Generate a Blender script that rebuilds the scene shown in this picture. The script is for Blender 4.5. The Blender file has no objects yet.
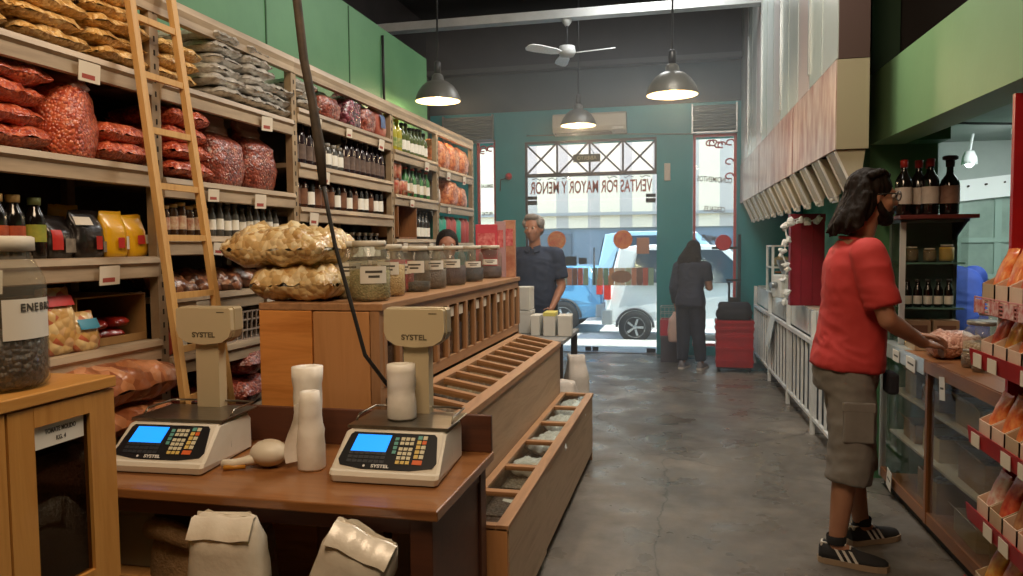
import bpy, bmesh, math, random
from mathutils import Vector, Matrix, noise
PI = math.pi
C = bpy.context.scene.collection
scene = bpy.context.scene
# ------------------------------------------------------------------ camera
F = 760.0
ROLL = -0.010
_x0 = 178.0 * math.cos(ROLL) - 45.0 * math.sin(ROLL)
_y0 = 178.0 * math.sin(ROLL) + 45.0 * math.cos(ROLL)
PHI = math.atan(_y0 / F)
THE = math.atan(_x0 / F * math.cos(PHI))
CAM = Vector((0, 0, 1.5))
_f = Vector((-math.sin(THE) * math.cos(PHI), math.cos(THE) * math.cos(PHI), -math.sin(PHI)))
_r0 = Vector((math.cos(THE), math.sin(THE), 0))
_u0 = _r0.cross(_f)
_r = _r0 * math.cos(ROLL) + _u0 * math.sin(ROLL)
_u = -_r0 * math.sin(ROLL) + _u0 * math.cos(ROLL)
cd = bpy.data.cameras.new('camera')
cd.sensor_width = 36.0
cd.lens = 36.0 * F / 1023.0
cd.clip_start = 0.05
cd.clip_end = 200
cam = bpy.data.objects.new('camera', cd)
C.objects.link(cam)
cam.matrix_world = Matrix(((_r.x, _u.x, -_f.x, CAM.x), (_r.y, _u.y, -_f.y, CAM.y), (_r.z, _u.z, -_f.z, CAM.z), (0, 0, 0, 1)))
scene.camera = cam
# ------------------------------------------------------------------ view, world, lights
scene.view_settings.view_transform = 'Standard'
scene.view_settings.look = 'None'
scene.view_settings.exposure = 0.0
scene.view_settings.gamma = 1.0
scene.view_settings.use_curve_mapping = False
scene.cycles.use_denoising = True
scene.cycles.max_bounces = 8
scene.cycles.transparent_max_bounces = 24
scene.cycles.sample_clamp_indirect = 6.0
scene.cycles.caustics_reflective = False
scene.cycles.caustics_refractive = False
wd = bpy.data.worlds.new('world')
scene.world = wd
wd.use_nodes = True
wn = wd.node_tree.nodes
sky = wn.new('ShaderNodeTexSky')
sky.sky_type = 'NISHITA'
sky.sun_disc = False
sky.sun_elevation = math.radians(62)
sky.sun_rotation = math.radians(200)
wd.node_tree.links.new(sky.outputs[0], wn['Background'].inputs[0])
wn['Background'].inputs[1].default_value = 0.62


def light(name, kind, loc, power, col, size=0.5, aim=None, sy=None):
    d = bpy.data.lights.new(name, kind)
    d.energy = power
    d.color = col
    if kind == 'AREA':
        d.size = size
        if sy:
            d.shape = 'RECTANGLE'
            d.size_y = sy
    elif kind in ('POINT', 'SPOT'):
        d.shadow_soft_size = size
    o = bpy.data.objects.new(name, d)
    C.objects.link(o)
    o.location = loc
    if aim is not None:
        o.rotation_euler = (Vector(aim) - Vector(loc)).to_track_quat('-Z', 'Y').to_euler()
    return o


sun = light('sun', 'SUN', (8, 8, 20), 10.0, (1.0, 0.96, 0.9), aim=(-2.0, 10.2, 0))
sun.data.angle = math.radians(0.6)
WARM = (1.0, 0.73, 0.48)
NEUT = (1.0, 0.86, 0.68)
# area lights added over the aisle, standing in for unseen lamps outside the frame
light('lamp_standin_front', 'AREA', (-0.5, 0.7, 3.8), 78, WARM, 1.2, aim=(-1.7, 3.0, 1.0))
light('lamp_standin_middle', 'AREA', (0.0, 4.2, 4.2), 95, (1.0, 0.91, 0.78), 1.2, aim=(-0.9, 5.0, 0.6))
light('lamp_standin_far', 'AREA', (-0.3, 7.6, 4.3), 55, (0.97, 0.97, 0.95), 1.0, aim=(-0.5, 7.6, 0))
light('service_area_tube', 'AREA', (2.3, 5.6, 2.15), 26, (0.95, 1.0, 0.98), 0.3, aim=(2.2, 6.2, 0.8), sy=1.0)


# ------------------------------------------------------------------ pixel rays -> world points
def ray(px, py):
    return (_f * F + _r * (px - 511.5) + _u * (288.0 - py)).normalized()


def ax(px, py, X):
    d = ray(px, py)
    return CAM + d * ((X - CAM.x) / d.x)


def ay(px, py, Y):
    d = ray(px, py)
    return CAM + d * ((Y - CAM.y) / d.y)


def az(px, py, Z):
    d = ray(px, py)
    return CAM + d * ((Z - CAM.z) / d.z)


def ap(px, py, P0, n):
    d = ray(px, py)
    return CAM + d * ((Vector(P0) - CAM).dot(n) / d.dot(n))


# ------------------------------------------------------------------ materials
def srgb(h):
    if isinstance(h, str):
        h = h.lstrip('#')
        v = [int(h[i:i + 2], 16) / 255.0 for i in (0, 2, 4)]
        return tuple(c / 12.92 if c <= 0.04045 else ((c + 0.055) / 1.055) ** 2.4 for c in v)
    return tuple(h)


_mats = {}


class N:
    def __init__(s, name):
        s.m = bpy.data.materials.new(name)
        s.m.use_nodes = True
        s.t = s.m.node_tree
        s.b = s.t.nodes['Principled BSDF']

    def node(s, typ, **kw):
        n = s.t.nodes.new(typ)
        for k, v in kw.items():
            if k in n.inputs:
                n.inputs[k].default_value = v
            else:
                setattr(n, k, v)
        return n

    def link(s, a, b):
        s.t.links.new(a, b)

    def coords(s, scale=(1, 1, 1), rot=(0, 0, 0)):
        tc = s.node('ShaderNodeTexCoord')
        mp = s.node('ShaderNodeMapping')
        mp.inputs['Scale'].default_value = scale
        mp.inputs['Rotation'].default_value = rot
        s.link(tc.outputs['Object'], mp.inputs[0])
        return mp.outputs[0]

    def ramp(s, fac, stops):
        r = s.node('ShaderNodeValToRGB')
        e = r.color_ramp.elements
        while len(e) < len(stops):
            e.new(0.5)
        for i, (p, c) in enumerate(stops):
            e[i].position = p
            e[i].color = (*srgb(c), 1)
        s.link(fac, r.inputs[0])
        return r.outputs[0]


def mat(name, col, rough=0.6, metal=0.0, spec=0.5, coat=0.0, var=None, vs=6.0, bump=0.0, bs=30.0, emit=None, es=1.0, stretch=(1, 1, 1), sss=0.0):
    """plain principled material; var = second colour mixed by noise"""
    if name in _mats:
        return _mats[name]
    n = N(name)
    b = n.b
    b.inputs['Base Color'].default_value = (*srgb(col), 1)
    b.inputs['Roughness'].default_value = rough
    b.inputs['Metallic'].default_value = metal
    b.inputs['Specular IOR Level'].default_value = spec
    b.inputs['Coat Weight'].default_value = coat
    b.inputs['Coat Roughness'].default_value = 0.15
    if sss:
        b.inputs['Subsurface Weight'].default_value = sss
        b.inputs['Subsurface Radius'].default_value = (0.02, 0.008, 0.004)
    if emit is not None:
        b.inputs['Emission Color'].default_value = (*srgb(emit), 1)
        b.inputs['Emission Strength'].default_value = es
    co = None
    if var is not None:
        co = n.coords(stretch)
        t = n.node('ShaderNodeTexNoise', Scale=vs, Detail=5.0, Roughness=0.6)
        n.link(co, t.inputs['Vector'])
        n.link(n.ramp(t.outputs[0], [(0.35, col), (0.65, var)]), b.inputs['Base Color'])
    if bump:
        co = co or n.coords(stretch)
        t = n.node('ShaderNodeTexNoise', Scale=bs, Detail=4.0)
        n.link(co, t.inputs['Vector'])
        bp = n.node('ShaderNodeBump', Strength=bump, Distance=0.01)
        n.link(t.outputs[0], bp.inputs['Height'])
        n.link(bp.outputs[0], b.inputs['Normal'])
    _mats[name] = n.m
    return n.m


def wood(name, c1, c2, axis='Y', scale=1.0, rough=0.45, coat=0.0):
    if name in _mats:
        return _mats[name]
    n = N(name)
    st = {'X': (1.2, 14, 14), 'Y': (14, 1.2, 14), 'Z': (14, 14, 1.2)}[axis]
    co = n.coords(tuple(v * scale for v in st))
    t = n.node('ShaderNodeTexNoise', Scale=1.6, Detail=6.0, Roughness=0.65, Distortion=0.6)
    n.link(co, t.inputs['Vector'])
    n.link(n.ramp(t.outputs[0], [(0.25, c1), (0.5, c2), (0.72, c1)]), n.b.inputs['Base Color'])
    n.b.inputs['Roughness'].default_value = rough
    n.b.inputs['Coat Weight'].default_value = coat
    bp = n.node('ShaderNodeBump', Strength=0.12, Distance=0.004)
    n.link(t.outputs[0], bp.inputs['Height'])
    n.link(bp.outputs[0], n.b.inputs['Normal'])
    _mats[name] = n.m
    return n.m


def pieces(name, c1, c2, c3=None, scale=40.0, rough=0.3, coat=0.6, bump=0.6, wrinkle=0.25):
    """small goods seen through the clear film of their bag"""
    if name in _mats:
        return _mats[name]
    n = N(name)
    co = n.coords()
    v = n.node('ShaderNodeTexVoronoi', Scale=scale, Randomness=1.0)
    n.link(co, v.inputs['Vector'])
    sep = n.node('ShaderNodeSeparateColor')
    n.link(v.outputs['Color'], sep.inputs[0])
    st = [(0.1, c1), (0.6, c2)] + ([(0.95, c3)] if c3 else [])
    col = n.ramp(sep.outputs[0], st)
    n.link(col, n.b.inputs['Base Color'])
    n.b.inputs['Roughness'].default_value = rough
    n.b.inputs['Coat Weight'].default_value = coat
    n.b.inputs['Coat Roughness'].default_value = 0.18
    b1 = n.node('ShaderNodeBump', Strength=bump, Distance=0.012)
    b1.invert = True
    n.link(v.outputs['Distance'], b1.inputs['Height'])
    t = n.node('ShaderNodeTexNoise', Scale=18.0, Detail=3.0, Distortion=1.5)
    n.link(co, t.inputs['Vector'])
    b2 = n.node('ShaderNodeBump', Strength=wrinkle, Distance=0.02)
    n.link(t.outputs[0], b2.inputs['Height'])
    n.link(b1.outputs[0], n.b.inputs['Normal'])
    n.link(b2.outputs[0], n.b.inputs['Coat Normal'])
    _mats[name] = n.m
    return n.m


def glass(name, tint='#ffffff', ior=1.45, rough=0.02, haze=0.0, hazecol='#ffffff'):
    if name in _mats:
        return _mats[name]
    n = N(name)
    n.t.nodes.remove(n.b)
    out = n.t.nodes['Material Output']
    tr = n.node('ShaderNodeBsdfTransparent')
    tr.inputs[0].default_value = (*srgb(tint), 1)
    gl = n.node('ShaderNodeBsdfGlossy', Roughness=rough)
    lw = n.node('ShaderNodeLayerWeight')
    lw.inputs['Blend'].default_value = 0.5
    pw = n.node('ShaderNodeMath', operation='POWER')
    pw.inputs[1].default_value = 5.0
    n.link(lw.outputs['Facing'], pw.inputs[0])
    sc = n.node('ShaderNodeMath', operation='MULTIPLY_ADD')
    f0 = ((ior - 1) / (ior + 1)) ** 2
    sc.inputs[1].default_value = 0.5
    sc.inputs[2].default_value = f0
    n.link(pw.outputs[0], sc.inputs[0])
    mx = n.node('ShaderNodeMixShader')
    n.link(sc.outputs[0], mx.inputs[0])
    n.link(tr.outputs[0], mx.inputs[1])
    n.link(gl.outputs[0], mx.inputs[2])
    last = mx.outputs[0]
    if haze:
        df = n.node('ShaderNodeBsdfDiffuse')
        df.inputs[0].default_value = (*srgb(hazecol), 1)
        m2 = n.node('ShaderNodeMixShader')
        m2.inputs[0].default_value = haze
        n.link(last, m2.inputs[1])
        n.link(df.outputs[0], m2.inputs[2])
        last = m2.outputs[0]
    n.link(last, out.inputs[0])
    _mats[name] = n.m
    return n.m


# ------------------------------------------------------------------ mesh building
class MB:
    def __init__(s):
        s.bm = bmesh.new()
        s.mats = []
        s.mi = 0

    def use(s, m):
        if m not in s.mats:
            s.mats.append(m)
        s.mi = s.mats.index(m)
        return s

    def _fin(s, faces, smooth=False):
        for f in faces:
            f.material_index = s.mi
            f.smooth = smooth

    def poly(s, pts, faces, smooth=False):
        vs = [s.bm.verts.new(p) for p in pts]
        out = []
        for f in faces:
            try:
                out.append(s.bm.faces.new([vs[i] for i in f]))
            except ValueError:
                pass
        s._fin(out, smooth)
        return s

    def box(s, a, b, bev=0.0, M=None):
        a, b = Vector(a), Vector(b)
        lo = Vector((min(a.x, b.x), min(a.y, b.y), min(a.z, b.z)))
        hi = Vector((max(a.x, b.x), max(a.y, b.y), max(a.z, b.z)))
        pts = [Vector((x, y, z)) for z in (lo.z, hi.z) for y in (lo.y, hi.y) for x in (lo.x, hi.x)]
        vs = [s.bm.verts.new(M @ p if M else p) for p in pts]
        idx = ((0, 2, 3, 1), (4, 5, 7, 6), (0, 1, 5, 4), (2, 6, 7, 3), (0, 4, 6, 2), (1, 3, 7, 5))
        fs = [s.bm.faces.new([vs[i] for i in f]) for f in idx]
        s._fin(fs)
        if bev > 0:
            es = list({e for f in fs for e in f.edges})
            r = bmesh.ops.bevel(s.bm, geom=es, offset=bev, segments=2, affect='EDGES', profile=0.5)
            s._fin(r['faces'], False)
        return s

    def bar(s, p, q, w, h=None, up=(0, 0, 1)):
        """rectangular bar between two points"""
        p, q = Vector(p), Vector(q)
        h = h or w
        d = (q - p).normalized()
        u = Vector(up)
        if abs(d.dot(u)) > 0.98:
            u = Vector((1, 0, 0))
        x = d.cross(u).normalized()
        z = x.cross(d).normalized()
        pts = []
        for e in (p, q):
            for i, j in ((-1, -1), (1, -1), (1, 1), (-1, 1)):
                pts.append(e + x * (i * w / 2) + z * (j * h / 2))
        return s.poly(pts, [(3, 2, 1, 0), (4, 5, 6, 7), (0, 1, 5, 4), (1, 2, 6, 5), (2, 3, 7, 6), (3, 0, 4, 7)])

    def prism(s, pts, d, smooth=False):
        """extrude the planar polygon pts by the vector d"""
        pts = [Vector(p) for p in pts]
        d = Vector(d)
        n = len(pts)
        al = pts + [p + d for p in pts]
        f = [tuple(range(n))[::-1], tuple(range(n, 2 * n))] + [(i, (i + 1) % n, n + (i + 1) % n, n + i) for i in range(n)]
        s.poly(al, f, smooth)
        return s

    def rings(s, rings, cap0=True, cap1=True, smooth=True, closed=True):
        """loft through equal-length rings of points"""
        n = len(rings[0])
        vs = [[s.bm.verts.new(p) for p in r] for r in rings]
        fs = []
        for a, b in zip(vs, vs[1:]):
            for i in range(n if closed else n - 1):
                j = (i + 1) % n
                try:
                    fs.append(s.bm.faces.new((a[i], a[j], b[j], b[i])))
                except ValueError:
                    pass
        s._fin(fs, smooth)
        cs = []
        if cap0 and closed:
            cs.append(s.bm.faces.new(vs[0][::-1]))
        if cap1 and closed:
            cs.append(s.bm.faces.new(vs[-1]))
        s._fin(cs, False)
        return s

    def lathe(s, prof, c=(0, 0, 0), seg=20, axis='Z', cap0=True, cap1=True, M=None, smooth=True):
        c = Vector(c)
        rs = []
        for r, z in prof:
            ring = []
            for i in range(seg):
                a = 2 * PI * i / seg
                x, y = r * math.cos(a), r * math.sin(a)
                p = Vector((x, y, z)) if axis == 'Z' else Vector((z, x, y)) if axis == 'X' else Vector((y, z, x))
                p = (M @ p if M else p) + c
                ring.append(p)
            rs.append(ring)
        return s.rings(rs, cap0, cap1, smooth)

    def cyl(s, p, q, r, r2=None, seg=12, smooth=True, cap=True):
        p, q = Vector(p), Vector(q)
        r2 = r if r2 is None else r2
        R = (q - p).to_track_quat('Z', 'Y').to_matrix()
        ring = lambda c, rr: [c + R @ Vector((rr * math.cos(2 * PI * i / seg), rr * math.sin(2 * PI * i / seg), 0)) for i in range(seg)]
        return s.rings([ring(p, r), ring(q, r2)], cap, cap, smooth)

    def tube(s, pts, r, seg=8, cap=True):
        pts = [Vector(p) for p in pts]
        rs = r if isinstance(r, (list, tuple)) else [r] * len(pts)
        rings = []
        up = None
        for i, p in enumerate(pts):
            d = (pts[min(i + 1, len(pts) - 1)] - pts[max(i - 1, 0)]).normalized()
            if up is None:
                up = d.orthogonal().normalized()
            up = (up - d * up.dot(d)).normalized()
            w = d.cross(up)
            rings.append([p + (up * math.cos(2 * PI * k / seg) + w * math.sin(2 * PI * k / seg)) * rs[i] for k in range(seg)])
        return s.rings(rings, cap, cap, True)

    def ell(s, c, r, R=None, u=16, v=10):
        c = Vector(c)
        r = (r, r, r) if not isinstance(r, (tuple, list)) else r
        rings = []
        for j in range(1, v):
            t = PI * j / v
            ring = []
            for i in range(u):
                a = 2 * PI * i / u
                p = Vector((r[0] * math.sin(t) * math.cos(a), r[1] * math.sin(t) * math.sin(a), -r[2] * math.cos(t)))
                ring.append(c + (R @ p if R else p))
            rings.append(ring)
        return s.rings(rings)

    def build(s, name, m=None, parent=None, merge=False):
        if merge:
            bmesh.ops.remove_doubles(s.bm, verts=s.bm.verts, dist=1e-5)
        bmesh.ops.recalc_face_normals(s.bm, faces=s.bm.faces)
        me = bpy.data.meshes.new(name)
        s.bm.to_mesh(me)
        s.bm.free()
        for x in ([m] if m else s.mats):
            me.materials.append(x)
        o = bpy.data.objects.new(name, me)
        C.objects.link(o)
        if parent is not None:
            o.parent = parent
            o.matrix_parent_inverse = parent.matrix_basis.inverted() if False else Matrix()
        return o


def tag(o, label, cat, group=None):
    o['label'] = label
    o['category'] = cat
    if group:
        o['group'] = group
    return o


def struct(o):
    o['kind'] = 'structure'
    return o


def stuff(o):
    o['kind'] = 'stuff'
    return o


def thing(name, label, cat, loc=(0, 0, 0), rz=0.0, group=None):
    o = bpy.data.objects.new(name, None)
    o.empty_display_size = 0.1
    C.objects.link(o)
    o.location = loc
    o.rotation_euler = (0, 0, rz)
    return tag(o, label, cat, group)


def copy_thing(src, label=None, loc=None, rot=None, scale=None, group=None):
    """a copy of a thing with copies of its parts and their parts"""
    def rec(o, parent):
        c = o.copy()
        C.objects.link(c)
        if parent is not None:
            c.parent = parent
        for ch in list(o.children):
            rec(ch, c)
        return c
    c = rec(src, None)
    if label:
        c['label'] = label
    if loc is not None:
        c.location = loc
    if rot is not None:
        c.rotation_euler = rot
    if scale is not None:
        c.scale = scale if isinstance(scale, (tuple, list)) else (scale,) * 3
    if group:
        c['group'] = group
    return c


class Proto:
    """first use moves the thing itself, later uses are copies"""
    def __init__(s, o):
        s.o = o
        s.used = False

    def put(s, label, loc, rot=(0, 0, 0), scale=None, group=None):
        if not s.used:
            s.used = True
            o = s.o
            o['label'] = label
            o.location = loc
            o.rotation_euler = rot
            if scale is not None:
                o.scale = scale if isinstance(scale, (tuple, list)) else (scale,) * 3
            if group:
                o['group'] = group
            return o
        return copy_thing(s.o, label, loc, rot, scale, group)


def text(name, s, size, m, parent=None, M=None, depth=0.001, align='CENTER', bold=0.0, sx=1.0):
    cu = bpy.data.curves.new(name, 'FONT')
    cu.body = s
    cu.size = size
    cu.align_x = align
    cu.align_y = 'CENTER'
    cu.extrude = depth
    cu.offset = bold
    t = bpy.data.objects.new(name + '_source', cu)
    C.objects.link(t)
    dg = bpy.context.evaluated_depsgraph_get()
    me = bpy.data.meshes.new_from_object(t.evaluated_get(dg))
    bpy.data.objects.remove(t)
    bpy.data.curves.remove(cu)
    me.transform((M or Matrix()) @ Matrix.Diagonal((sx, 1, 1, 1)))
    me.materials.clear()
    me.materials.append(m)
    o = bpy.data.objects.new(name, me)
    C.objects.link(o)
    if parent is not None:
        o.parent = parent
    return o


def frame_matrix(o, x, y):
    """matrix with origin o, x axis along x, y axis along y (z = x cross y)"""
    x = Vector(x).normalized()
    z = x.cross(Vector(y)).normalized()
    y = z.cross(x)
    o = Vector(o)
    return Matrix(((x.x, y.x, z.x, o.x), (x.y, y.y, z.y, o.y), (x.z, y.z, z.z, o.z), (0, 0, 0, 1)))


def rnd(seed):
    return random.Random(seed)


def pillow_mb(w, l, h, seed=0, n=14, wr=0.12, p=4.2, flat=0.55, seal=0.0):
    """a filled bag lying flat, centred in x,y, bottom at z=0"""
    mb = MB()
    off = Vector((seed * 7.3, seed * 3.1, seed * 1.7))
    def pt(u, v, sgn):
        k = max(0.0, (1 - abs(u) ** p)) ** 0.5 * max(0.0, (1 - abs(v) ** p)) ** 0.5
        edge = 1.0 - 0.06 * (abs(u) ** 4) * (abs(v) ** 4)
        q = Vector((u * 3, v * 3, sgn * 2.0)) + off
        wob = noise.noise(q) * wr
        wob2 = noise.noise(q * 2.7) * wr * 0.6
        hh = h * (flat if sgn > 0 else 1 - flat)
        z = h * (1 - flat) + sgn * hh * k * (1 + wob + wob2) + (wob2 * h * 0.5) * (1 - k)
        ox = noise.noise(Vector((v * 2.2, 5, 1)) + off) * 0.05 * w
        oy = noise.noise(Vector((u * 2.2, 9, 4)) + off) * 0.05 * l
        return Vector((u * w / 2 * edge + ox, v * l / 2 * edge + oy, max(z, 0.0)))
    for sgn in (1, -1):
        pts = []
        for i in range(n + 1):
            for j in range(n + 1):
                u = math.sin(PI / 2 * (2 * i / n - 1)) * 0.6 + (2 * i / n - 1) * 0.4
                v = math.sin(PI / 2 * (2 * j / n - 1)) * 0.6 + (2 * j / n - 1) * 0.4
                pts.append(pt(u, v, sgn))
        fs = [(i * (n + 1) + j, (i + 1) * (n + 1) + j, (i + 1) * (n + 1) + j + 1, i * (n + 1) + j + 1) for i in range(n) for j in range(n)]
        mb.poly(pts, fs, True)
    bmesh.ops.remove_doubles(mb.bm, verts=mb.bm.verts, dist=1e-4)
    return mb


def sack_mb(w, d, h, seed=0, top=0.75, topd=0.12, seg=28, lv=14, wr=0.05, fill=0.7, cap=True):
    """an upright bag: rounded-rectangle base, flattening towards its closed top; base at z=0"""
    mb = MB()
    off = Vector((seed * 5.3, seed * 2.1, seed * 4.7))
    rings = []
    for k in range(lv + 1):
        t = k / lv
        z = h * t
        if t <= fill:
            q = t / fill
            sw = w / 2 * (0.88 + 0.14 * math.sin(PI * min(1, q * 0.9 + 0.08)))
            sd = d / 2 * (0.86 + 0.16 * math.sin(PI * min(1, q * 0.8 + 0.1)))
        else:
            q = (t - fill) / (1 - fill)
            q2 = q * q * (3 - 2 * q)
            sw = w / 2 * (0.92 + (top - 0.92) * q2)
            sd = d / 2 * (0.95 + (topd - 0.95) * q2)
        ring = []
        for i in range(seg):
            a = 2 * PI * i / seg
            ca, sa = math.cos(a), math.sin(a)
            e = 0.55
            x = math.copysign(abs(ca) ** e, ca) * sw
            y = math.copysign(abs(sa) ** e, sa) * sd
            nn = noise.noise(Vector((ca * 1.8, sa * 1.8, t * 4)) + off) + 0.6 * noise.noise(Vector((ca * 4, sa * 4, t * 9)) + off)
            f = 1 + nn * wr * (0.6 + t)
            ring.append(Vector((x * f, y * f, z * (1 + (0.04 * noise.noise(Vector((ca * 2, sa * 2, 7)) + off) if k == lv else 0)))))
        rings.append(ring)
    # round the bottom
    r0 = [Vector((p.x * 0.9, p.y * 0.9, 0)) for p in rings[0]]
    for p in rings[0]:
        p.z += h * 0.03
    mb.rings([r0] + rings, True, cap, True)
    return mb


def wrinkle(o, amp, sc=(9, 9, 14), seed=0.0):
    """folds: push the vertices of a finished surface along their normals"""
    off = Vector((seed, seed * 2.1, seed * 0.7))
    for v in o.data.vertices:
        q = Vector((v.co.x * sc[0], v.co.y * sc[1], v.co.z * sc[2])) + off
        w = Vector((noise.noise(q * 0.5), noise.noise(q * 0.5 + Vector((5, 0, 0))), noise.noise(q * 0.5 + Vector((0, 5, 0))))) * 1.2
        k = 1.0 - 2.2 * abs(noise.noise(q + w))
        v.co += v.normal * (amp * k)
    o.data.update()
    return o


def remesh_object(mb, name, m, voxel, smooth_it=3, parent=None):
    """fuse the overlapping closed pieces of mb into one continuous surface"""
    o = mb.build(name, m)
    md = o.modifiers.new('r', 'REMESH')
    md.mode = 'VOXEL'
    md.voxel_size = voxel
    md.use_smooth_shade = True
    ms = o.modifiers.new('s', 'SMOOTH')
    ms.factor = 0.5
    ms.iterations = smooth_it
    dg = bpy.context.evaluated_depsgraph_get()
    me = bpy.data.meshes.new_from_object(o.evaluated_get(dg))
    old = o.data
    o.modifiers.clear()
    o.data = me
    bpy.data.meshes.remove(old)
    me.name = name
    if not me.materials:
        me.materials.append(m)
    if parent is not None:
        o.parent = parent
    return o


# ================================================================== the setting
def concrete_floor():
    n = N('worn_concrete')
    co = n.coords()
    t1 = n.node('ShaderNodeTexNoise', Scale=0.9, Detail=8.0, Roughness=0.62, Distortion=0.4)
    t2 = n.node('ShaderNodeTexNoise', Scale=7.0, Detail=8.0, Roughness=0.7)
    t3 = n.node('ShaderNodeTexVoronoi', Scale=0.55, feature='DISTANCE_TO_EDGE')
    t4 = n.node('ShaderNodeTexNoise', Scale=3.0, Detail=5.0)
    for t in (t1, t2, t4):
        n.link(co, t.inputs['Vector'])
    warp = n.node('ShaderNodeMixRGB')
    warp.blend_type = 'ADD'
    warp.inputs[0].default_value = 0.25
    n.link(co, warp.inputs[1])
    n.link(t4.outputs['Color'], warp.inputs[2])
    n.link(warp.outputs[0], t3.inputs['Vector'])
    c1 = n.ramp(t1.outputs[0], [(0.30, '#36322f'), (0.45, '#57524c'), (0.56, '#6b655d'), (0.68, '#989188')])
    c2 = n.ramp(t2.outputs[0], [(0.3, '#4a4643'), (0.7, '#8a847b')])
    mx = n.node('ShaderNodeMixRGB')
    mx.inputs[0].default_value = 0.35
    n.link(c1, mx.inputs[1])
    n.link(c2, mx.inputs[2])
    crack = n.ramp(t3.outputs['Distance'], [(0.0, '#6a6664'), (0.004, '#ffffff')])
    m2 = n.node('ShaderNodeMixRGB')
    m2.blend_type = 'MULTIPLY'
    m2.inputs[0].default_value = 0.8
    n.link(mx.outputs[0], m2.inputs[1])
    n.link(crack, m2.inputs[2])
    n.link(m2.outputs[0], n.b.inputs['Base Color'])
    rr = n.node('ShaderNodeMapRange')
    rr.inputs[1].default_value = 0.35
    rr.inputs[2].default_value = 0.65
    rr.inputs[3].default_value = 0.20
    rr.inputs[4].default_value = 0.55
    n.link(t4.outputs[0], rr.inputs[0])
    n.link(rr.outputs[0], n.b.inputs['Roughness'])
    bp = n.node('ShaderNodeBump', Strength=0.25, Distance=0.01)
    n.link(t2.outputs[0], bp.inputs['Height'])
    n.link(bp.outputs[0], n.b.inputs['Normal'])
    return n.m


def corrugated(name, c1, c2, axis=0, scale=20.0, rough=0.5, metal=0.0):
    n = N(name)
    co = n.coords()
    w = n.node('ShaderNodeTexWave', Scale=scale)
    w.bands_direction = 'XYZ'[axis]
    n.link(co, w.inputs['Vector'])
    n.link(n.ramp(w.outputs[0], [(0.2, c1), (0.7, c2)]), n.b.inputs['Base Color'])
    n.b.inputs['Roughness'].default_value = rough
    n.b.inputs['Metallic'].default_value = metal
    bp = n.node('ShaderNodeBump', Strength=0.8, Distance=0.02)
    n.link(w.outputs[0], bp.inputs['Height'])
    n.link(bp.outputs[0], n.b.inputs['Normal'])
    return n.m


TEAL = mat('teal_paint', '#1c8c96', 0.5, var='#2796a0', vs=2.5, bump=0.05)
GREEN = mat('green_paint', '#4e7f57', 0.5, var='#57885e', vs=2.0, bump=0.05)
BEAMGREEN = mat('light_green_paint', '#7fa577', 0.5, var='#789d70', vs=1.5, bump=0.05)
DARKGREEN = mat('dark_green_paint', '#3f7a50', 0.55, var='#376d47', vs=3.0)
DARKW = mat('dark_upper_plaster', '#3b3638', 0.8, var='#322e30', vs=2.0)
BLUEDARK = mat('dark_blue_grey_plaster', '#3c4a52', 0.75, var='#33434a', vs=2.0)
CEIL = mat('dark_ceiling', '#2b2929', 0.9)
GREYW = mat('pale_grey_paint', '#a9b3ad', 0.6, var='#9da8a2', vs=3.0)
FWY = 10.4      # storefront plane

fl = MB()
fl.box((-3.7, -2.2, -0.1), (3.1, 10.55, 0.0))
struct(fl.build('floor', concrete_floor()))
MB_ = MB().box((-3.7, -2.2, 4.6), (3.1, 10.55, 4.7))
struct(MB_.build('ceiling', CEIL))
struct(MB().box((-3.7, -2.2, 0), (-3.6, 10.5, 4.6)).build('wall_left', DARKW))
struct(MB().box((3.0, -2.2, 0), (3.1, 10.5, 4.6)).build('wall_right', mat('grey_green_wall', '#7d8f86', 0.7, var='#8a9a91', vs=2.0)))
struct(MB().box((-3.7, -2.2, 0), (3.1, -2.1, 4.6)).build('wall_rear', mat('rear_wall', '#8c7a62', 0.8)))
# green wall carrying the shelves
gm = MB()
gm.use(GREEN).box((-2.68, -2.1, 0), (-2.58, 7.36, 3.37))
struct(gm.build('wall_shelf_side', GREEN))
gt = MB()
for y in (3.05, 4.35, 5.55):
    gt.box((-2.58, y, 2.5), (-2.574, y + 0.012, 3.36))
struct(gt.build('trim_1', mat('panel_joint', '#35583d', 0.7)))
# conduit on the green wall
tag(MB().tube([(-2.565, 6.2, 3.3), (-2.56, 6.19, 3.0), (-2.563, 6.21, 2.56)], 0.012).build('conduit', mat('black_rubber', '#1b1a1a', 0.6)),
    'thin black cable running down the green wall above the shelves', 'cable')

# storefront wall
wf = MB()
Y0, Y1 = FWY, FWY + 0.14
Z3 = 3.34
for a, b, z0, z1 in ((-3.6, -2.93, 0, 2.98), (-2.93, -2.65, 0, 0.85), (-2.65, -2.235, 0, 2.98), (-3.6, -2.235, 2.98, Z3), (-2.235, -0.43, 2.92, Z3), (-0.43, 0.04, 0, Z3),
                     (0.04, 0.6, 0, 0.12), (0.04, 0.6, 2.93, Z3), (0.6, 3.0, 0, Z3)):
    wf.box((a, Y0, z0), (b, Y1, z1))
struct(wf.build('wall_front', TEAL))
uw = MB()
uw.use(BLUEDARK).box((-3.6, Y0 - 0.02, Z3), (3.0, Y1, 3.9))
uw.use(DARKW).box((-3.6, Y0 - 0.14, 3.9), (3.0, Y1, 4.6))
struct(uw.build('wall_front_upper'))
struct(MB().box((-3.6, Y0 - 0.17, 3.86), (3.0, Y0 - 0.02, 3.93)).build('trim_2', mat('dark_steel', '#4b4a4c', 0.6)))

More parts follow.
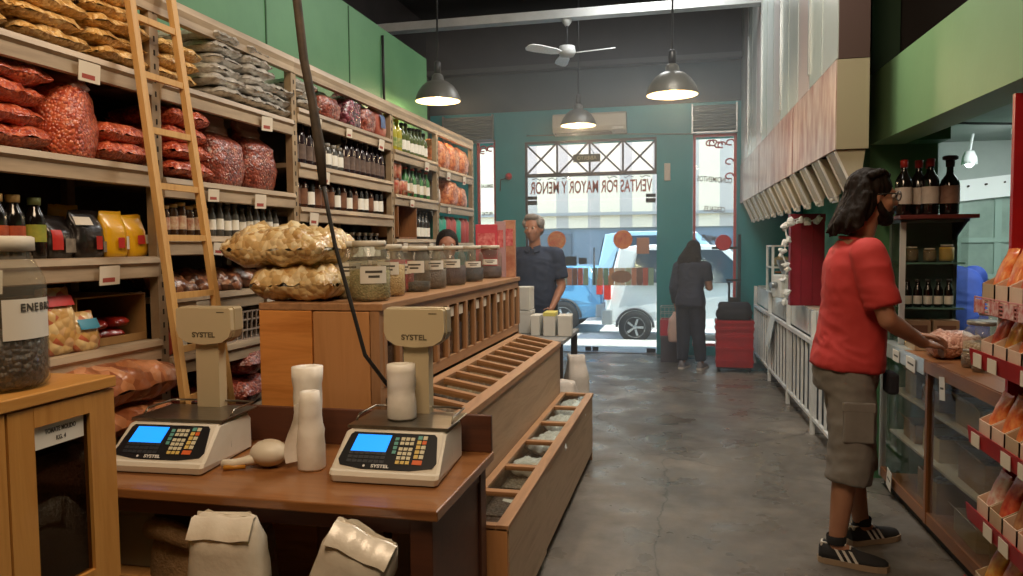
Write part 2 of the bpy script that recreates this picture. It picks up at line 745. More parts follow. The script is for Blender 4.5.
ALU = mat('dull_aluminium', '#9aa0a2', 0.35, 0.8)
SHUT = corrugated('shutter_slats', '#6f7c80', '#a2adaf', 2, 14.0, 0.5, 0.3)
for nm, a, b, lab in (('roller_shutter', -3.4, -2.66, 'grey slatted roller shutter above the narrow window behind the shelves'),
                      ('roller_shutter', 0.02, 0.6, 'grey slatted roller shutter above the tall window right of the pillar')):
    t = thing(nm, lab, 'shutter', (a, Y0 - 0.03, 2.95))
    w = b - a
    c = MB()
    for k in range(9):
        c.prism([(0.02, -0.02, 0.02 + k * 0.036), (0.02, -0.035, 0.02 + k * 0.036 + 0.017), (0.02, -0.02, 0.02 + k * 0.036 + 0.034), (0.02, 0.02, 0.02 + k * 0.036 + 0.034), (0.02, 0.02, 0.02 + k * 0.036)], (w - 0.04, 0, 0))
    c.build('curtain', mat('shutter_grey', '#8e999c', 0.45, 0.4), t)
    g = MB()
    for x in (0.0, w - 0.02):
        g.box((x, -0.05, 0), (x + 0.02, 0.02, 0.36))
    g.build('guide_rail', ALU, t)
    MB().box((0, -0.05, -0.02), (w, 0.02, 0.0)).build('bottom_bar', ALU, t)

PANE = glass('shop_glass', '#f4fbfa', 1.35, 0.01)
REDP = mat('red_paint', '#c0272d', 0.45)
FRM = mat('dark_frame', '#4a4446', 0.5, 0.3)
LETR = mat('red_lettering', '#b4553c', 0.6)
LETB = mat('brown_lettering', '#6d5738', 0.6)


def mirrored(o, x):
    """lettering applied for readers in the street: origin o, seen from inside it runs backwards"""
    return frame_matrix(o, x, (0, 0, 1))


# ---- glazed entrance: lattice transom, fixed lettered pane, two frameless leaves
XL, XR, ZT, ZM, ZD = -2.235, -0.43, 2.92, 2.455, 2.11
tr = MB()
tr.bar((XL, Y0 + 0.05, ZT - 0.015), (XR, Y0 + 0.05, ZT - 0.015), 0.04, 0.03)
tr.bar((XL, Y0 + 0.05, ZM), (XR, Y0 + 0.05, ZM), 0.05, 0.05)
tr.bar((XL + 0.012, Y0 + 0.05, 0), (XL + 0.012, Y0 + 0.05, ZT), 0.025, 0.04)
tr.bar((XR - 0.012, Y0 + 0.05, ZM), (XR - 0.012, Y0 + 0.05, ZT), 0.02, 0.04)
w4 = (XR - XL) / 4
for k in range(4):
    x0, x1 = XL + k * w4, XL + (k + 1) * w4
    tr.bar((x0, Y0 + 0.05, ZM), (x1, Y0 + 0.05, ZT - 0.02), 0.024)
    tr.bar((x0, Y0 + 0.06, ZT - 0.02), (x1, Y0 + 0.06, ZM), 0.024)
    if k:
        tr.bar((x0, Y0 + 0.05, ZM), (x0, Y0 + 0.05, ZT), 0.026)
struct(tr.build('window_1', FRM))
wp = struct(MB().box((XL + 0.02, Y0 + 0.062, ZD + 0.005), (XR - 0.02, Y0 + 0.07, ZM - 0.02)).build('window_2', PANE))
text('lettering', 'VENTAS POR MAYOR Y MENOR', 0.235, LETR, wp, mirrored((-1.33, Y0 + 0.058, 2.275), (-1, 0, 0)), 0.001, bold=0.004, sx=0.50)
orn = MB()
for x, s in ((-2.08, 1), (-1.86, 1), (-1.66, 1), (-0.58, -1), (-0.80, -1), (-1.02, -1)):
    z = 2.40
    orn.tube([(x + s * (-0.06), Y0 + 0.058, z), (x, Y0 + 0.058, z + 0.02), (x + s * 0.05, Y0 + 0.058, z - 0.01), (x + s * 0.07, Y0 + 0.058, z + 0.015)], 0.006, 5)
orn.build('flourish', mat('teal_ink', '#6a5560', 0.6), wp)
STK = mat('orange_sticker', '#e0603a', 0.5, var='#f0a860', vs=14.0)
for nm, x0, x1, lab in (('door_1', XL + 0.03, -1.335, None), ('door_2', -1.325, XR - 0.015, None)):
    d = struct(MB().box((x0, Y0 + 0.06, 0.015), (x1, Y0 + 0.07, ZD - 0.005)).build(nm, PANE))
    pf = MB()
    xo = x0 if nm == 'door_1' else x1
    sg = 1 if nm == 'door_1' else -1
    pf.box((xo, Y0 + 0.05, ZD - 0.06), (xo + sg * 0.13, Y0 + 0.08, ZD + 0.0))
    pf.box((xo, Y0 + 0.05, ZD + 0.015), (xo + sg * 0.13, Y0 + 0.08, ZD + 0.06))
    pf.build('patch_fitting', mat('black_metal', '#262628', 0.4, 0.5), d)
    xb = (x1 - 0.07) if nm == 'door_1' else (x0 + 0.02)
    lk = MB().box((xb, Y0 + 0.045, 0.02), (xb + 0.08, Y0 + 0.085, 0.08))
    lk.box((xo, Y0 + 0.05, 0.015), (xo + sg * 0.12, Y0 + 0.08, 0.07))
    lk.build('floor_lock', mat('black_metal', '#262628', 0.4, 0.5), d)
    c = -1.80 if nm == 'door_1' else -0.885
    st = MB().cyl((c, Y0 + 0.059, 1.555), (c, Y0 + 0.056, 1.555), 0.13, seg=28)
    st.build('round_sticker', STK, d)
    st = MB().cyl((c, Y0 + 0.0555, 1.555), (c, Y0 + 0.0535, 1.555), 0.095, seg=24)
    st.build('sticker_centre', mat('yellow_sticker', '#f2b277', 0.5, var='#d9583c', vs=9.0), d)
    ov = MB()
    ov.rings([[(c - 0.02 + 0.14 * math.cos(a * PI / 12), Y0 + 0.0595 - dy, 1.05 + 0.085 * math.sin(a * PI / 12)) for a in range(24)] for dy in (0, 0.003)])
    ov.build('oval_sticker', mat('brown_sticker', '#9b7a66', 0.6, var='#b08f7a', vs=20.0), d)
    bd = MB()
    cols = ['#9fc5b4', '#d8a18c', '#f0e6d2', '#c9b08a', '#8d6f64', '#e6d9c4', '#7fb09d', '#d1786a', '#b9c9b0', '#caa07a']
    nb = 11
    xs0, xs1 = x0 + 0.02, x1 - 0.02
    for k in range(nb):
        bd.use(mat('band_%d' % (k % 10), cols[(k * 3 + (nm == 'door_2') * 4) % 10], 0.6))
        bd.box((xs0 + (xs1 - xs0) * k / nb, Y0 + 0.0575, 0.93), (xs0 + (xs1 - xs0) * (k + 0.93) / nb, Y0 + 0.0595, 1.17))
    bd.build('coloured_band', None, d)
    if nm == 'door_2':
        MB().box((-0.70, Y0 + 0.0565, 1.36), (-0.53, Y0 + 0.0595, 1.58)).build('notice', mat('tan_notice', '#c79a86', 0.7), d)
        MB().cyl((x0 + 0.05, Y0 + 0.03, 0.95), (x0 + 0.05, Y0 + 0.03, 1.45), 0.012).build('pull_handle', ALU, d)
    else:
        MB().box((-1.70, Y0 + 0.0565, 1.2), (-1.52, Y0 + 0.0595, 1.33)).build('notice', mat('slate_notice', '#3c4c58', 0.6), d)
        MB().box((-1.49, Y0 + 0.0565, 1.22), (-1.38, Y0 + 0.0595, 1.31)).build('notice', mat('slate_notice', '#3c4c58', 0.6), d)
struct(MB().box((XL, Y0, -0.02), (XR, Y0 + 0.16, 0.012)).build('trim_3', mat('steel_sill', '#8b9194', 0.4, 0.6)))
# small sign on the lattice
hs = thing('hanging_sign', 'small dark sign hung on the lattice above the glass door', 'sign', (-1.37, Y0 + 0.03, 2.62))
MB().box((-0.185, -0.012, 0), (0.185, 0.012, 0.105)).build('board', mat('olive_board', '#57533a', 0.6), hs)
text('lettering', 'ABIERTO', 0.075, mat('cream_ink', '#cfc49a', 0.6), hs, mirrored((0.0, -0.0135, 0.052), (-1, 0, 0)), 0.001, sx=0.9)
MB().tube([(-0.1, 0, 0.105), (0, 0.01, 0.29), (0.1, 0, 0.105)], 0.004, 5).build('hanging_wire', FRM, hs)

# ---- side windows with red frames and painted words
for nm, a, b, z0, z1, wds in (('window_3', -2.93, -2.65, 0.85, 2.97, ('SEMILLAS', 'FRUTAS', 'SECAS')), ('window_4', 0.04, 0.6, 0.12, 2.93, ('CONDIMENTOS', 'CEREALES', 'LEGUMBRES'))):
    fr = MB()
    for p, q in (((a + 0.02, z0), (a + 0.02, z1)), ((b - 0.02, z0), (b - 0.02, z1)), ((a, z1 - 0.015), (b, z1 - 0.015)), ((a, z0 + 0.015), (b, z0 + 0.015))):
        fr.bar((p[0], Y0 + 0.06, p[1]), (q[0], Y0 + 0.06, q[1]), 0.035)
    o = struct(fr.build(nm, mat('red_frame', '#d35a55', 0.5)))
    p = MB().box((a + 0.03, Y0 + 0.062, z0 + 0.02), (b - 0.03, Y0 + 0.068, z1 - 0.03)).build('pane', PANE, o)
    for i, s in enumerate(wds):
        text('lettering', s, 0.10 if nm == 'window_4' else 0.07, LETB, p, mirrored(((a + b) / 2, Y0 + 0.058, 2.33 - i * 0.37 - 0.02 * i), (-1, 0, 0.10 if nm == 'window_4' else 0)), 0.001, sx=0.62, bold=0.002)
    sw = MB()
    rg = rnd(4)
    for k in range(7 if nm == 'window_4' else 3):
        cx = b - 0.08 - 0.06 * (k % 3) - 0.05 * k * (k < 5)
        cz = z1 - 0.12 - 0.03 * (k % 2) - (0.22 * (k - 4) if k > 4 else 0)
        cx = max(a + 0.09, cx if k < 5 else b - 0.09)
        sw.tube([(cx + 0.05 * math.cos(t), Y0 + 0.058, cz + 0.05 * math.sin(t) * (1 - t / 12)) for t in [0.5 * j for j in range(11)]], 0.010, 5)
    sw.build('red_flourish', REDP, p)

# ---- cross beam high above the aisle
struct(MB().box((-3.6, 8.13, 3.90), (0.70, 8.27, 3.99)).build('beam_1', mat('pale_beam', '#b9bcbc', 0.45, var='#a3a7a7', vs=3.0)))

# air conditioner
ac = thing('air_conditioner', 'white wall air conditioner above the glass entrance', 'air conditioner', (-1.31, Y0 - 0.005, 2.945))
W = mat('cream_plastic', '#c9c3b4', 0.4)
MB().prism([(-0.49, 0, 0.03), (-0.49, -0.19, 0.06), (-0.49, -0.22, 0.12), (-0.49, -0.21, 0.27), (-0.49, -0.17, 0.30), (-0.49, 0, 0.30)], (0.98, 0, 0)).build('casing', W, ac)
lv = MB()
for k in range(3):
    lv.box((-0.46, -0.205 + 0.05 * k, 0.030 - 0.004 * k), (0.30, -0.17 + 0.05 * k, 0.042))
lv.build('louvre', mat('dark_louvre', '#54504a', 0.5), ac)
MB().box((0.31, -0.2245, 0.07), (0.46, -0.219, 0.10)).build('display_strip', mat('pale_label', '#e6e4da', 0.5), ac)

# pendant lamps
SHD = mat('pendant_enamel', '#4a4b48', 0.4, 0.2)
SHIN = mat('pendant_inner', '#d9cdb0', 0.5)
GLOW = mat('lamp_glow', '#ffd9a0', 0.4, emit='#ffc67a', es=30.0)


def pendant(loc, r, lab, rod, power):
    t = thing('pendant_lamp', lab, 'lamp', loc, 0, 'metal dome pendant lamps')
    k = r / 0.2
    s = MB()
    pr = [(0.2, 0.0), (0.195, 0.025), (0.175, 0.075), (0.14, 0.125), (0.095, 0.16), (0.055, 0.175), (0.05, 0.215), (0.03, 0.235)]
    s.lathe([(a * k, b * k) for a, b in pr], seg=32, cap0=False)
    s.use(SHIN)
    s.lathe([(a * k * 0.97, b * k - 0.004) for a, b in pr[:5]], seg=32, cap0=False)
    o = s.build('shade', None, t)
    o.data.materials.clear()
    o.data.materials.append(SHD)
    o.data.materials.append(SHIN)
    nf = len(o.data.polygons)
    for i, f in enumerate(o.data.polygons):
        f.material_index = 1 if i >= nf - 32 * 4 - 1 else 0
    MB().ell((0, 0, 0.07 * k), 0.05 * k).build('bulb', GLOW, t)
    MB().lathe([(0.03 * k, 0.225 * k), (0.03 * k, 0.33 * k), (0.015, 0.345 * k)], seg=12).build('socket', mat('black_metal', '#262628', 0.4, 0.5), t)
    MB().cyl((0, 0, 0.34 * k), (0.01, 0, rod), 0.009, seg=8).build('suspension_rod', mat('black_metal', '#262628', 0.4, 0.5), t)
    light('pendant_light', 'POINT', (loc[0], loc[1], loc[2] - 0.03), power, (1.0, 0.72, 0.42), 0.06)
    return t


pendant((-2.21, 6.6, 2.80), 0.205, 'grey dome pendant lamp by the green wall above the shelves', 1.8, 16)
pendant((-0.135, 6.1, 2.65), 0.20, 'grey dome pendant lamp beside the white overhead panels', 1.95, 16)
pendant((-1.21, 8.5, 2.82), 0.20, 'glowing dome pendant lamp in front of the air conditioner', 1.78, 22)

# ceiling fan
fan = thing('ceiling_fan', 'white three-bladed ceiling fan hanging from the pale cross beam', 'ceiling fan', (-1.285, 8.2, 3.53))
WH = mat('white_enamel', '#e8ecec', 0.4)
MB().lathe([(0.02, 0.10), (0.085, 0.085), (0.095, 0.02), (0.07, -0.02), (0.0001, -0.03)], seg=24).build('motor', mat('fan_motor', '#b8bcbc', 0.4), fan)
MB().cyl((0, 0, 0.09), (0, 0, 0.36), 0.012).build('down_rod', mat('black_metal', '#262628', 0.4, 0.5), fan)
MB().lathe([(0.02, 0.30), (0.05, 0.34), (0.055, 0.372)], seg=16).build('canopy', mat('fan_motor', '#b8bcbc', 0.4), fan)
for a in (348, 108, 228):
    a = math.radians(a)
    c, s = math.cos(a), math.sin(a)
    dv, nv = Vector((c, s, 0)), Vector((-s, c, 0.28))
    b = MB()
    pts = []
    for z in (0.004, -0.004):
        for r_, w_ in ((0.10, 0.03), (0.17, 0.055), (0.40, 0.068), (0.50, 0.060), (0.53, 0.03)):
            for sg in (-1, 1):
                pts.append(dv * r_ + nv * (w_ * sg) + Vector((0, 0, z + 0.01)))
    fs = []
    for k in range(4):
        fs += [(2 * k, 2 * k + 2, 2 * k + 3, 2 * k + 1), (10 + 2 * k, 11 + 2 * k, 13 + 2 * k, 12 + 2 * k), (2 * k, 10 + 2 * k, 12 + 2 * k, 2 * k + 2), (2 * k + 1, 2 * k + 3, 13 + 2 * k, 11 + 2 * k)]
    fs += [(0, 1, 11, 10), (8, 18, 19, 9)]
    b.poly(pts, fs)
    b.build('blade', WH, fan)

# switch box and wall things on the teal wall
tag(MB().box((-0.33, Y0 - 0.03, 2.33), (-0.25, Y0 - 0.002, 2.56), 0.006).build('switch_box', mat('pale_plastic', '#cfc8bd', 0.5)), 'small pale box mounted on the teal pillar', 'switch box')
hk = thing('wall_hook', 'red and black wall fitting on the teal wall left of the door', 'wall fitting', (-2.45, Y0 - 0.01, 2.45))
MB().lathe([(0.03, 0), (0.05, -0.04), (0.04, -0.07), (0.0001, -0.09)], axis='Y', seg=14).build('red_bell', REDP, hk)
MB().tube([(0.0, -0.02, -0.02), (-0.12, -0.02, -0.04), (-0.13, -0.02, -0.2)], 0.008, 6).build('bracket', mat('black_metal', '#262628', 0.4, 0.5), hk)
ct = tag(MB().tube([(-2.2, Y0 - 0.02, 3.0), (-1.2, Y0 - 0.03, 2.985), (-0.4, Y0 - 0.02, 2.95), (0.1, Y0 - 0.02, 2.93), (0.6, Y0 - 0.03, 2.96)], 0.007, 6).build('cable_run', mat('grey_cable', '#84898b', 0.6)),
         'thin grey cable along the teal wall over the entrance', 'cable')

# ================================================================== the street
SIDE = mat('pavement_slab', '#c9c5bc', 0.85, var='#a9a49a', vs=4.0, bump=0.2)
struct(MB().box((-14, 10.55, -0.14), (14, 12.1, -0.02)).build('pavement_near', SIDE))
struct(MB().box((-14, 12.1, -0.3), (14, 18.2, -0.14)).build('street', mat('asphalt', '#d2cfc8', 0.9, var='#c4c1ba', vs=3.0, bump=0.3)))
struct(MB().box((-14, 18.2, -0.3), (14, 20.2, -0.02)).build('pavement_far', SIDE))
aw = thing('awning', 'teal awning outside over the entrance', 'awning', (-0.9, 10.545, 3.10))
MB().prism([(-2.6, 0, 0.06), (-2.6, 0.4, -0.02), (-2.6, 0.4, -0.08), (-2.6, 0, -0.0)], (5.2, 0, 0)).build('canopy', mat('aqua_awning', '#3fb5ab', 0.6), aw)
MB().box((-2.6, 0.38, -0.17), (2.6, 0.4, -0.07)).build('valance', mat('aqua_awning', '#3fb5ab', 0.6), aw)

bl = thing('building', 'building across the street with a striped metal front', 'building', (0, 20.2, -0.02))
MB().box((-12, 0.3, 0), (12, 3, 8.0)).build('wall', mat('far_facade', '#d8d2c6', 0.8, var='#cbc4b6', vs=1.0), bl)
lowf = MB()
lowf.box((-12, 0.2, 0), (12, 0.3, 2.0))
lowf.build('shopfront', mat('blue_grey_front', '#70808c', 0.6, var='#627380', vs=1.0), bl)
st = MB()
SA, SB = mat('cream_stripe', '#e0d3b8', 0.7), mat('grey_stripe', '#b5aea4', 0.7)
k = 0
x = -12.0
while x < 12:
    st.use(SA if k % 2 else SB)
    wv = 0.52 if k % 2 else 0.33
    st.prism([(x, 0.12, 1.95), (x, 0.10, 5.2), (x, 0.2, 5.2), (x, 0.2, 1.95)], (wv, 0, 0))
    x += wv
    k += 1
st.build('striped_cladding', None, bl)
rl = MB().box((-12, 0.0, 2.28), (12, 0.12, 2.36))
rl.build('horizontal_rail', mat('grey_rail', '#8f918f', 0.6), bl)
for cx in (-6.5, -4.0, -1.2, 2.0, 5.0):
    MB().box((cx - 0.9, 0.14, 0.2), (cx + 0.9, 0.22, 1.8)).build('shop_window', mat('dim_window', '#4c5a66', 0.25), bl)


def car(name, label, loc, rz, paint, L=4.0, H=1.48, wr=0.30, wx=0.72):
    t = thing(name, label, 'car', loc, rz)
    P = mat('car_paint_' + label[:6], paint, 0.25, 0.0, coat=0.8)
    hw = 0.83
    prof = [(0.0, 0.32, 0.92), (0.0, 0.55, 0.96), (0.02, 0.80, 0.97), (0.06, 0.96, 0.95), (0.22, H * 0.97, 0.80), (0.55, H, 0.78), (1.4, H * 1.0, 0.78), (1.85, H * 0.985, 0.78), (2.62, 0.98, 0.93), (3.45, 0.88, 0.92), (3.88, 0.74, 0.88), (4.0, 0.55, 0.86), (3.98, 0.3, 0.86)]
    sc = L / 4.0
    b = MB()
    # body as a lofted shell: a row of stations across the car, the profile narrowing towards the roof
    rings = []
    for u in (-1, -0.97, -0.6, 0.6, 0.97, 1):
        ring = []
        for (x, z, wv) in prof:
            e = 0.0 if abs(u) < 0.99 else 0.03
            ring.append(Vector((x * sc + (e if x < 2 else -e), u * hw * wv, z - (e if z > 0.5 else -e) * 0.6)))
        ring.append(Vector((3.3 * sc, u * hw * 0.94, 0.24)))
        ring.append(Vector((0.6 * sc, u * hw * 0.94, 0.24)))
        rings.append(ring)
    b.rings(rings)
    b.build('body', P, t)
    gl = MB()
    DK = mat('car_glass', '#2d3f4c', 0.1, spec=0.8)
    for sg in (-1, 1):
        def sp(x, z, sg=sg):
            tz = (z - 0.96) / (H - 0.96)
            return Vector((x * sc, sg * (hw * (0.955 - 0.165 * tz) + 0.008), z))
        for q in (((0.42, 1.0), (1.28, 1.0), (1.28, H - 0.09), (0.52, H - 0.09)), ((1.36, 1.0), (2.35, 1.0), (1.80, H - 0.09), (1.36, H - 0.09))):
            pts = [sp(*c) for c in q]
            gl.prism(pts, (0, -sg * 0.02, 0))
    gl.prism([(0.065 * sc, -0.66, 1.0), (0.065 * sc, 0.66, 1.0), (0.19 * sc, 0.58, H * 0.93), (0.19 * sc, -0.58, H * 0.93)], (-0.02, 0, 0.004))
    gl.prism([(1.96 * sc, -0.58, H * 0.95), (1.96 * sc, 0.58, H * 0.95), (2.58 * sc, 0.68, 1.01), (2.58 * sc, -0.68, 1.01)], (0.03, 0, 0.02))
    gl.build('window_glass', DK, t)
    TY, RM = mat('tyre', '#1d1d1e', 0.8), mat('alloy', '#b8babb', 0.35, 0.6)
    ws_ = wr / 0.325
    for x in (wx, 3.12):
        for sg in (-1, 1):
            w = MB().lathe([(a * ws_, b) for a, b in ((0.21, -0.09), (0.31, -0.09), (0.325, -0.05), (0.325, 0.05), (0.31, 0.09), (0.21, 0.09))], (x * sc, sg * 0.74, wr), 24, 'Y')
            wo = w.build('wheel', TY, t)
            r2 = MB().lathe([(a * ws_, b) for a, b in ((0.205, 0.0), (0.205, 0.095), (0.18, 0.08), (0.05, 0.075), (0.04, 0.095), (0.001, 0.1))], (x * sc, sg * 0.74, wr), 20, 'Y', M=Matrix.Diagonal((1, sg, 1)))
            for kk in range(5):
                a = 2 * PI * kk / 5
                r2.bar((x * sc + 0.04 * math.cos(a), sg * 0.84, wr + 0.04 * math.sin(a)), (x * sc + 0.17 * ws_ * math.cos(a), sg * 0.838, wr + 0.17 * ws_ * math.sin(a)), 0.035, 0.015, (0, 1, 0))
            r2.build('hub', RM, wo)
            ar = MB()
            ar.tube([(x * sc + 0.36 * ws_ * math.cos(a), sg * 0.805, wr + 0.36 * ws_ * math.sin(a)) for a in [PI * j / 12 for j in range(13)]], 0.022, 6)
            ar.build('wheel_arch', mat('dark_trim', '#37393b', 0.6), t)
    for sg in (-1, 1):
        MB().box((-0.015, sg * 0.66, 0.72), (0.10, sg * 0.82, 1.0), 0.01).build('tail_light', mat('tail_red', '#d8382f', 0.3), t)
        MB().box((3.86 * sc, sg * 0.5, 0.62), (3.99 * sc, sg * 0.76, 0.74), 0.01).build('headlight', mat('lamp_clear', '#dfe6ea', 0.15), t)
    bm_ = MB().box((-0.06, -0.8, 0.3), (0.12, 0.8, 0.56), 0.03)
    bm_.build('rear_bumper', mat('grey_bumper', '#8f9396', 0.5), t)
    return t


car('car', 'white car parked outside, rear wheel seen through the glass door', (-1.36, 13.35, -0.14), 0.0, '#f2f4f4', 4.1, 1.62, wr=0.27, wx=0.48)
car('car', 'blue car parked on the street behind the left glass door leaf', (-1.55, 14.6, -0.14), PI, '#5f9cc4', 4.0, 1.25)
tk = car('car', 'pale blue van across the street beyond the white car', (-2.0, 16.9, -0.14), 0.0, '#a9cde0', 4.6, 1.9)


# ================================================================== steel shelving along the green wall
SX0, SX1 = -2.56, -2.10
SHELF = mat('cream_steel', '#a08c73', 0.5, 0.15, var='#8a7862', vs=9.0)
LIP = mat('cream_lip', '#b5a187', 0.45, 0.1, var='#93816b', vs=6.0, stretch=(1, 0.35, 3))
POST = mat('slotted_post', '#a58f72', 0.5, 0.2, var='#8e7a60', vs=10.0)
TAGM = mat('price_card', '#d9cfbd', 0.6)
INKR = mat('price_ink', '#a0463a', 0.7)
SLOT = mat('slot_dark', '#2a241e', 0.9)
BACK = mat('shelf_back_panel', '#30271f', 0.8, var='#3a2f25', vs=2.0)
rt = rnd(11)
POSTY = [2.70, 3.81, 5.21, 6.23, 7.32]


def shelf_bay(y0, y1, zs, label, left_post=False):
    t = thing('shelving_unit', label, 'shelving', (SX0, y0, 0), 0, 'cream steel shelving units along the green wall')
    L = y1 - y0
    D = SX1 - SX0
    for yy, on in ((0.0, left_post), (L, True)):
        if not on:
            continue
        p = MB().use(POST)
        p.box((D - 0.004, yy - 0.026, 0), (D + 0.0, yy + 0.026, 2.52))
        p.box((D - 0.04, yy - 0.026, 0), (D - 0.004, yy - 0.022, 2.52))
        p.box((0, yy - 0.02, 0), (0.035, yy + 0.02, 2.52))
        p.use(SLOT)
        for k in range(30):
            z = 0.9 + k * 0.055
            p.box((D - 0.001, yy - 0.004, z), (D + 0.0015, yy + 0.004, z + 0.022))
        p.build('upright', None, t)
    yA, yB = 0.027, L - 0.027
    for z in zs:
        s = MB()
        s.use(SHELF).box((0.0, yA, z - 0.025), (D - 0.012, yB, z))
        s.use(LIP)
        s.prism([(D - 0.012, yA, z + 0.004), (D + 0.012, yA, z + 0.0), (D + 0.018, yA, z - 0.022), (D + 0.006, yA, z - 0.034), (D + 0.006, yA, z - 0.078), (D - 0.006, yA, z - 0.082), (D - 0.012, yA, z - 0.02)], (0, yB - yA, 0))
        so = s.build('shelf', None, t)
        n = int(L / 0.42)
        for k in range(n):
            if rt.random() < 0.30:
                continue
            yc = yA + (k + 0.5 + rt.uniform(-0.2, 0.2)) * (yB - yA) / n
            w, hh = rt.choice(((0.09, 0.075), (0.08, 0.055), (0.10, 0.07)))
            tl = rt.uniform(-0.06, 0.06)
            c = MB()
            M = Matrix.Translation((D + 0.021, yc, z - 0.028)) @ Matrix.Rotation(tl, 4, 'X') @ Matrix.Rotation(0.08, 4, 'Y')
            c.use(TAGM).box((0, -w / 2, -hh), (0.002, w / 2, 0), M=M)
            c.use(INKR).box((0.002, -w * 0.35, -hh * 0.85), (0.0026, w * 0.25, -hh * 0.62), M=M)
            c.build('price_tag', None, so)
    r = MB()
    r.prism([(D - 0.03, 0.0, 2.53), (D + 0.004, 0.0, 2.53), (D + 0.012, 0.0, 2.50), (D + 0.004, 0.0, 2.475), (D + 0.004, 0.0, 2.445), (D - 0.03, 0.0, 2.445)], (0, L, 0))
    r.box((0, 0, 2.5), (0.03, L, 2.53))
    r.build('top_rail', LIP, t)
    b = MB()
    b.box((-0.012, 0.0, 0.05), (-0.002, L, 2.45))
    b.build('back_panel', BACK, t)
    d = MB().bar((0.006, 0.05, 1.86), (0.006, L - 0.05, 2.08), 0.008, 0.03)
    d.build('cross_brace', POST, t)
    return t


BZ = [[2.19, 1.825, 1.465, 1.13, 0.80, 0.42], [2.185, 1.79, 1.55, 1.295, 1.045, 0.72, 0.35], [2.265, 1.965, 1.72, 1.40, 1.05, 0.6], [2.205, 1.88, 1.55, 1.2, 0.8], [2.175, 1.865, 1.52, 1.15, 0.8]]
BL = ['cream steel shelving unit nearest the front, holding golden bags and black bottles', 'cream steel shelving unit behind the ladder, holding silver bags on top', 'cream steel shelving unit with dark bottles in two rows',
      'cream steel shelving unit with oil bottles on its top shelf', 'cream steel shelving unit at the end by the narrow window, with orange bags']
ys = [1.55] + POSTY
for i in range(5):
    shelf_bay(ys[i], ys[i + 1], BZ[i], BL[i], i == 0)

ORD = ['lowest', 'second', 'third', 'fourth', 'fifth', 'sixth', 'seventh', 'eighth', 'ninth', 'tenth', 'eleventh', 'twelfth', 'thirteenth', 'fourteenth', 'fifteenth', 'sixteenth']
NTH = ['first', 'second', 'third', 'fourth', 'fifth', 'sixth', 'seventh', 'eighth', 'ninth', 'tenth', 'eleventh', 'twelfth', 'thirteenth', 'fourteenth', 'fifteenth', 'sixteenth', 'seventeenth', 'eighteenth']

GOLD = pieces('golden_puffs', '#b98a48', '#dcb06a', '#efd096', 75, 0.35, 0.5, 0.5, 0.5)
RED = pieces('red_peanuts', '#9c3a24', '#c65a38', '#d97a55', 85, 0.3, 0.6, 0.6, 0.6)
BRIK = pieces('dark_red_goods', '#5e2118', '#8a3a2a', '#a85a45', 80, 0.3, 0.7, 0.5, 0.6)
SILV = mat('silver_film', '#dcd9d2', 0.22, 0.25, var='#aaa69e', vs=22.0, bump=1.0, bs=38.0, coat=0.5)
TANB = pieces('tan_chips', '#8a4e30', '#b5744a', '#c98f66', 22, 0.3, 0.7, 0.7, 0.6)
ORNG = pieces('orange_snacks', '#a8502a', '#d07848', '#e3a070', 40, 0.35, 0.5, 0.5, 0.5)
POPC = pieces('pale_puffs', '#b8925a', '#dcc08a', '#ecdcb4', 36, 0.3, 0.7, 0.8, 0.5)
BRWN = pieces('brown_goods', '#4a2c1e', '#7a4a32', '#9a6a4a', 35, 0.3, 0.7, 0.5, 0.5)


def bag_protos(name, cat, m, w, l, h, seeds, **kw):
    out = []
    for s in seeds:
        o = pillow_mb(w, l, h, s, **kw).build(name, m)
        tag(o, '-', cat)
        out.append(Proto(o))
    return out


def stack(protos, x, y, z, n, dz, lab, group, rg, jx=0.01, jy=0.02, yaw=0.0, topword=True):
    for k in range(n):
        w = 'topmost' if (k == n - 1 and n > 1) else ORD[k]
        pr = protos[rg.randrange(len(protos))]
        pr.put(lab.replace('#', w), (x + rg.uniform(-jx, jx), y + rg.uniform(-jy, jy), z + 0.002 + k * dz), (0, 0, yaw + rg.choice((0, PI)) + rg.uniform(-0.05, 0.05)), None, group)


rg = rnd(3)
# --- bay 1 (nearest): golden bags on the top shelf
gp = bag_protos('cereal_bag', 'bag', GOLD, 0.42, 0.30, 0.068, (1, 2, 3, 4), flat=0.6, wr=0.55)
for c, (y, n, where) in enumerate(((1.90, 4, 'stack at the photo edge, top shelf'), (2.21, 6, 'middle stack on the top shelf'), (2.53, 6, 'stack left of the ladder, top shelf'))):
    stack(gp, -2.30, y, 2.195, n, 0.056, 'bag of golden puffed cereal, # in the ' + where, 'golden cereal bags', rg)
# twisted clear bag in front
o = sack_mb(0.30, 0.22, 0.26, 5, top=0.25, topd=0.25, wr=0.12).build('cereal_bag', pieces('pale_gold', '#b08a55', '#d8b880', '#ead6ae', 50, 0.3, 0.7))
tag(o, 'clear twisted bag of pale cereal lying on the golden stack at the photo edge', 'bag', 'golden cereal bags')
o.location = (-2.30, 1.78, 2.43)

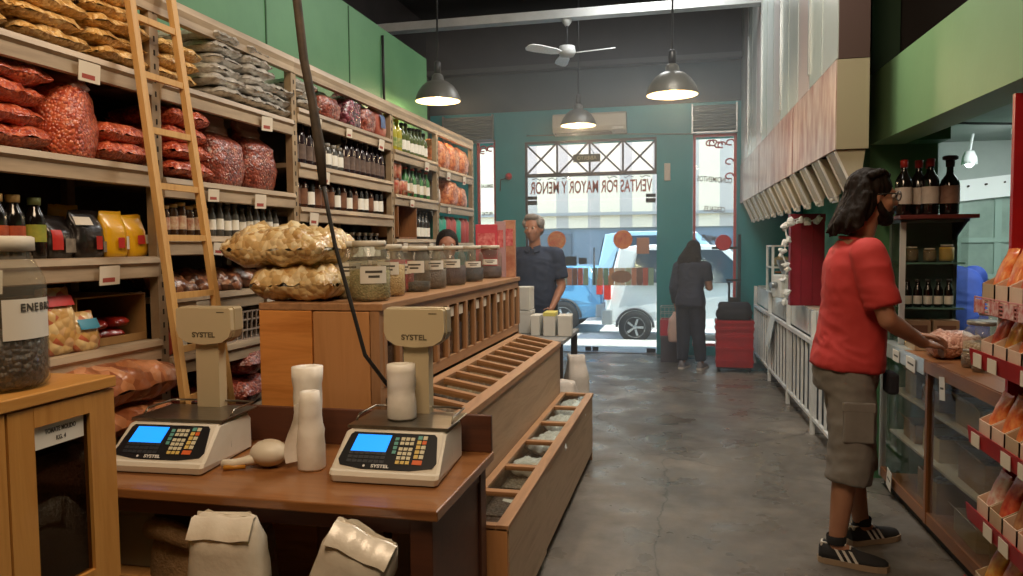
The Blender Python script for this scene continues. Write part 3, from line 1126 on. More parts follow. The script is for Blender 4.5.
# red bags of the second shelf
rp = bag_protos('red_snack_bag', 'bag', RED, 0.36, 0.28, 0.085, (11, 12, 13), wr=0.5)
for y, n, where in ((2.06, 4, 'stack left of the tall standing bag'), (2.56, 2, 'low stack left of the ladder')):
    stack(rp, -2.29, y, 1.83, n, 0.07, 'clear bag of red snacks, # in the ' + where, 'bags of red snacks', rg)
o = sack_mb(0.20, 0.22, 0.31, 8, top=0.62, topd=0.16, wr=0.07, fill=0.62).build('red_snack_bag', RED)
o.data.materials[0] = RED
tag(o, 'tall standing clear bag of red snacks with a gathered empty top', 'bag', 'bags of red snacks')
o.location = (-2.21, 2.325, 1.828)
FILM = glass('clear_film_top', '#f0dcd4', 1.4, 0.15, 0.35, '#d8b0a0')
q = sack_mb(0.17, 0.10, 0.13, 18, top=1.1, topd=0.35, wr=0.16, fill=0.3).build('gathered_top', FILM, o)
q.location = (0, 0, 0.235)
o.rotation_euler = (0.0, 0.03, 0.3)
# the second bay of the same shelf
stack(rp, -2.28, 2.93, 1.795, 4, 0.075, 'clear bag of red snacks, # in the stack seen between the ladder rails', 'bags of red snacks', rg)
for y, s, h, lab in ((3.27, 21, 0.28, 'standing bag of dark red goods right of the ladder'), (3.57, 22, 0.30, 'standing bag of dark red goods with a slanted clear top, beside the post')):
    o = sack_mb(0.28, 0.24, h, s, top=0.7, topd=0.18, wr=0.07).build('dark_red_bag', BRIK)
    tag(o, lab, 'bag', 'dark red standing bags')
    o.location = (-2.25, y, 1.793)
    q = sack_mb(0.20, 0.09, 0.10, s + 5, top=1.05, topd=0.3, wr=0.14, fill=0.3).build('gathered_top', FILM, o)
    q.location = (0, 0, h * 0.86)
    o.rotation_euler = (0, 0, 1.57)

# --- bay 2 top: silver bags
sp = bag_protos('silver_bag', 'bag', SILV, 0.42, 0.25, 0.062, (31, 32, 33, 34), wr=0.6)
for y, n, where in ((3.22, 6, 'tall stack right of the ladder'), (3.47, 6, 'tall stack in the middle of the shelf'), (3.68, 3, 'low stack by the upright')):
    stack(sp, -2.29, y, 2.19, n, 0.05, 'crinkled silver foil bag, # in the ' + where, 'silver foil bags', rg)
stack(sp, -2.29, 3.98, 2.27, 3, 0.05, 'crinkled silver foil bag, # in the stack behind the hanging cable', 'silver foil bags', rg)
stack(gp, -2.30, 2.86, 2.19, 3, 0.056, 'bag of golden puffed cereal, # in the stack seen between the ladder rails', 'golden cereal bags', rg)


# --- bottles
def bottle_mb(prof, seg=14):
    return MB().lathe(prof, seg=seg)


def bottle(name, label, body_m, cap_m, lab_m, r, h, neck=0.3, labz=(0.15, 0.42), capz=0.93, shoulder=0.62, cat='bottle'):
    t = thing(name, label, cat)
    rn = r * neck
    MB().lathe([(r * 0.9, 0), (r, 0.012), (r, h * shoulder), (r * 0.85, h * (shoulder + 0.07)), (rn * 1.15, h * (shoulder + 0.17)), (rn, h * (shoulder + 0.22)), (rn, h * 0.97)], seg=14).build('body', body_m, t)
    MB().lathe([(rn * 1.25, h * capz), (rn * 1.3, h * 0.995), (rn * 1.1, h)], seg=12).build('cap', cap_m, t)
    if lab_m:
        MB().lathe([(r * 1.015, h * labz[0]), (r * 1.015, h * labz[1])], seg=14, cap0=False, cap1=False).build('label', lab_m, t)
    return t


BLKG = mat('black_glass', '#14100e', 0.12, spec=0.7)
ORL = mat('orange_label', '#b5532a', 0.6, var='#8c3a1f', vs=25.0)
GRL = mat('green_yellow_label', '#a9a03a', 0.6, var='#7a8a30', vs=20.0)
CREAMC = mat('cream_cap', '#c2a46a', 0.5)
GRC = mat('green_cap', '#7c8a58', 0.5)
pb = Proto(bottle('sauce_bottle', '-', BLKG, CREAMC, ORL, 0.034, 0.215, 0.5, (0.28, 0.52), 0.88, 0.66))
for k, y in enumerate((1.80, 1.872, 1.944, 2.016, 2.088)):
    pb.put('black sauce bottle with orange label and cream cap, %s before the green-capped one' % ['fifth', 'fourth', 'third', 'second', 'first'][k], (-2.185 + 0.006 * (k % 2), y, 1.467), (0, 0, k), None, 'black sauce bottles')
b = bottle('sauce_bottle', 'black sauce bottle with yellow-green label and green cap, last of the row', BLKG, GRC, GRL, 0.034, 0.21, 0.5, (0.28, 0.56), 0.88, 0.66)
b['group'] = 'black sauce bottles'
b.location = (-2.185, 2.172, 1.467)

# black and yellow packets on that shelf
BKP = mat('black_packet', '#171313', 0.3, coat=0.4, var='#241d1b', vs=8.0, bump=0.5, bs=22.0)
YEL = mat('yellow_packet', '#d9a514', 0.32, coat=0.4, var='#cf9a10', vs=4.0, bump=0.4, bs=16.0)


def packet(name, label, m, marks, w, d, h, seed, loc, rz, lean=0.0, group=None, cat='packet'):
    o = sack_mb(w, d, h, seed, top=0.92, topd=0.08, wr=0.05, fill=0.55, seg=24, lv=10).build(name, m)
    tag(o, label, cat, group)
    o.location = loc
    o.rotation_euler = (0, lean, rz)
    for (x0, x1, z0, z1, mm) in marks:
        q = MB()
        n = 6
        rows = []
        for j in range(n + 1):
            z = z0 + (z1 - z0) * j / n
            tt = z / h
            bul = (0.53 * (1 - max(0, (tt - 0.5) / 0.5) ** 1.5 * 0.9)) * d + 0.006
            rows.append([Vector((x0 + (x1 - x0) * i / n, -bul * (1 - (2 * (x0 + (x1 - x0) * i / n) / w) ** 4 * 0.35), z)) for i in range(n + 1)])
        pts = [p for r_ in rows for p in r_]
        pts += [p + Vector((0, 0.02, 0)) for p in pts]
        m1 = (n + 1) * (n + 1)
        fs = [(j * (n + 1) + i, j * (n + 1) + i + 1, (j + 1) * (n + 1) + i + 1, (j + 1) * (n + 1) + i) for j in range(n) for i in range(n)]
        fs += [tuple(m1 + i for i in f[::-1]) for f in fs]
        q.poly(pts, fs, True)
        q.build('printed_mark', mm, o)
    return o


REDM, WHM, GRYM = mat('red_print', '#b3261e', 0.5), mat('white_print', '#d8d2c4', 0.5), mat('grey_print', '#8f8578', 0.5, var='#6d645a', vs=30.0)
RZ = PI / 2      # packets face the aisle (+x)
packet('black_packet', 'black packet with a red stripe, right beside the green-capped bottle', BKP, [(-0.06, -0.02, 0.03, 0.10, REDM), (-0.01, 0.05, 0.02, 0.07, GRYM)], 0.14, 0.10, 0.15, 41, (-2.215, 2.275, 1.468), RZ + 0.1, 0, 'black packets on the middle shelf')
packet('black_packet', 'black packet with white script and a red mark, beside the yellow packets', BKP, [(-0.07, 0.0, 0.12, 0.15, WHM), (0.0, 0.03, 0.03, 0.08, REDM), (0.035, 0.075, 0.02, 0.06, GRYM)], 0.15, 0.10, 0.175, 42, (-2.20, 2.40, 1.468), RZ, 0, 'black packets on the middle shelf')
packet('yellow_packet', 'yellow packet standing beside the black packets', YEL, [(-0.015, 0.02, 0.035, 0.075, REDM), (0.03, 0.055, 0.03, 0.08, WHM)], 0.125, 0.08, 0.175, 43, (-2.18, 2.515, 1.468), RZ, 0, 'yellow packets on the middle shelf')
packet('yellow_packet', 'yellow packet next to the shelf upright, slightly leaning', YEL, [(-0.02, 0.02, 0.05, 0.085, REDM), (0.025, 0.045, 0.05, 0.085, WHM)], 0.125, 0.08, 0.165, 44, (-2.18, 2.63, 1.468), RZ, -0.06, 'yellow packets on the middle shelf')
packet('yellow_packet', 'dim yellow packet standing in the row behind the front packets', YEL, [], 0.15, 0.07, 0.20, 45, (-2.34, 2.46, 1.468), RZ, 0, 'yellow packets on the middle shelf')

# shelf below: pasta bags, open carton with packets
PAST = pieces('pasta_mix', '#b53a22', '#d6b27a', '#ead9b0', 30, 0.3, 0.7)
packet('pasta_bag', 'tall clear bag of pale pasta with a red header, left of the open carton', pieces('pasta_pale', '#c79a58', '#dcc08a', '#b5482c', 34, 0.3, 0.7), [(-0.06, 0.06, 0.17, 0.205, REDM)], 0.15, 0.10, 0.23, 51, (-2.17, 2.215, 1.133), RZ, 0, 'bags on the low shelf')
packet('pasta_bag', 'small clear bag of pasta with a blue corner, against the open carton', pieces('pasta_pale', '#c79a58', '#dcc08a', '#b5482c', 34, 0.3, 0.7), [(-0.045, 0.045, 0.08, 0.115, mat('blue_print', '#2d7f9a', 0.5))], 0.12, 0.09, 0.14, 52, (-2.15, 2.315, 1.133), RZ, 0, 'bags on the low shelf')
CARD = mat('cardboard', '#94703f', 0.8, var='#856236', vs=5.0)
CARDD = mat('cardboard_grey', '#b8a283', 0.8, var='#a99374', vs=5.0)


def carton(label, loc, rz, w, d, h, m=CARD, th=0.005, flap=0.0, name='carton', group=None, front=1.0):
    t = thing(name, label, 'box', loc, rz, group)
    b = MB()
    b.box((-w / 2, -d / 2, 0), (w / 2, d / 2, th))
    b.box((-w / 2, d / 2 - th, th), (w / 2, d / 2, h))
    b.box((-w / 2, -d / 2, th), (w / 2, -d / 2 + th, h * front))
    b.box((-w / 2, -d / 2 + th, th), (-w / 2 + th, d / 2 - th, h))
    b.box((w / 2 - th, -d / 2 + th, th), (w / 2, d / 2 - th, h))
    b.build('box_body', m, t)
    if flap:
        f = MB()
        f.prism([(-w / 2, d / 2, h), (-w / 2, d / 2 + flap * 0.5, h + flap * 0.6), (-w / 2, d / 2 + flap * 0.5 + 0.004, h + flap * 0.6), (-w / 2, d / 2 + 0.004, h)], (w, 0, 0))
        f.build('flap', m, t)
    return t


t = carton('open brown carton lying on its side on the low shelf, red packets inside', (-2.33, 2.49, 1.132), 0, 0.34, 0.36, 0.2)
t.rotation_euler = (0, 0, 0)
rdp = Proto(tag(pillow_mb(0.13, 0.10, 0.04, 55, n=10).build('red_packet', mat('red_foil', '#a8281e', 0.3, coat=0.5, var='#8a1f18', vs=12.0)), '-', 'packet'))
for k, (x, y, z, a) in enumerate(((-2.25, 2.42, 0.006, 0.3), (-2.25, 2.54, 0.006, 1.2), (-2.255, 2.47, 0.047, 0.7), (-2.25, 2.57, 0.05, 0.1))):
    rdp.put('small red packet in the open carton, %s' % ['at its left', 'in its middle', 'on top of the others at left', 'on top at right'][k], (x, y, 1.14 + z), (0, 0, a), None, 'red packets in the open carton')
# replace the carton's tall front by the low one of a display tray
for ch in list(t.children):
    bpy.data.objects.remove(ch)
cb = MB()
cb.box((-0.17, -0.18, 0), (0.17, 0.18, 0.005))
cb.box((-0.17, -0.18, 0.005), (0.17, -0.175, 0.19))
cb.box((-0.17, 0.175, 0.005), (0.17, 0.18, 0.19))
cb.box((-0.17, -0.175, 0.005), (-0.165, 0.175, 0.19))
cb.box((-0.165, -0.175, 0.185), (0.17, 0.175, 0.19))
cb.box((0.165, -0.175, 0.005), (0.17, 0.175, 0.03))
cb.build('box_body', CARD, t)

# big bag of brown crackers at the bottom
for k, (y, z, s, lab) in enumerate(((2.36, 0.905, 61, 'upper big clear bag of brown crackers under the low shelf'), (2.30, 0.805, 62, 'lower big clear bag of brown crackers under the low shelf'))):
    o = pillow_mb(0.46, 0.62, 0.17 if k == 0 else 0.12, s, n=18, wr=0.25).build('cracker_bag', TANB)
    tag(o, lab, 'bag', 'big bags of brown crackers')
    o.location = (-2.20, y + 0.02, z)

# --- bay 2 lower shelves: jars/bottles row
pj1 = Proto(bottle('condiment_bottle', '-', mat('brown_jar', '#3a2618', 0.15), CREAMC, mat('white_red_label', '#c9b79a', 0.6, var='#a06048', vs=30.0), 0.024, 0.14, 0.7, (0.2, 0.6), 0.88, 0.75))
pj2 = Proto(bottle('condiment_bottle', '-', mat('grey_glass', '#4d4c49', 0.12), mat('dark_cap', '#2b2826', 0.5), mat('pale_label', '#a39d90', 0.6), 0.022, 0.16, 0.55, (0.2, 0.5), 0.9, 0.6))
y = 2.80
k = 0
while y < 3.74:
    pr = pj1 if y < 3.12 else pj2
    pr.put(('small jar with white and red label, %s from the ladder on the upper bottle shelf' if y < 3.12 else 'slim grey glass bottle, %s from the ladder on the upper bottle shelf') % NTH[min(k, 17)], (-2.16, y, 1.552), (0, 0, k * 0.7), (1, 1, 0.92 + 0.16 * ((k * 37) % 5) / 5), 'small bottles behind the ladder')
    y += 0.054 if y < 3.12 else 0.062
    k += 1
bp = bag_protos('spice_bag', 'bag', BRWN, 0.22, 0.22, 0.085, (71, 72, 73), wr=0.35)
for k, y in enumerate((2.86, 3.06, 3.26, 3.46, 3.64)):
    bp[k % 3].put('clear bag of brown dried goods, %s from the ladder along its shelf' % NTH[k], (-2.24, y, 1.298), (0, 0.35, 0.3 * k), (1, 1, 1.15), 'bags of brown dried goods')
for k, y in enumerate((2.76, 2.85)):
    packet('red_bottle_pack', ['red packet standing between upright and ladder rail, above the bottom shelf', 'red and white packet standing right of the ladder rail'][k], mat('red_pack', '#9c2a1c', 0.4, var='#b8452c', vs=10.0), [(-0.03, 0.03, 0.03, 0.07, WHM)] if k else [], 0.08, 0.06, 0.14, 80 + k, (-2.16, y, 1.047), RZ, 0, 'red packets behind the scale')
bk = thing('wire_basket', 'pale plastic basket on the low shelf behind the ladder', 'basket', (-2.25, 3.32, 1.047))
WB = mat('pale_basket', '#a39284', 0.5)
bm_ = MB()
for yy in [-0.20 + 0.04 * i for i in range(11)]:
    bm_.bar((0.13, yy, 0), (0.14, yy, 0.14), 0.008)
    bm_.bar((-0.13, yy, 0), (-0.14, yy, 0.14), 0.008)
for z in (0.004, 0.05, 0.1, 0.14):
    bm_.bar((0.135, -0.2, z), (0.135, 0.2, z), 0.008)
    bm_.bar((-0.135, -0.2, z), (-0.135, 0.2, z), 0.008)
    for s in (-1, 1):
        bm_.bar((-0.135, s * 0.2, z), (0.135, s * 0.2, z), 0.008)
bm_.box((-0.135, -0.2, 0), (0.135, 0.2, 0.006))
bm_.build('basket_body', WB, bk)
dp = bag_protos('dark_red_bag', 'bag', BRIK, 0.36, 0.34, 0.14, (91, 92), wr=0.3)
for k, (y, z) in enumerate(((2.95, 0.723), (3.34, 0.723), (3.36, 0.87), (3.0, 0.353), (3.4, 0.353))):
    dp[k % 2].put('big clear bag of dark red goods, ' + ['on the bottom shelf behind the left scale', 'on the bottom shelf beside the counter, lower one', 'on the bottom shelf beside the counter, upper one', 'near the floor by the ladder foot', 'near the floor beside the counter'][k], (-2.26, y, z), (0, 0, 0.2 * k), None, 'dark red bags low on the shelves')

# --- bay 3: dark red bags on top, two rows of dark bottles
for k, (y, s, w, h, mm, lab) in enumerate(((4.30, 101, 0.26, 0.17, BRIK, 'slumped dark red bag on the top shelf behind the cable'), (4.62, 102, 0.26, 0.22, pieces('dark_berry', '#3d1420', '#6a2030', '#a06070', 45, 0.25, 0.8), 'dark berry-coloured clear bag with a gathered top on the top shelf'), (4.86, 103, 0.22, 0.20, BRIK, 'plain dark red bag standing left of the blue-printed bag'))):
    o = sack_mb(w, 0.24, h, s, top=0.5 if k != 1 else 0.25, topd=0.3, wr=0.1).build('dark_red_bag', mm)
    tag(o, lab, 'bag', 'dark red bags on the top shelf')
    o.location = (-2.22, y, 2.268)
    o.rotation_euler = (0, 0, RZ)
packet('red_packet', 'red packet printed with a blue emblem, on the top shelf beside the upright', mat('brick_pack', '#8f4434', 0.4, var='#a0523e', vs=8.0), [(-0.05, 0.03, 0.06, 0.15, mat('navy_print', '#2c3f68', 0.5, var='#4d6896', vs=18.0))], 0.20, 0.12, 0.225, 104, (-2.17, 5.07, 2.268), RZ)
BRB = mat('brown_bottle', '#2a1712', 0.15, spec=0.7)
LB1 = mat('wine_label', '#6d5a50', 0.6, var='#4c3c36', vs=20.0)
pa = Proto(bottle('vinegar_bottle', '-', mat('dark_violet_glass', '#2b2024', 0.14, spec=0.7), mat('dark_cap', '#2b2826', 0.5), LB1, 0.034, 0.25, 0.45, (0.12, 0.45), 0.9, 0.62))
pc = Proto(bottle('vinegar_bottle', '-', mat('grey_glass', '#4d4c49', 0.12), mat('grey_cap', '#8d8a84', 0.5), mat('pale_label', '#a39d90', 0.6), 0.03, 0.16, 0.6, (0.2, 0.6), 0.86, 0.7))
k = 0
y = 3.90
while y < 5.16:
    short = 4.22 < y < 4.48
    (pc if short else pa).put(('short grey bottle, %s along the upper bottle row' if short else 'dark violet bottle, %s along the upper bottle row') % NTH[k], (-2.165, y, 1.967), (0, 0, k * 0.9), (1, 1, 0.95 + 0.1 * ((k * 7) % 4) / 4), 'dark bottles in the upper row')
    y += 0.082
    k += 1
pd = Proto(bottle('liqueur_bottle', '-', mat('amber_bottle', '#3e2216', 0.15, spec=0.7), mat('grey_cap', '#8d8a84', 0.5), mat('amber_label', '#7d5338', 0.6, var='#5c3a28', vs=20.0), 0.036, 0.235, 0.45, (0.1, 0.5), 0.9, 0.6))
pe = Proto(bottle('liqueur_bottle', '-', mat('black_glass', '#14100e', 0.12), mat('dark_cap', '#2b2826', 0.5), mat('pale_label', '#a39d90', 0.6), 0.036, 0.235, 0.42, (0.1, 0.42), 0.9, 0.6))
y = 3.90
k = 0
while y < 5.16:
    am = k % 4 != 2 if y < 4.55 else k % 3 == 0
    (pd if am else pe).put(('amber bottle with brown label, %s along the lower bottle row' if am else 'black bottle with pale label, %s along the lower bottle row') % NTH[k], (-2.165, y, 1.722), (0, 0, k * 0.9), (1, 1, 0.92 + 0.1 * ((k * 5) % 4) / 4), 'bottles in the lower row')
    y += 0.085
    k += 1
# below that, small dark bottles seen above the jars
pf_ = Proto(bottle('small_bottle', '-', mat('black_glass', '#14100e', 0.12), mat('pale_cap', '#b9b3a6', 0.5), mat('pale_label', '#a39d90', 0.6), 0.03, 0.19, 0.5, (0.15, 0.5), 0.9, 0.6))
for k, y in enumerate([3.95 + 0.1 * i for i in range(12)]):
    pf_.put('small dark bottle, %s along the shelf just above the counter jars' % NTH[k], (-2.17, y, 1.402), (0, 0, k), None, 'small dark bottles above the jars')

# --- bay 4: oils on top, red tins and green bottles below
po1 = Proto(bottle('oil_bottle', '-', mat('yellow_oil', '#a8a030', 0.12, spec=0.6, coat=0.4), mat('yellow_cap', '#d8c23a', 0.5), mat('green_label', '#5d7a38', 0.6, var='#c6c07a', vs=14.0), 0.042, 0.27, 0.4, (0.15, 0.42), 0.92, 0.62))
po2 = Proto(bottle('oil_bottle', '-', mat('green_oil', '#4c5a28', 0.12, spec=0.6), mat('dark_cap', '#2b2826', 0.5), mat('pale_label', '#a39d90', 0.6), 0.034, 0.25, 0.4, (0.15, 0.45), 0.92, 0.6))
for k, y in enumerate((5.28, 5.38, 5.48, 5.585, 5.67, 5.755, 5.84, 5.92, 6.0, 6.08)):
    pr = po1 if k < 3 else po2
    pr.put(('yellow oil bottle, %s from the upright on the top shelf' if k < 3 else 'green oil bottle, %s from the upright on the top shelf') % NTH[k], (-2.17, y, 2.207), (0, 0, k), (1, 1, 1 - 0.03 * ((k * 3) % 4)), 'oil bottles on the top shelf')
packet('packet', 'brown and white packet at the end of the oil shelf', mat('brown_white_pack', '#a4836a', 0.5, var='#d8cdbd', vs=12.0), [], 0.12, 0.10, 0.20, 121, (-2.29, 6.12, 2.207), RZ)
pg1 = Proto(bottle('green_bottle', '-', mat('green_bottle_glass', '#3f7a46', 0.15), mat('red_cap', '#a03428', 0.5), mat('pale_label', '#a39d90', 0.6), 0.035, 0.235, 0.42, (0.15, 0.45), 0.92, 0.6))
pg2 = Proto(bottle('green_bottle', '-', mat('dark_green_glass', '#243a26', 0.15), mat('dark_cap', '#2b2826', 0.5), mat('cream_label', '#c9bfa8', 0.6), 0.033, 0.25, 0.42, (0.15, 0.45), 0.92, 0.6))
for k, y in enumerate((5.64, 5.72, 5.8, 5.88, 5.96, 6.04, 6.12)):
    (pg1 if k % 2 == 0 else pg2).put(('green bottle with red cap, %s from the upright end of the second shelf' if k % 2 == 0 else 'dark green bottle with cream label, %s from the red jars') % NTH[k], (-2.17, y, 1.882), (0, 0, k), None, 'green bottles on the second shelf')
tn = thing('food_tin', '-', 'tin')
MB().lathe([(0.042, 0), (0.042, 0.11), (0.039, 0.115)], seg=18).build('tin_body', mat('red_tin', '#a83a2e', 0.35, var='#d8b090', vs=16.0), tn)
MB().lathe([(0.043, 0.113), (0.043, 0.119), (0.036, 0.119)], seg=18).build('lid', ALU, tn)
tn = Proto(tn)
for k, (y, z) in enumerate(((5.29, 0), (5.385, 0), (5.48, 0), (5.565, 0), (5.34, 0.121), (5.44, 0.121))):
    tn.put('red tin on the second shelf, ' + (['first', 'second', 'third', 'fourth'][k] + ' of the bottom row' if k < 4 else ['left one stacked on top', 'right one stacked on top'][k - 4]), (-2.165, y, 1.882 + z), (0, 0, k), None, 'red tins on the second shelf')
# wooden box with handle on the third shelf
wbx = thing('wooden_box', 'brown wooden display box with an open front above the jars', 'box', (-2.2, 5.50, 1.552))
WDK = wood('brown_board', '#6a4426', '#8a5c36', 'Z', 1.0)
q = MB()
for a, b in (((-0.12, -0.2, 0), (0.1, -0.185, 0.3)), ((-0.12, 0.185, 0), (0.1, 0.2, 0.3)), ((-0.12, -0.2, 0.285), (0.1, 0.2, 0.3)), ((-0.12, -0.2, 0), (0.1, 0.2, 0.015)), ((-0.12, -0.2, 0), (-0.11, 0.2, 0.3))):
    q.box(a, b)
q.build('box_body', WDK, wbx)
MB().tube([(0.1, -0.1, 0.29), (0.11, -0.1, 0.36), (0.11, 0.1, 0.36), (0.1, 0.1, 0.29)], 0.01, 6).build('handle', WDK, wbx)
for k, y in enumerate((5.78, 5.86, 5.94, 6.02, 6.1)):
    pe.put('black bottle with pale label, %s from the wooden box' % NTH[k], (-2.17, y, 1.552), (0, 0, k), None, 'black bottles beside the wooden box')

# --- bay 5: orange bags
for k, (y, z, s, h) in enumerate(((6.48, 2.178, 131, 0.25), (6.78, 2.178, 132, 0.25), (7.07, 2.178, 133, 0.25), (6.72, 1.868, 134, 0.24), (6.99, 1.868, 135, 0.20))):
    o = sack_mb(0.27, 0.26, h, s, top=0.85, topd=0.4, wr=0.06, fill=0.8).build('orange_snack_bag', ORNG)
    tag(o, 'full clear bag of orange snacks, ' + ['first', 'second', 'third'][k % 3] + ' from the upright on the ' + ('top' if k < 3 else 'second') + ' shelf', 'bag', 'bags of orange snacks')
    o.location = (-2.22, y, z)
    o.rotation_euler = (0, 0, RZ)
for k, (y, lab) in enumerate(((6.36, 'white packet standing left of the orange bags on the second shelf'), (7.18, 'white packet at the end of the second shelf by the window'))):
    packet('white_packet', lab, mat('white_pack', '#cfc6bb', 0.5, var='#b89a8c', vs=10.0), [], 0.12, 0.1, 0.19, 141 + k, (-2.18, y, 1.868), RZ)
TUB = Proto(tag(MB().lathe([(0.045, 0), (0.05, 0.01), (0.05, 0.2), (0.035, 0.22), (0.03, 0.24), (0.001, 0.24)], seg=16).build('plastic_tub', mat('teal_tub', '#2e9a86', 0.4)), '-', 'tub'))
TUR = Proto(tag(MB().lathe([(0.045, 0), (0.05, 0.01), (0.05, 0.2), (0.035, 0.22), (0.03, 0.24), (0.001, 0.24)], seg=16).build('plastic_tub', mat('red_tub', '#a84848', 0.4)), '-', 'tub'))
for k, y in enumerate((6.36, 6.5, 6.64, 6.8, 6.95, 7.1, 7.22)):
    (TUB if k in (0, 1, 4) else TUR).put('%s plastic tub, %s along the shelf above the far jars' % ('teal' if k in (0, 1, 4) else 'dull red', NTH[k]), (-2.17, y, 1.522), (0, 0, 0), None, 'plastic tubs above the far jars')

# --- ladder leaning on the shelves
LAD = wood('ladder_pine', '#b98a4e', '#cda468', 'Z', 1.0, 0.5)
ld = thing('ladder', 'wooden ladder leaning against the steel shelves', 'ladder')
zt, zb, xt, xb = 2.75, 0.0, -2.055, -1.80
def lx(z):
    return xb + (xt - xb) * (z / 2.55)
r1t, r1b = (126, 0), (188, 395)
def on_ladder(px, py):
    # the ladder plane: x varies linearly with z
    n = Vector((2.55, 0, -(xt - xb)))
    return ap(px, py, (xb, 0, 0), n.normalized())
A0, A1 = on_ladder(130, 0), on_ladder(185, 398)
B0, B1 = on_ladder(171, 0), on_ladder(230, 398)
def ext(a, b, z):
    return a + (b - a) * ((z - a.z) / (b.z - a.z))
railA = (ext(A0, A1, 2.72), ext(A0, A1, 0.0))
railB = (ext(B0, B1, 2.72), ext(B0, B1, 0.0))
for p, q in (railA, railB):
    MB().bar(p, q, 0.024, 0.032, (0, 1, 0)).build('rail', LAD, ld)
for py in (-30, 24, 80, 134, 188, 238, 294, 345, 392):
    # where the rung meets each rail
    z = on_ladder(150 + py * 0.15, py).z
    MB().bar(ext(A0, A1, z), ext(B0, B1, z), 0.018, 0.024, (0, 0, 1)).build('rung', LAD, ld)


# ================================================================== serving counter with bin tiers
OAKX = wood('counter_wood_x', '#8a6140', '#a97c54', 'X', 0.8, 0.42)
OAKY = wood('counter_wood_y', '#8a6444', '#ad835e', 'Y', 0.8, 0.42)
OAKZ = wood('counter_wood_z', '#866242', '#a67c58', 'Z', 0.8, 0.42)
PLYO = wood('orange_plywood', '#bb7434', '#da944e', 'X', 0.6, 0.38, 0.2)
PLYT = wood('tan_plywood', '#b27c4a', '#c6905e', 'Z', 0.35, 0.42, 0.15)
PALEW = wood('pale_bin_wood', '#9c8264', '#b79c7e', 'Y', 0.6, 0.5)
PGLASS = glass('bin_glass', '#f2f4f2', 1.3, 0.03)
DARKIN = mat('dark_inside', '#2c211a', 0.9)
CY0, CY1 = 2.79, 5.30
CXB, CXF, CZT = -1.72, -1.19, 1.272
ct = thing('serving_counter', 'tall wooden counter with a row of glazed bins under the jars', 'counter', (0, 0, 0))
MB().box((CXB, CY0 + 0.0, CZT - 0.028), (CXF + 0.012, CY1, CZT), 0.003).build('counter_top', OAKY, ct)
b = MB()
b.use(OAKZ)
b.box((CXB, CY0 + 0.03, 0), (CXB + 0.02, CY1, CZT - 0.03))
b.box((CXB, CY1 - 0.02, 0), (CXF, CY1, CZT - 0.03))
b.box((CXB + 0.02, CY0 + 0.03, 0.0), (CXF - 0.02, CY1 - 0.02, 0.86))
b.build('carcass', None, ct)
MB().box((CXB, CY0, 0.10), (-1.485, CY0 + 0.028, CZT - 0.03), 0.003).build('end_panel', PLYO, ct)
MB().box((-1.475, CY0 - 0.006, 0.10), (-1.232, CY0 + 0.026, CZT - 0.032), 0.003).build('end_panel', PLYT, ct)
MB().box((-1.228, CY0 - 0.004, 0.1), (CXF, CY0 + 0.05, CZT - 0.03)).build('corner_post', OAKZ, ct)
# glazed bin fronts between z .88 and top
nb = 15
zb0, zb1 = 0.885, CZT - 0.03
r = MB()
r.box((CXF - 0.025, CY0 + 0.05, zb0), (CXF, CY1, zb0 + 0.05))
r.box((CXF - 0.025, CY0 + 0.05, zb1 - 0.045), (CXF, CY1, zb1))
r.build('front_rail', OAKY, ct)
step = (CY1 - CY0 - 0.05) / nb
fill_cols = ['#6a4a3a', '#8f8478', '#4c4a4e', '#b0a48e', '#5a3a30', '#7c6a5a', '#3c4654', '#9a8a74']
for k in range(nb + 1):
    y = CY0 + 0.05 + k * step
    MB().box((CXF - 0.03, y - 0.018, zb0 + 0.05), (CXF + 0.004, y + 0.018, zb1 - 0.045), 0.003).build('front_stile', OAKZ, ct)
    if k < nb:
        MB().box((CXF - 0.018, y + 0.018, zb0 + 0.05), (CXF - 0.014, y + step - 0.018, zb1 - 0.045)).build('glass_front', PGLASS, ct)
        g = MB()
        f = [0.62, 0.8, 0.5, 0.7, 0.85, 0.55][k % 6]
        g.box((CXF - 0.28, y + 0.012, zb0), (CXF - 0.022, y + step - 0.012, zb0 + 0.05 + (zb1 - zb0 - 0.12) * f))
        g.build('bin_contents', pieces('bin_fill_%d' % (k % 8), fill_cols[k % 8], fill_cols[(k + 3) % 8] if k % 2 else fill_cols[k % 8], None, 90, 0.6, 0.0, 0.4, 0.0), ct)
        if k % 3 != 1:
            MB().box((CXF - 0.0135, y + 0.03, zb1 - 0.11), (CXF - 0.0115, y + step - 0.03, zb1 - 0.06)).build('price_tag', TAGM, ct)

# middle tier: sloping lid of framed glass bins
T2X, T2Z = -0.888, 0.825
T2Y0, T2Y1 = 2.85, 5.18
t2 = thing('bin_tier', 'middle wooden bin tier with a sloping row of narrow glass lids', 'bin unit', (0, 0, 0))
b = MB()
b.use(PALEW).prism([(CXF + 0.013, T2Y0, 0), (T2X, T2Y0, 0), (T2X, T2Y0, T2Z - 0.10), (CXF + 0.013, T2Y0, T2Z - 0.06)], (0, T2Y1 - T2Y0, 0))
b.build('carcass', None, t2)
MB().box((T2X - 0.002, T2Y0, 0.0), (T2X + 0.012, T2Y1, T2Z - 0.012), 0.002).build('front_board', PALEW, t2)
MB().box((CXF + 0.013, T2Y0 - 0.012, 0.0), (T2X, T2Y0, T2Z - 0.01)).build('end_board', OAKZ, t2)
MB().box((CXF + 0.013, T2Y1, 0.0), (T2X + 0.012, T2Y1 + 0.012, T2Z - 0.005)).build('end_board', OAKZ, t2)


def slope(x):
    return T2Z + (x - T2X) / (CXF - T2X) * 0.055


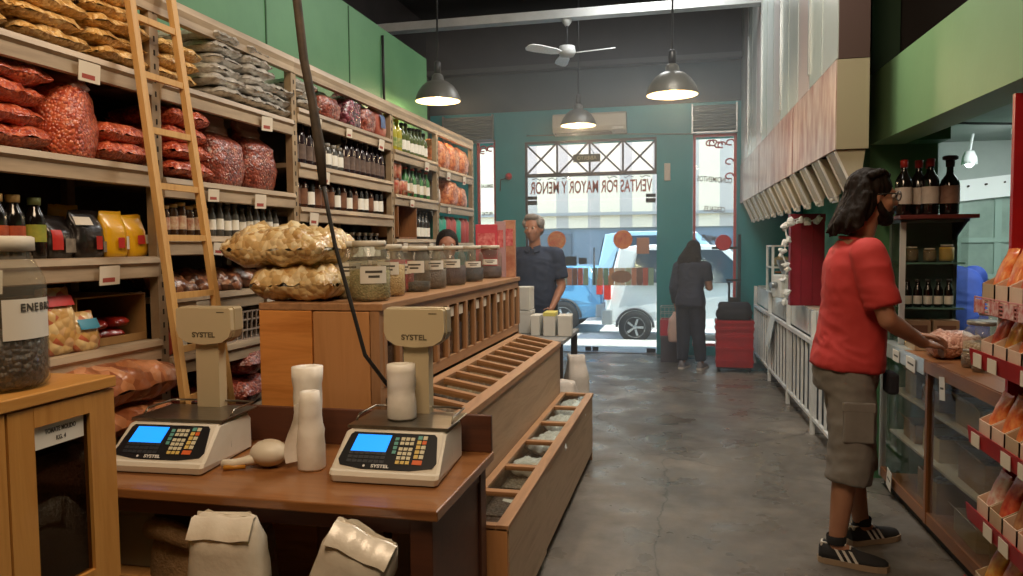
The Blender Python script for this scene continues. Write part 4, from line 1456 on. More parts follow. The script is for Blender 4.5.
fr = MB()
for xa, xb in ((T2X + 0.02, T2X - 0.03), (CXF + 0.055, CXF + 0.014)):
    fr.prism([(xa, T2Y0 - 0.012, slope(xa)), (xb, T2Y0 - 0.012, slope(xb)), (xb, T2Y0 - 0.012, slope(xb) - 0.03), (xa, T2Y0 - 0.012, slope(xa) - 0.03)], (0, T2Y1 - T2Y0 + 0.024, 0))
fr.build('lid_frame', OAKY, t2)
n2 = 12
st2 = (T2Y1 - T2Y0) / n2
xa, xb = T2X - 0.03, CXF + 0.055
for k in range(n2 + 1):
    y = T2Y0 + k * st2
    MB().prism([(xa, y - 0.02, slope(xa)), (xb, y - 0.02, slope(xb)), (xb, y - 0.02, slope(xb) - 0.028), (xa, y - 0.02, slope(xa) - 0.028)], (0, 0.04, 0)).build('lid_bar', OAKX, t2)
    if k < n2:
        MB().prism([(xa, y + 0.02, slope(xa) - 0.012), (xb, y + 0.02, slope(xb) - 0.012), (xb, y + 0.02, slope(xb) - 0.015), (xa, y + 0.02, slope(xa) - 0.015)], (0, st2 - 0.04, 0)).build('glass_lid', PGLASS, t2)
        g = MB()
        rg2 = rnd(k)
        q = [(xa, slope(xa) - 0.07), (xb, slope(xb) - 0.05)]
        g.prism([(xa + 0.01, y + 0.01, slope(xa) - 0.06 - 0.02 * (k % 2)), (xb, y + 0.01, slope(xb) - 0.045), (xb, y + 0.01, T2Z - 0.12), (xa + 0.01, y + 0.01, T2Z - 0.12)], (0, st2 - 0.02, 0))
        cc = ['#4a3226', '#6b5140', '#3a2a22', '#7d6a52', '#54402f', '#8a6f4d'][k % 6]
        g.build('bin_contents', pieces('lid_fill_%d' % (k % 6), cc, ['#6b4a36', '#8f7358', '#54402f', '#a08a6a', '#6b4e36', '#a88860'][k % 6], None, 110, 0.6, 0.0, 0.5, 0.0), t2)

# low front tier
T1X, T1Z, T1Y0, T1Y1 = -0.652, 0.47, 2.67, 5.19
T1B = T2X + 0.016
t1 = thing('bin_tier', 'low front wooden bin tier beside the aisle with glass lids', 'bin unit', (0, 0, 0))
b = MB()
YM = 3.42
b.prism([(T1B, T1Y0, 0.05), (T1X - 0.014, T1Y0, 0.05), (T1X - 0.014, T1Y0, T1Z - 0.16), (T1B, T1Y0, T1Z - 0.16)], (0, T1Y1 - T1Y0, 0))
b.build('carcass', PALEW, t1)
MB().box((T1X - 0.012, T1Y0, 0.06), (T1X + 0.008, YM - 0.003, T1Z - 0.015), 0.002).build('front_board', PALEW, t1)
MB().box((T1X - 0.014, YM + 0.003, 0.06), (T1X, T1Y1, T1Z - 0.015), 0.002).build('front_board', PALEW, t1)
MB().box((T1B, T1Y0 - 0.014, 0.03), (T1X + 0.004, T1Y0, T1Z - 0.012), 0.002).build('end_board', PLYT, t1)
MB().box((T1B, T1Y1, 0.0), (T1X, T1Y1 + 0.014, T1Z - 0.012), 0.002).build('end_board', OAKZ, t1)
MB().box((T1B, T1Y0 + 0.02, 0.0), (T1X - 0.06, T1Y1, 0.05)).build('plinth', mat('black_plinth', '#1d1a18', 0.8), t1)
fr = MB()
fr.box((T1X - 0.04, T1Y0 - 0.014, T1Z - 0.022), (T1X + 0.008, T1Y1 + 0.014, T1Z), 0.002)
fr.box((T1B, T1Y0 - 0.014, T1Z - 0.022), (T1B + 0.035, T1Y1 + 0.014, T1Z), 0.002)
fr.build('lid_frame', OAKY, t1)
ybar = [T1Y0, 3.05, 3.42, 3.88, 4.31, 4.74, T1Y1]
PAP = mat('white_paper', '#d9d6cc', 0.7)
CLR = mat('clear_film', '#dfe3e0', 0.15, spec=0.8, var='#f2f4f2', vs=9.0, bump=0.8, bs=14.0)
for k, y in enumerate(ybar):
    MB().box((T1B + 0.035, y - 0.02 + (0.006 if k == 0 else 0), T1Z - 0.022), (T1X - 0.04, y + 0.02, T1Z - 0.001), 0.002).build('lid_bar', OAKX, t1)
    if k < 6:
        MB().box((T1B + 0.035, y + 0.02, T1Z - 0.014), (T1X - 0.04, ybar[k + 1] - 0.02, T1Z - 0.011)).build('glass_lid', PGLASS, t1)
        MB().box((T1B + 0.005, y + 0.01, T1Z - 0.15), (T1X - 0.02, ybar[k + 1] - 0.01, T1Z - 0.115)).build('bin_contents', pieces('low_fill_%d' % (k % 3), ['#5a4030', '#4b3b30', '#6b5a48'][k % 3], ['#6e5240', '#5c4a3c', '#8a7862'][k % 3], None, 70, 0.6, 0.0, 0.6, 0.0), t1)
        if k < 2:
            MB().poly([(T1B + 0.05, y + 0.12, T1Z - 0.126), (T1B + 0.12, y + 0.10, T1Z - 0.126), (T1B + 0.13, y + 0.2, T1Z - 0.11), (T1B + 0.06, y + 0.22, T1Z - 0.112)], [(0, 1, 2, 3)]).build('price_tag', PAP, t1)
for k, (y, s) in enumerate(((3.62, 0.11), (4.02, 0.16), (4.17, 0.13), (4.45, 0.15), (4.60, 0.14), (4.86, 0.16), (5.03, 0.15))):
    if k in (2, 4):
        o = pillow_mb(0.17, s, 0.075, 300 + k, wr=0.4).build('clear_bag', CLR)
    else:
        o = pillow_mb(0.19, s, 0.08, 300 + k, wr=0.5).build('clear_bag', CLR)
    tag(o, 'crumpled clear bag under glass of the low front tier, %s from the near end' % NTH[k], 'bag', 'clear bags in the low front tier')
    o.location = (T1B + 0.115, y, T1Z - 0.108)
    o.rotation_euler = (0, 0, k * 0.7)

# wooden box, buckets and sacks at the far end of the tiers
fb = thing('side_table', 'low dark table at the far end of the counter carrying white cartons', 'table', (0, 0, 0))
MB().box((-1.62, 5.75, 0.73), (-0.94, 6.6, 0.76), 0.004).build('table_top', mat('grey_board', '#8c8f90', 0.6), fb)
for x in (-1.58, -0.98):
    for y in (5.79, 6.56):
        MB().box((x - 0.025, y - 0.025, 0), (x + 0.025, y + 0.025, 0.73)).build('leg', DARKIN, fb)
MB().box((-1.58, 5.8, 0.25), (-0.9, 6.55, 0.27)).build('lower_shelf', mat('grey_board', '#8c8f90', 0.6), fb)
WCAR = mat('white_carton', '#d7d6cf', 0.7, var='#c9c8c0', vs=4.0)
for k, (x0, x1, y, z0, z1, m, lab) in enumerate((
        (516, 531, 6.15, 312, 335, WCAR, 'white carton at the bottom of the stack beside the far man'),
        (515, 530, 6.15, 289, 311, WCAR, 'white carton on top of the stack beside the far man'),
        (530, 540, 6.0, 315, 334, WCAR, 'small white carton left of the yellow-topped one'),
        (542, 555, 6.0, 311, 334, mat('yellow_white_carton', '#cfcaa0', 0.7), 'small carton with a yellow top in front of the far man'),
        (556, 571, 6.0, 314, 334, WCAR, 'small white carton at the right end of the table row'))):
    a, c = ay(x0, z1, y), ay(x1, z0, y)
    t = thing('small_carton', lab, 'box', ((a.x + c.x) / 2, y + 0.1, 0.762 if k != 1 else 0.762 + 0.195), 0.05 * (k - 2) if k > 1 else 0, 'white cartons at the end of the counter')
    w, h = c.x - a.x - 0.012, (0.19 if k < 2 else (0.165, 0.19, 0.165)[k - 2])
    MB().box((-w / 2, -0.1, 0), (w / 2, 0.1, h - 0.002), 0.004).build('box_body', WCAR, t)
    MB().box((-w / 2 - 0.001, -0.101, h - 0.03), (w / 2 + 0.001, 0.101, h), 0.002).build('lid', m if k == 3 else WCAR, t)
    if k == 3:
        t.children[1].data.materials[0] = mat('yellow_lid', '#d8d070', 0.6)
# blue crate and sacks below
bc = thing('plastic_crate', 'dark blue crate under the side table at the far end of the bins', 'crate', (-1.16, 5.60, 0.0))
MBc = MB()
for a, b_ in (((-0.2, -0.12, 0), (0.2, 0.12, 0.02)), ((-0.2, -0.12, 0.02), (0.2, -0.1, 0.36)), ((-0.2, 0.1, 0.02), (0.2, 0.12, 0.36)), ((-0.2, -0.1, 0.02), (-0.18, 0.1, 0.36)), ((0.18, -0.1, 0.02), (0.2, 0.1, 0.36))):
    MBc.box(a, b_)
for k in range(5):
    MBc.box((0.2, -0.1, 0.06 + k * 0.06), (0.206, 0.1, 0.075 + k * 0.06))
MBc.build('crate_body', mat('blue_crate', '#33567c', 0.5), bc)
MB().box((-0.205, -0.125, 0.36), (0.205, 0.125, 0.39), 0.004).build('rim', mat('blue_crate', '#33567c', 0.5), bc)
SACKW = mat('white_sack', '#c9c4bd', 0.7, var='#b8b0a8', vs=6.0, bump=0.3, bs=20.0)
for k, (x, y, w, h, s, lab) in enumerate(((-0.88, 5.45, 0.20, 0.50, 201, 'white sack standing at the far end of the bin tiers by the aisle'), (-0.885, 6.05, 0.19, 0.60, 202, 'taller pale sack behind the white sack at the end of the bins'))):
    o = sack_mb(w, 0.26, h, s, top=0.7, topd=0.4, wr=0.08).build('sack', SACKW)
    tag(o, lab, 'sack')
    o.location = (x, y, 0.001)
    o.rotation_euler = (0, 0, 0.4 * k)

# ------------------------------------------------ jars on the counter
JGL = glass('jar_plastic', '#f2f3ee', 1.33, 0.06, 0.10, '#d8d2c4')
LIDM = mat('jar_lid', '#c9c3b4', 0.5)
LABW = mat('jar_label', '#dcd9d0', 0.6)
JINK = mat('jar_ink', '#4a4640', 0.7)


def big_jar(label, loc, r, h, fillm, fillh, labz, lab_ang, lab_w, rz=0.0, lidm=None, cat='jar', group='big jars on the counter'):
    t = thing('storage_jar', label, cat, loc, rz, group)
    pr = [(r * 0.9, 0.0), (r, 0.015), (r, h * 0.66), (r * 0.97, h * 0.73), (r * 0.78, h * 0.85), (r * 0.74, h * 0.89), (r * 0.74, h * 0.93)]
    MB().lathe(pr, seg=28, cap1=False).build('jar_body', JGL, t)
    if fillh > 0:
        f = MB()
        top = h * fillh
        f.lathe([(r * 0.88, 0.006), (r * 0.965, 0.02), (r * 0.965, top * 0.98), (r * 0.6, top * 1.02), (0.001, top * 1.0)], seg=24)
        f.build('contents', fillm, t)
    MB().lathe([(r * 0.78, h * 0.90), (r * 0.82, h * 0.905), (r * 0.82, h * 0.99), (r * 0.76, h), (0.001, h)], seg=28).build('lid', lidm or LIDM, t)
    if labz:
        l = MB()
        n = 10
        rr = r * 1.012
        rows = []
        for rad in (rr, rr - 0.0015):
            for z in (h * labz[0], h * labz[1]):
                rows.append([(rad * math.cos(lab_ang + lab_w * (i / n - 0.5)), rad * math.sin(lab_ang + lab_w * (i / n - 0.5)), z) for i in range(n + 1)])
        l.rings([rows[0], rows[1]], closed=False)
        l.rings([rows[3], rows[2]], closed=False)
        lo = l.build('label', LABW, t)
        iv = MB()
        for zf, wf in ((0.68, 0.62), (0.40, 0.4)):
            z = h * (labz[0] + (labz[1] - labz[0]) * zf)
            hh = h * (labz[1] - labz[0]) * 0.07
            ra = [[((rr + 0.0008) * math.cos(lab_ang + lab_w * wf * (i / 6 - 0.5)), (rr + 0.0008) * math.sin(lab_ang + lab_w * wf * (i / 6 - 0.5)), z + s * hh) for i in range(7)] for s in (-1, 1)]
            iv.rings(ra, closed=False)
        iv.build('print', JINK, lo)
    return t


def fillm(nm, a, b, s=120):
    return pieces('jar_' + nm, a, b, None, s, 0.6, 0.0, 0.5, 0.0)


jx = -1.335
JD = [  # px centre, radius, height, fill, colours, label band, name
    (349, 0.085, 0.25, 0.40, ('#7d7650', '#9a9066'), (0.40, 0.62), 'green-grey herbs, half hidden by the puffed-snack bags', -1.46),
    (370, 0.085, 0.25, 0.52, ('#8a8458', '#a89d70'), (0.30, 0.58), 'pale olive leaves and white label, beside the puffed-snack bags', -1.30),
    (389, 0.075, 0.235, 0.60, ('#b99a68', '#cdb07e'), (0.42, 0.66), 'tan powder, left of the pink one', -1.335),
    (400, 0.072, 0.225, 0.70, ('#a02c3a', '#b8485a'), (0.40, 0.62), 'pinkish red powder', -1.40),
    (415, 0.078, 0.225, 0.22, ('#23262a', '#34383c'), (0.42, 0.68), 'a little black content under a large white label', -1.335),
    (432, 0.078, 0.225, 0.45, ('#5a4f4c', '#6f6360'), (0.45, 0.66), 'grey-brown powder', -1.335),
    (451.5, 0.085, 0.225, 0.50, ('#3c2c32', '#54404a'), (0.45, 0.66), 'dark purple pieces', -1.335),
    (471, 0.08, 0.225, 0.38, ('#262c3c', '#3a4252'), (0.40, 0.56), 'dark blue-grey pieces', -1.335),
    (490.5, 0.08, 0.225, 0.36, ('#3e3440', '#554a54'), (0.42, 0.58), 'dull violet pieces', -1.335),
]
for k, (px, r_, h_, fh, cc, lz, nm, X) in enumerate(JD):
    p = ax(px, 280, X)
    ang = math.atan2(-p.y, -p.x)
    big_jar('large clear counter jar with %s' % nm, (p.x, p.y, CZT + 0.001), r_, h_, fillm(str(k), *cc), fh, lz, ang + (0.2 if k % 2 else -0.05), 1.35)
for k, (px, X, cc) in enumerate(((441, -1.55, ('#6a5a50', '#7a6a5e')), (478, -1.55, ('#54403c', '#6a544c')))):
    p = ax(px, 280, X)
    big_jar('large clear jar in the second row behind the %s jar' % ('grey-brown', 'blue-grey')[k], (p.x, p.y, CZT + 0.001), 0.08, 0.225, fillm('b%d' % k, *cc), 0.5, None, 0, 0)
p = ax(505, 280, -1.36)
pt = tag(MB().lathe([(0.035, 0), (0.05, 0.0), (0.055, 0.12), (0.053, 0.125), (0.045, 0.02), (0.001, 0.015)], seg=20).build('white_cup_stack', mat('white_plastic', '#d9d9d6', 0.5)), 'white plastic tub at the far end of the counter', 'tub')
pt.location = (p.x, 5.19, CZT + 0.001)
pt.scale = (1, 1, 1.5)
# red cartons behind the last jars
for k, (px, w, h, m, lab) in enumerate(((486, 0.15, 0.27, mat('red_box', '#b8323a', 0.5, var='#c9485a', vs=6.0), 'red box standing at the far end of the counter behind the jars'), (500, 0.07, 0.29, mat('grey_pink_box', '#b08e90', 0.5), 'narrow grey-pink box beside the red box on the counter'), (509, 0.08, 0.30, mat('brown_red_box', '#a0604a', 0.5, var='#c09070', vs=10.0), 'brown and red box at the end of the counter'))):
    p = ay(px, 250, 5.12 + 0.05 * k)
    t = thing('packet_box', lab, 'box', (p.x, p.y + 0.03, CZT + 0.001), 0.15)
    MB().box((-w / 2, -0.045, 0), (w / 2, 0.045, h + 0.1), 0.003).build('box_body', m, t)
    MB().box((-w / 2 + 0.015, -0.0465, h - 0.08), (w / 2 - 0.015, -0.0452, h + 0.04)).build('printed_panel', mat('pinkish_print', '#d88a86', 0.5, var='#b83a40', vs=30.0), t)

# puffed-snack bags on the counter's near end
for k, (a, b_, z, h, s, lab, dy) in enumerate((((262, 345, 0, 0)[0:2] + (CZT + 0.001, 0.155, 205, 'lower big clear bag of pale puffed snacks on the counter end', 0.0)), ((236, 343, 0, 0)[0:2] + (CZT + 0.142, 0.17, 206, 'upper big clear bag of pale puffed snacks on the counter end', 0.0)))):
    p0, p1 = ay(a + 2, 290, 3.0), ay(b_, 290, 3.0)
    o = pillow_mb(p1.x - p0.x, 0.40, h, s, n=24, wr=0.45, p=4.0).build('puffed_snack_bag', POPC)
    tag(o, lab, 'bag', 'bags of puffed snacks on the counter')
    o.location = ((p0.x + p1.x) / 2, 3.03, z)
    o.rotation_euler = (0, 0, 0.05 - 0.12 * k)

# ------------------------------------------------ shop table with scales
TBW = wood('table_brown', '#6f4425', '#8f5f36', 'X', 0.6, 0.32, 0.3)
TBD = wood('table_dark', '#45271a', '#583220', 'X', 0.6, 0.5)
tb = thing('work_table', 'brown wooden table carrying the two scales', 'table', (0, 0, 0))
TX0, TX1, TY0, TY1 = -1.98, -0.69, 2.0, 2.64
MB().box((TX0, TY0, 0.718), (TX1, TY1, 0.75), 0.005).build('table_top', TBW, tb)
MB().box((TX0 + 0.02, TY1 - 0.022, 0.75), (TX1 - 0.005, TY1, 0.885), 0.003).build('back_board', TBD, tb)
ap_ = MB()
ap_.box((TX0 + 0.04, TY0 + 0.035, 0.665), (TX1 - 0.03, TY0 + 0.055, 0.718))
ap_.box((TX1 - 0.05, TY0 + 0.055, 0.665), (TX1 - 0.03, TY1 - 0.03, 0.718))
ap_.build('apron', TBD, tb)
for x in (TX0 + 0.06, TX1 - 0.06):
    for y in (TY0 + 0.06, TY1 - 0.06):
        MB().box((x - 0.035, y - 0.035, 0), (x + 0.035, y + 0.035, 0.718), 0.004).build('leg', TBD, tb)
MB().box((TX1 - 0.045, TY0 + 0.06, 0.0), (TX1 - 0.035, TY1 - 0.04, 0.665)).build('side_panel', TBD, tb)

SCB = mat('scale_ivory', '#d9d3c6', 0.38, var='#cfc7b6', vs=5.0)
SCH = mat('scale_head_ivory', '#c4b493', 0.4)
STEEL = mat('brushed_steel', '#9b958a', 0.28, 0.9, var='#80796e', vs=12.0, stretch=(1, 12, 1))
PANEL = mat('scale_panel_black', '#16181c', 0.35)
LCD = mat('lcd_blue', '#1a86ff', 0.4, emit='#1a8cff', es=1.3)
KEYS = [mat('key_cream', '#c9c2a4', 0.5), mat('key_teal', '#5c9a90', 0.5), mat('key_yellow', '#cdb060', 0.5), mat('key_orange', '#d0602c', 0.5), mat('key_dark', '#2b2f35', 0.5)]


def scale_unit(label, loc, rz):
    """price computing scale; local x right, y back, origin bottom centre of the front edge"""
    t = thing('weighing_scale', label, 'scale', loc, rz, 'two ivory price scales on the brown table')
    w = 0.19
    b = MB()
    # housing: stations from the front lip up the slanted console and back
    prof = [(0.0, 0.004, 0.93), (-0.004, 0.024, 0.96), (0.004, 0.036, 0.96), (0.013, 0.040, 0.955), (0.118, 0.140, 0.91), (0.135, 0.142, 0.90), (0.34, 0.140, 0.84), (0.36, 0.12, 0.83), (0.36, 0.004, 0.83)]
    rings = []
    for u in (-1.0, -0.985, -0.94, 0.94, 0.985, 1.0):
        e = max(0, abs(u) - 0.93) * 0.10
        rings.append([Vector((u * w * wv, y + (e if y < 0.2 else -e), max(0.004, z - e * (1 if z > 0.04 else -0.3)))) for y, z, wv in prof])
    b.rings(rings)
    hs = b.build('housing', SCB, t)
    for p in hs.data.polygons:
        p.use_smooth = False
    # console plane: from (y .02,z .052) to (.125,.112)
    yv = Vector((0, 0.105, 0.100)).normalized()
    zn = Vector((0, -yv.z, yv.y))
    O = Vector((0, 0.013, 0.040))
    def cp(x, v, lift=0.0):
        return O + Vector((x, 0, 0)) + yv * (v * 1.20) + zn * lift
    pn = MB()
    pts = []
    outline = [(-0.165, 0.030), (-0.155, 0.014), (-0.08, 0.004), (0.08, 0.004), (0.155, 0.014), (0.165, 0.030), (0.148, 0.108), (0.138, 0.116), (-0.138, 0.116), (-0.148, 0.108)]
    pn.prism([cp(x, v, 0.0005) for x, v in outline], zn * 0.002)
    po = pn.build('console', PANEL, t)
    MB().prism([cp(x, v, 0.0026) for x, v in ((-0.132, 0.056), (-0.012, 0.056), (-0.005, 0.108), (-0.122, 0.108))], zn * 0.0012).build('screen', LCD, po)
    def keyblk(x0, v0, nx, ny, m, dx=0.0165, dv=0.0135, kw=0.0125, kh=0.0095):
        for i in range(nx):
            for j in range(ny):
                mm = m(i, j) if callable(m) else m
                x, v = x0 + i * dx, v0 + j * dv
                MB().prism([cp(x, v, 0.0026), cp(x + kw, v, 0.0026), cp(x + kw, v + kh, 0.0026), cp(x, v + kh, 0.0026)], zn * 0.0022).build('key', mm, po)
    keyblk(0.010, 0.052, 1, 4, KEYS[1])
    keyblk(0.030, 0.080, 3, 2, KEYS[0])
    keyblk(0.030, 0.022, 3, 4, lambda i, j: KEYS[0] if j else KEYS[2])
    keyblk(0.086, 0.040, 2, 5, lambda i, j: KEYS[1] if (j == 4 and i == 0) else KEYS[2] if i == 0 else (KEYS[3] if j == 3 else KEYS[0]), 0.0175, 0.0145, 0.014, 0.011)
    MB().prism([cp(0.086, 0.022, 0.0026), cp(0.1175, 0.022, 0.0026), cp(0.1175, 0.035, 0.0026), cp(0.086, 0.035, 0.0026)], zn * 0.0022).build('key', KEYS[3], po)
    dk = MB()
    for i in range(7):
        for j in range(3):
            x, v = -0.135 + i * 0.0185, 0.022 + j * 0.0125
            dk.prism([cp(x, v, 0.0026), cp(x + 0.015, v, 0.0026), cp(x + 0.015, v + 0.009, 0.0026), cp(x, v + 0.009, 0.0026)], zn * 0.001)
    dk.build('dark_key_field', KEYS[4], po)
    M = frame_matrix(cp(-0.018, 0.0125, 0.003), (1, 0, 0), yv)
    text('lettering', 'SYSTEL', 0.0155, mat('white_ink', '#d8d8d4', 0.5), po, M, 0.0004, bold=0.0004, sx=1.25)
    MB().cyl(cp(-0.072, 0.0125, 0.0026), cp(-0.072, 0.0125, 0.0034), 0.004).build('emblem', mat('white_ink', '#d8d8d4', 0.5), po)
    # side vent slot and feet
    MB().box((w * 0.875, 0.17, 0.045), (w * 0.888, 0.20, 0.085)).build('side_socket', PANEL, t)
    for x in (-0.14, 0.14):
        for y in (0.04, 0.32):
            MB().cyl((x, y, 0), (x, y, 0.006), 0.015, seg=10).build('foot', PANEL, t)
    # platter with a raised wire rim
    pl = MB()
    pl.box((-0.175, 0.135, 0.148), (0.175, 0.375, 0.154), 0.002)
    pl.box((-0.12, 0.17, 0.138), (0.12, 0.34, 0.148))
    pl.box((-0.175, 0.135, 0.143), (0.175, 0.139, 0.150))
    plo = pl.build('platter', STEEL, t)
    MB().tube([(-0.17, 0.20, 0.154), (-0.168, 0.22, 0.172), (-0.166, 0.36, 0.172), (-0.10, 0.372, 0.172), (0.10, 0.372, 0.172), (0.166, 0.36, 0.172), (0.168, 0.22, 0.172), (0.17, 0.20, 0.154)], 0.004, 6).build('wire_rim', STEEL, plo)
    # pole and customer display
    MB().prism([(-0.046, 0.335, 0.09), (0.046, 0.335, 0.09), (0.046, 0.385, 0.09), (-0.046, 0.385, 0.09)], (0, 0, 0.325)).build('pole', SCH, t)
    hd = MB()
    out = [(-0.110, 0.135), (-0.104, 0.142), (0.104, 0.142), (0.110, 0.135), (0.111, 0.060), (0.101, 0.034), (0.070, 0.014), (0.0, 0.006), (-0.070, 0.014), (-0.101, 0.034), (-0.111, 0.060)]
    hd.prism([(x, 0.315, 0.385 + z) for x, z in out], (0, 0.085, 0))
    ho = hd.build('customer_display', SCH, t)
    sm = MB()
    sm.prism([(x * 1.03, 0.34, 0.385 + 0.074 + (z - 0.074) * 1.04) for x, z in out], (0, 0.05, 0))
    sm.build('casing_edge', mat('scale_edge', '#a99a7c', 0.4), ho)
    text('lettering', 'SYSTEL', 0.026, mat('embossed_ink', '#5f5644', 0.5), ho, frame_matrix((0, 0.3145, 0.385 + 0.042), (1, 0, 0), (0, 0, 1)), 0.0008, bold=0.0006, sx=1.15)
    MB().box((0.055, 0.3138, 0.510), (0.085, 0.3148, 0.513)).build('small_mark', mat('embossed_ink', '#5f5644', 0.5), ho)
    return t


s1 = scale_unit('ivory price scale on the right of the table, white paper roll on it', (-0.935, 2.19, 0.751), 0.02)
s2 = scale_unit('ivory price scale on the left of the table, by the ladder foot', (-1.735, 2.15, 0.751), 0.05)

# paper rolls
ROLLM = mat('roll_paper', '#f0ece4', 0.6, var='#e2dcd0', vs=10.0, bump=0.25, bs=18.0)


def paper_roll(label, loc, r, h, rot=(0, 0, 0), top=1.0, loose=0):
    t = thing('bag_roll', label, 'roll', loc)
    t.rotation_euler = rot
    pr = [(r * 0.97, 0.0), (r, 0.006), (r * 1.01, h * 0.3), (r * 0.97, h * 0.42), (r * 0.95, h * 0.5), (r * 0.97 * (1 + top) / 2, h * 0.6), (r * 0.98 * (1 + top) / 2, h * 0.68), (r * 0.96 * (1 + top) / 2, h * 0.76), (r * (1 + 3 * top) / 4, h * 0.86), (r * top, h * 0.99), (r * top * 0.4, h), (r * top * 0.35, h * 0.94), (0.001, h * 0.93)]
    m = MB().lathe(pr, seg=24)
    o = Vector((loc[0] * 31, loc[1] * 17, 0))
    for v in m.bm.verts:
        k = noise.noise(Vector((v.co.x * 40, v.co.y * 40, v.co.z * 18)) + o)
        k += 0.35 * noise.noise(Vector((v.co.x * 90, v.co.y * 90, v.co.z * 60)) + o)
        v.co.x += v.co.x * 0.11 * k
        v.co.y += v.co.y * 0.11 * k
    m.build('roll', ROLLM, t)
    if loose:
        q = MB()
        n = 8
        pts = []
        for j in range(n + 1):
            z = h * (0.08 + 0.75 * j / n)
            for i in range(4):
                a = PI + 0.35 * i / 3
                rr = r * (1.03 + 0.16 * (3 - i) * (0.5 + 0.5 * math.sin(j * 0.7)))
                pts.append((-abs(rr) * math.cos(0.25 * i) - 0.008 * (3 - i) * (1 - j / n), -r * 0.3 + 0.012 * i, z))
        fs = [(j * 4 + i, j * 4 + i + 1, (j + 1) * 4 + i + 1, (j + 1) * 4 + i) for j in range(n) for i in range(3)]
        pts += [(p[0], p[1] + 0.002, p[2]) for p in pts]
        off = (n + 1) * 4
        fs += [tuple(off + a for a in f[::-1]) for f in fs]
        q.poly(pts, fs, True)
        q.build('loose_sheet', ROLLM, t)
    return t


p = az(392, 413, 0.88)
paper_roll('white bag roll standing on the platter of the right scale', (-0.965, 2.44, 0.9065), 0.050, 0.19, (0, 0, 0), 0.97)
paper_roll('taller white bag roll standing behind the cone-shaped one on the table', (-1.315, 2.43, 0.751), 0.050, 0.33, (0, 0, 0), 1.1)
paper_roll('tapered white bag roll with a loose sheet, in front on the table', (-1.245, 2.315, 0.751), 0.046, 0.265, (0, 0, 0.3), 0.72, 1)

# scoop
sc = thing('scoop', 'white plastic scoop lying on the table between the scales', 'scoop', (-1.40, 2.31, 0.752), 0.0)
q = MB()
rings = []
for j in range(9):
    t_ = j / 8
    r_ = 0.062 * (1 - 0.15 * t_) if j < 6 else 0.062 * (0.85 - 0.75 * ((j - 5) / 3) ** 1.6)
    rings.append([Vector((-0.07 + t_ * 0.14, r_ * math.cos(a), 0.004 + r_ * max(-0.0, math.sin(a)) + 0.0)) for a in [PI * i / 14 for i in range(15)]])
q.ell((0.0, 0, 0.045), (0.066, 0.058, 0.046))
q.build('bowl', mat('scoop_white', '#d8d0be', 0.45), sc)
q = MB()
q.tube([(-0.02, -0.02, 0.035), (-0.07, -0.042, 0.022), (-0.10, -0.055, 0.017), (-0.14, -0.06, 0.016)], [0.022, 0.016, 0.016, 0.015], 10)
q.build('handle', mat('scoop_white', '#d8d0be', 0.45), sc)
MB().tube([(-0.06, -0.05, 0.008), (-0.125, -0.078, 0.008)], [0.008, 0.009], 8).build('amber_grip', mat('amber_plastic', '#b9802a', 0.4), sc)

# power cable hanging from the ceiling to the scale
CBX = [ay(x, y, 2.44) for x, y in ((280, -260), (290, -110), (297, 0), (304, 60), (312, 100), (320, 150), (323, 185))]
wc = thing('power_cable', 'black cable hanging from the ceiling down to the right scale', 'cable', (0, 0, 0))
up = CBX[0] + (CBX[0] - CBX[1]) * 3.2
up.z = 4.59
MB().tube([up] + CBX, [0.016] * 6 + [0.02, 0.014], 8).build('wrapped_upper_run', mat('taped_cable', '#4a3c2e', 0.7, var='#2c241c', vs=14.0), wc)
LB = [ay(x, y, 2.44) for x, y in ((322, 178), (329, 215), (335, 245), (350, 300), (365, 355))] + [Vector((-1.03, 2.52, 0.98)), Vector((-1.02, 2.575, 0.93)), Vector((-1.0, 2.59, 0.82))]
MB().tube(LB, 0.0075, 8).build('cable_run', mat('black_rubber', '#1b1a1a', 0.6), wc)

# ------------------------------------------------ sacks and things under the table
for k, (x, z, w, h, s, tilt, lab) in enumerate(((-1.30, 0.225, 0.25, 0.50, 211, 0.03, 'folded cream plastic sack hung upright on the table front, left one'), (-1.055, 0.215, 0.235, 0.53, 212, -0.36, 'tilted cream plastic sack leaning on the table front below the right scale'))):
    t = thing('plastic_sack', lab, 'sack', (x, 1.93, z), 0.0, 'cream sacks on the table front')
    t.rotation_euler = (0, -tilt, 0)
    CS = mat('cream_sack', '#e0d9cb', 0.3, coat=0.4, var='#d0c7b6', vs=5.0, bump=0.5, bs=12.0)
    sack_mb(w, 0.11, h, s, top=0.80, topd=0.12, wr=0.035, fill=0.85).build('sack_body', CS, t)
    f = MB()
    n = 10
    pts = []
    for zz, yy in ((h * 0.99, -0.006), (h * 0.985, -0.022), (h * 0.88, -0.055)):
        for i in range(n + 1):
            xx = w * 0.40 * (2 * i / n - 1)
            pts.append(Vector((xx, yy + 0.002 * math.sin(i * 1.7 + s), zz + 0.003 * math.sin(i * 1.1 + s))))
    pts += [p + Vector((0, 0.003, -0.001)) for p in pts]
    m1 = 3 * (n + 1)
    fs = [(r_ * (n + 1) + i, r_ * (n + 1) + i + 1, (r_ + 1) * (n + 1) + i + 1, (r_ + 1) * (n + 1) + i) for r_ in range(2) for i in range(n)]
    fs += [tuple(m1 + a for a in q[::-1]) for q in fs]
    f.poly(pts, fs, True)
    f.build('folded_top', CS, t)
bs = thing('burlap_sack', 'open burlap sack with a rolled rim under the table', 'sack', (-1.60, 2.28, 0.0))
BUR = mat('burlap', '#7a5f3e', 0.9, var='#8d7150', vs=40.0, bump=0.5, bs=90.0)
q = MB()
q.lathe([(0.17, 0.0), (0.21, 0.05), (0.215, 0.3), (0.19, 0.5), (0.175, 0.57), (0.16, 0.52), (0.15, 0.4), (0.001, 0.38)], seg=28)
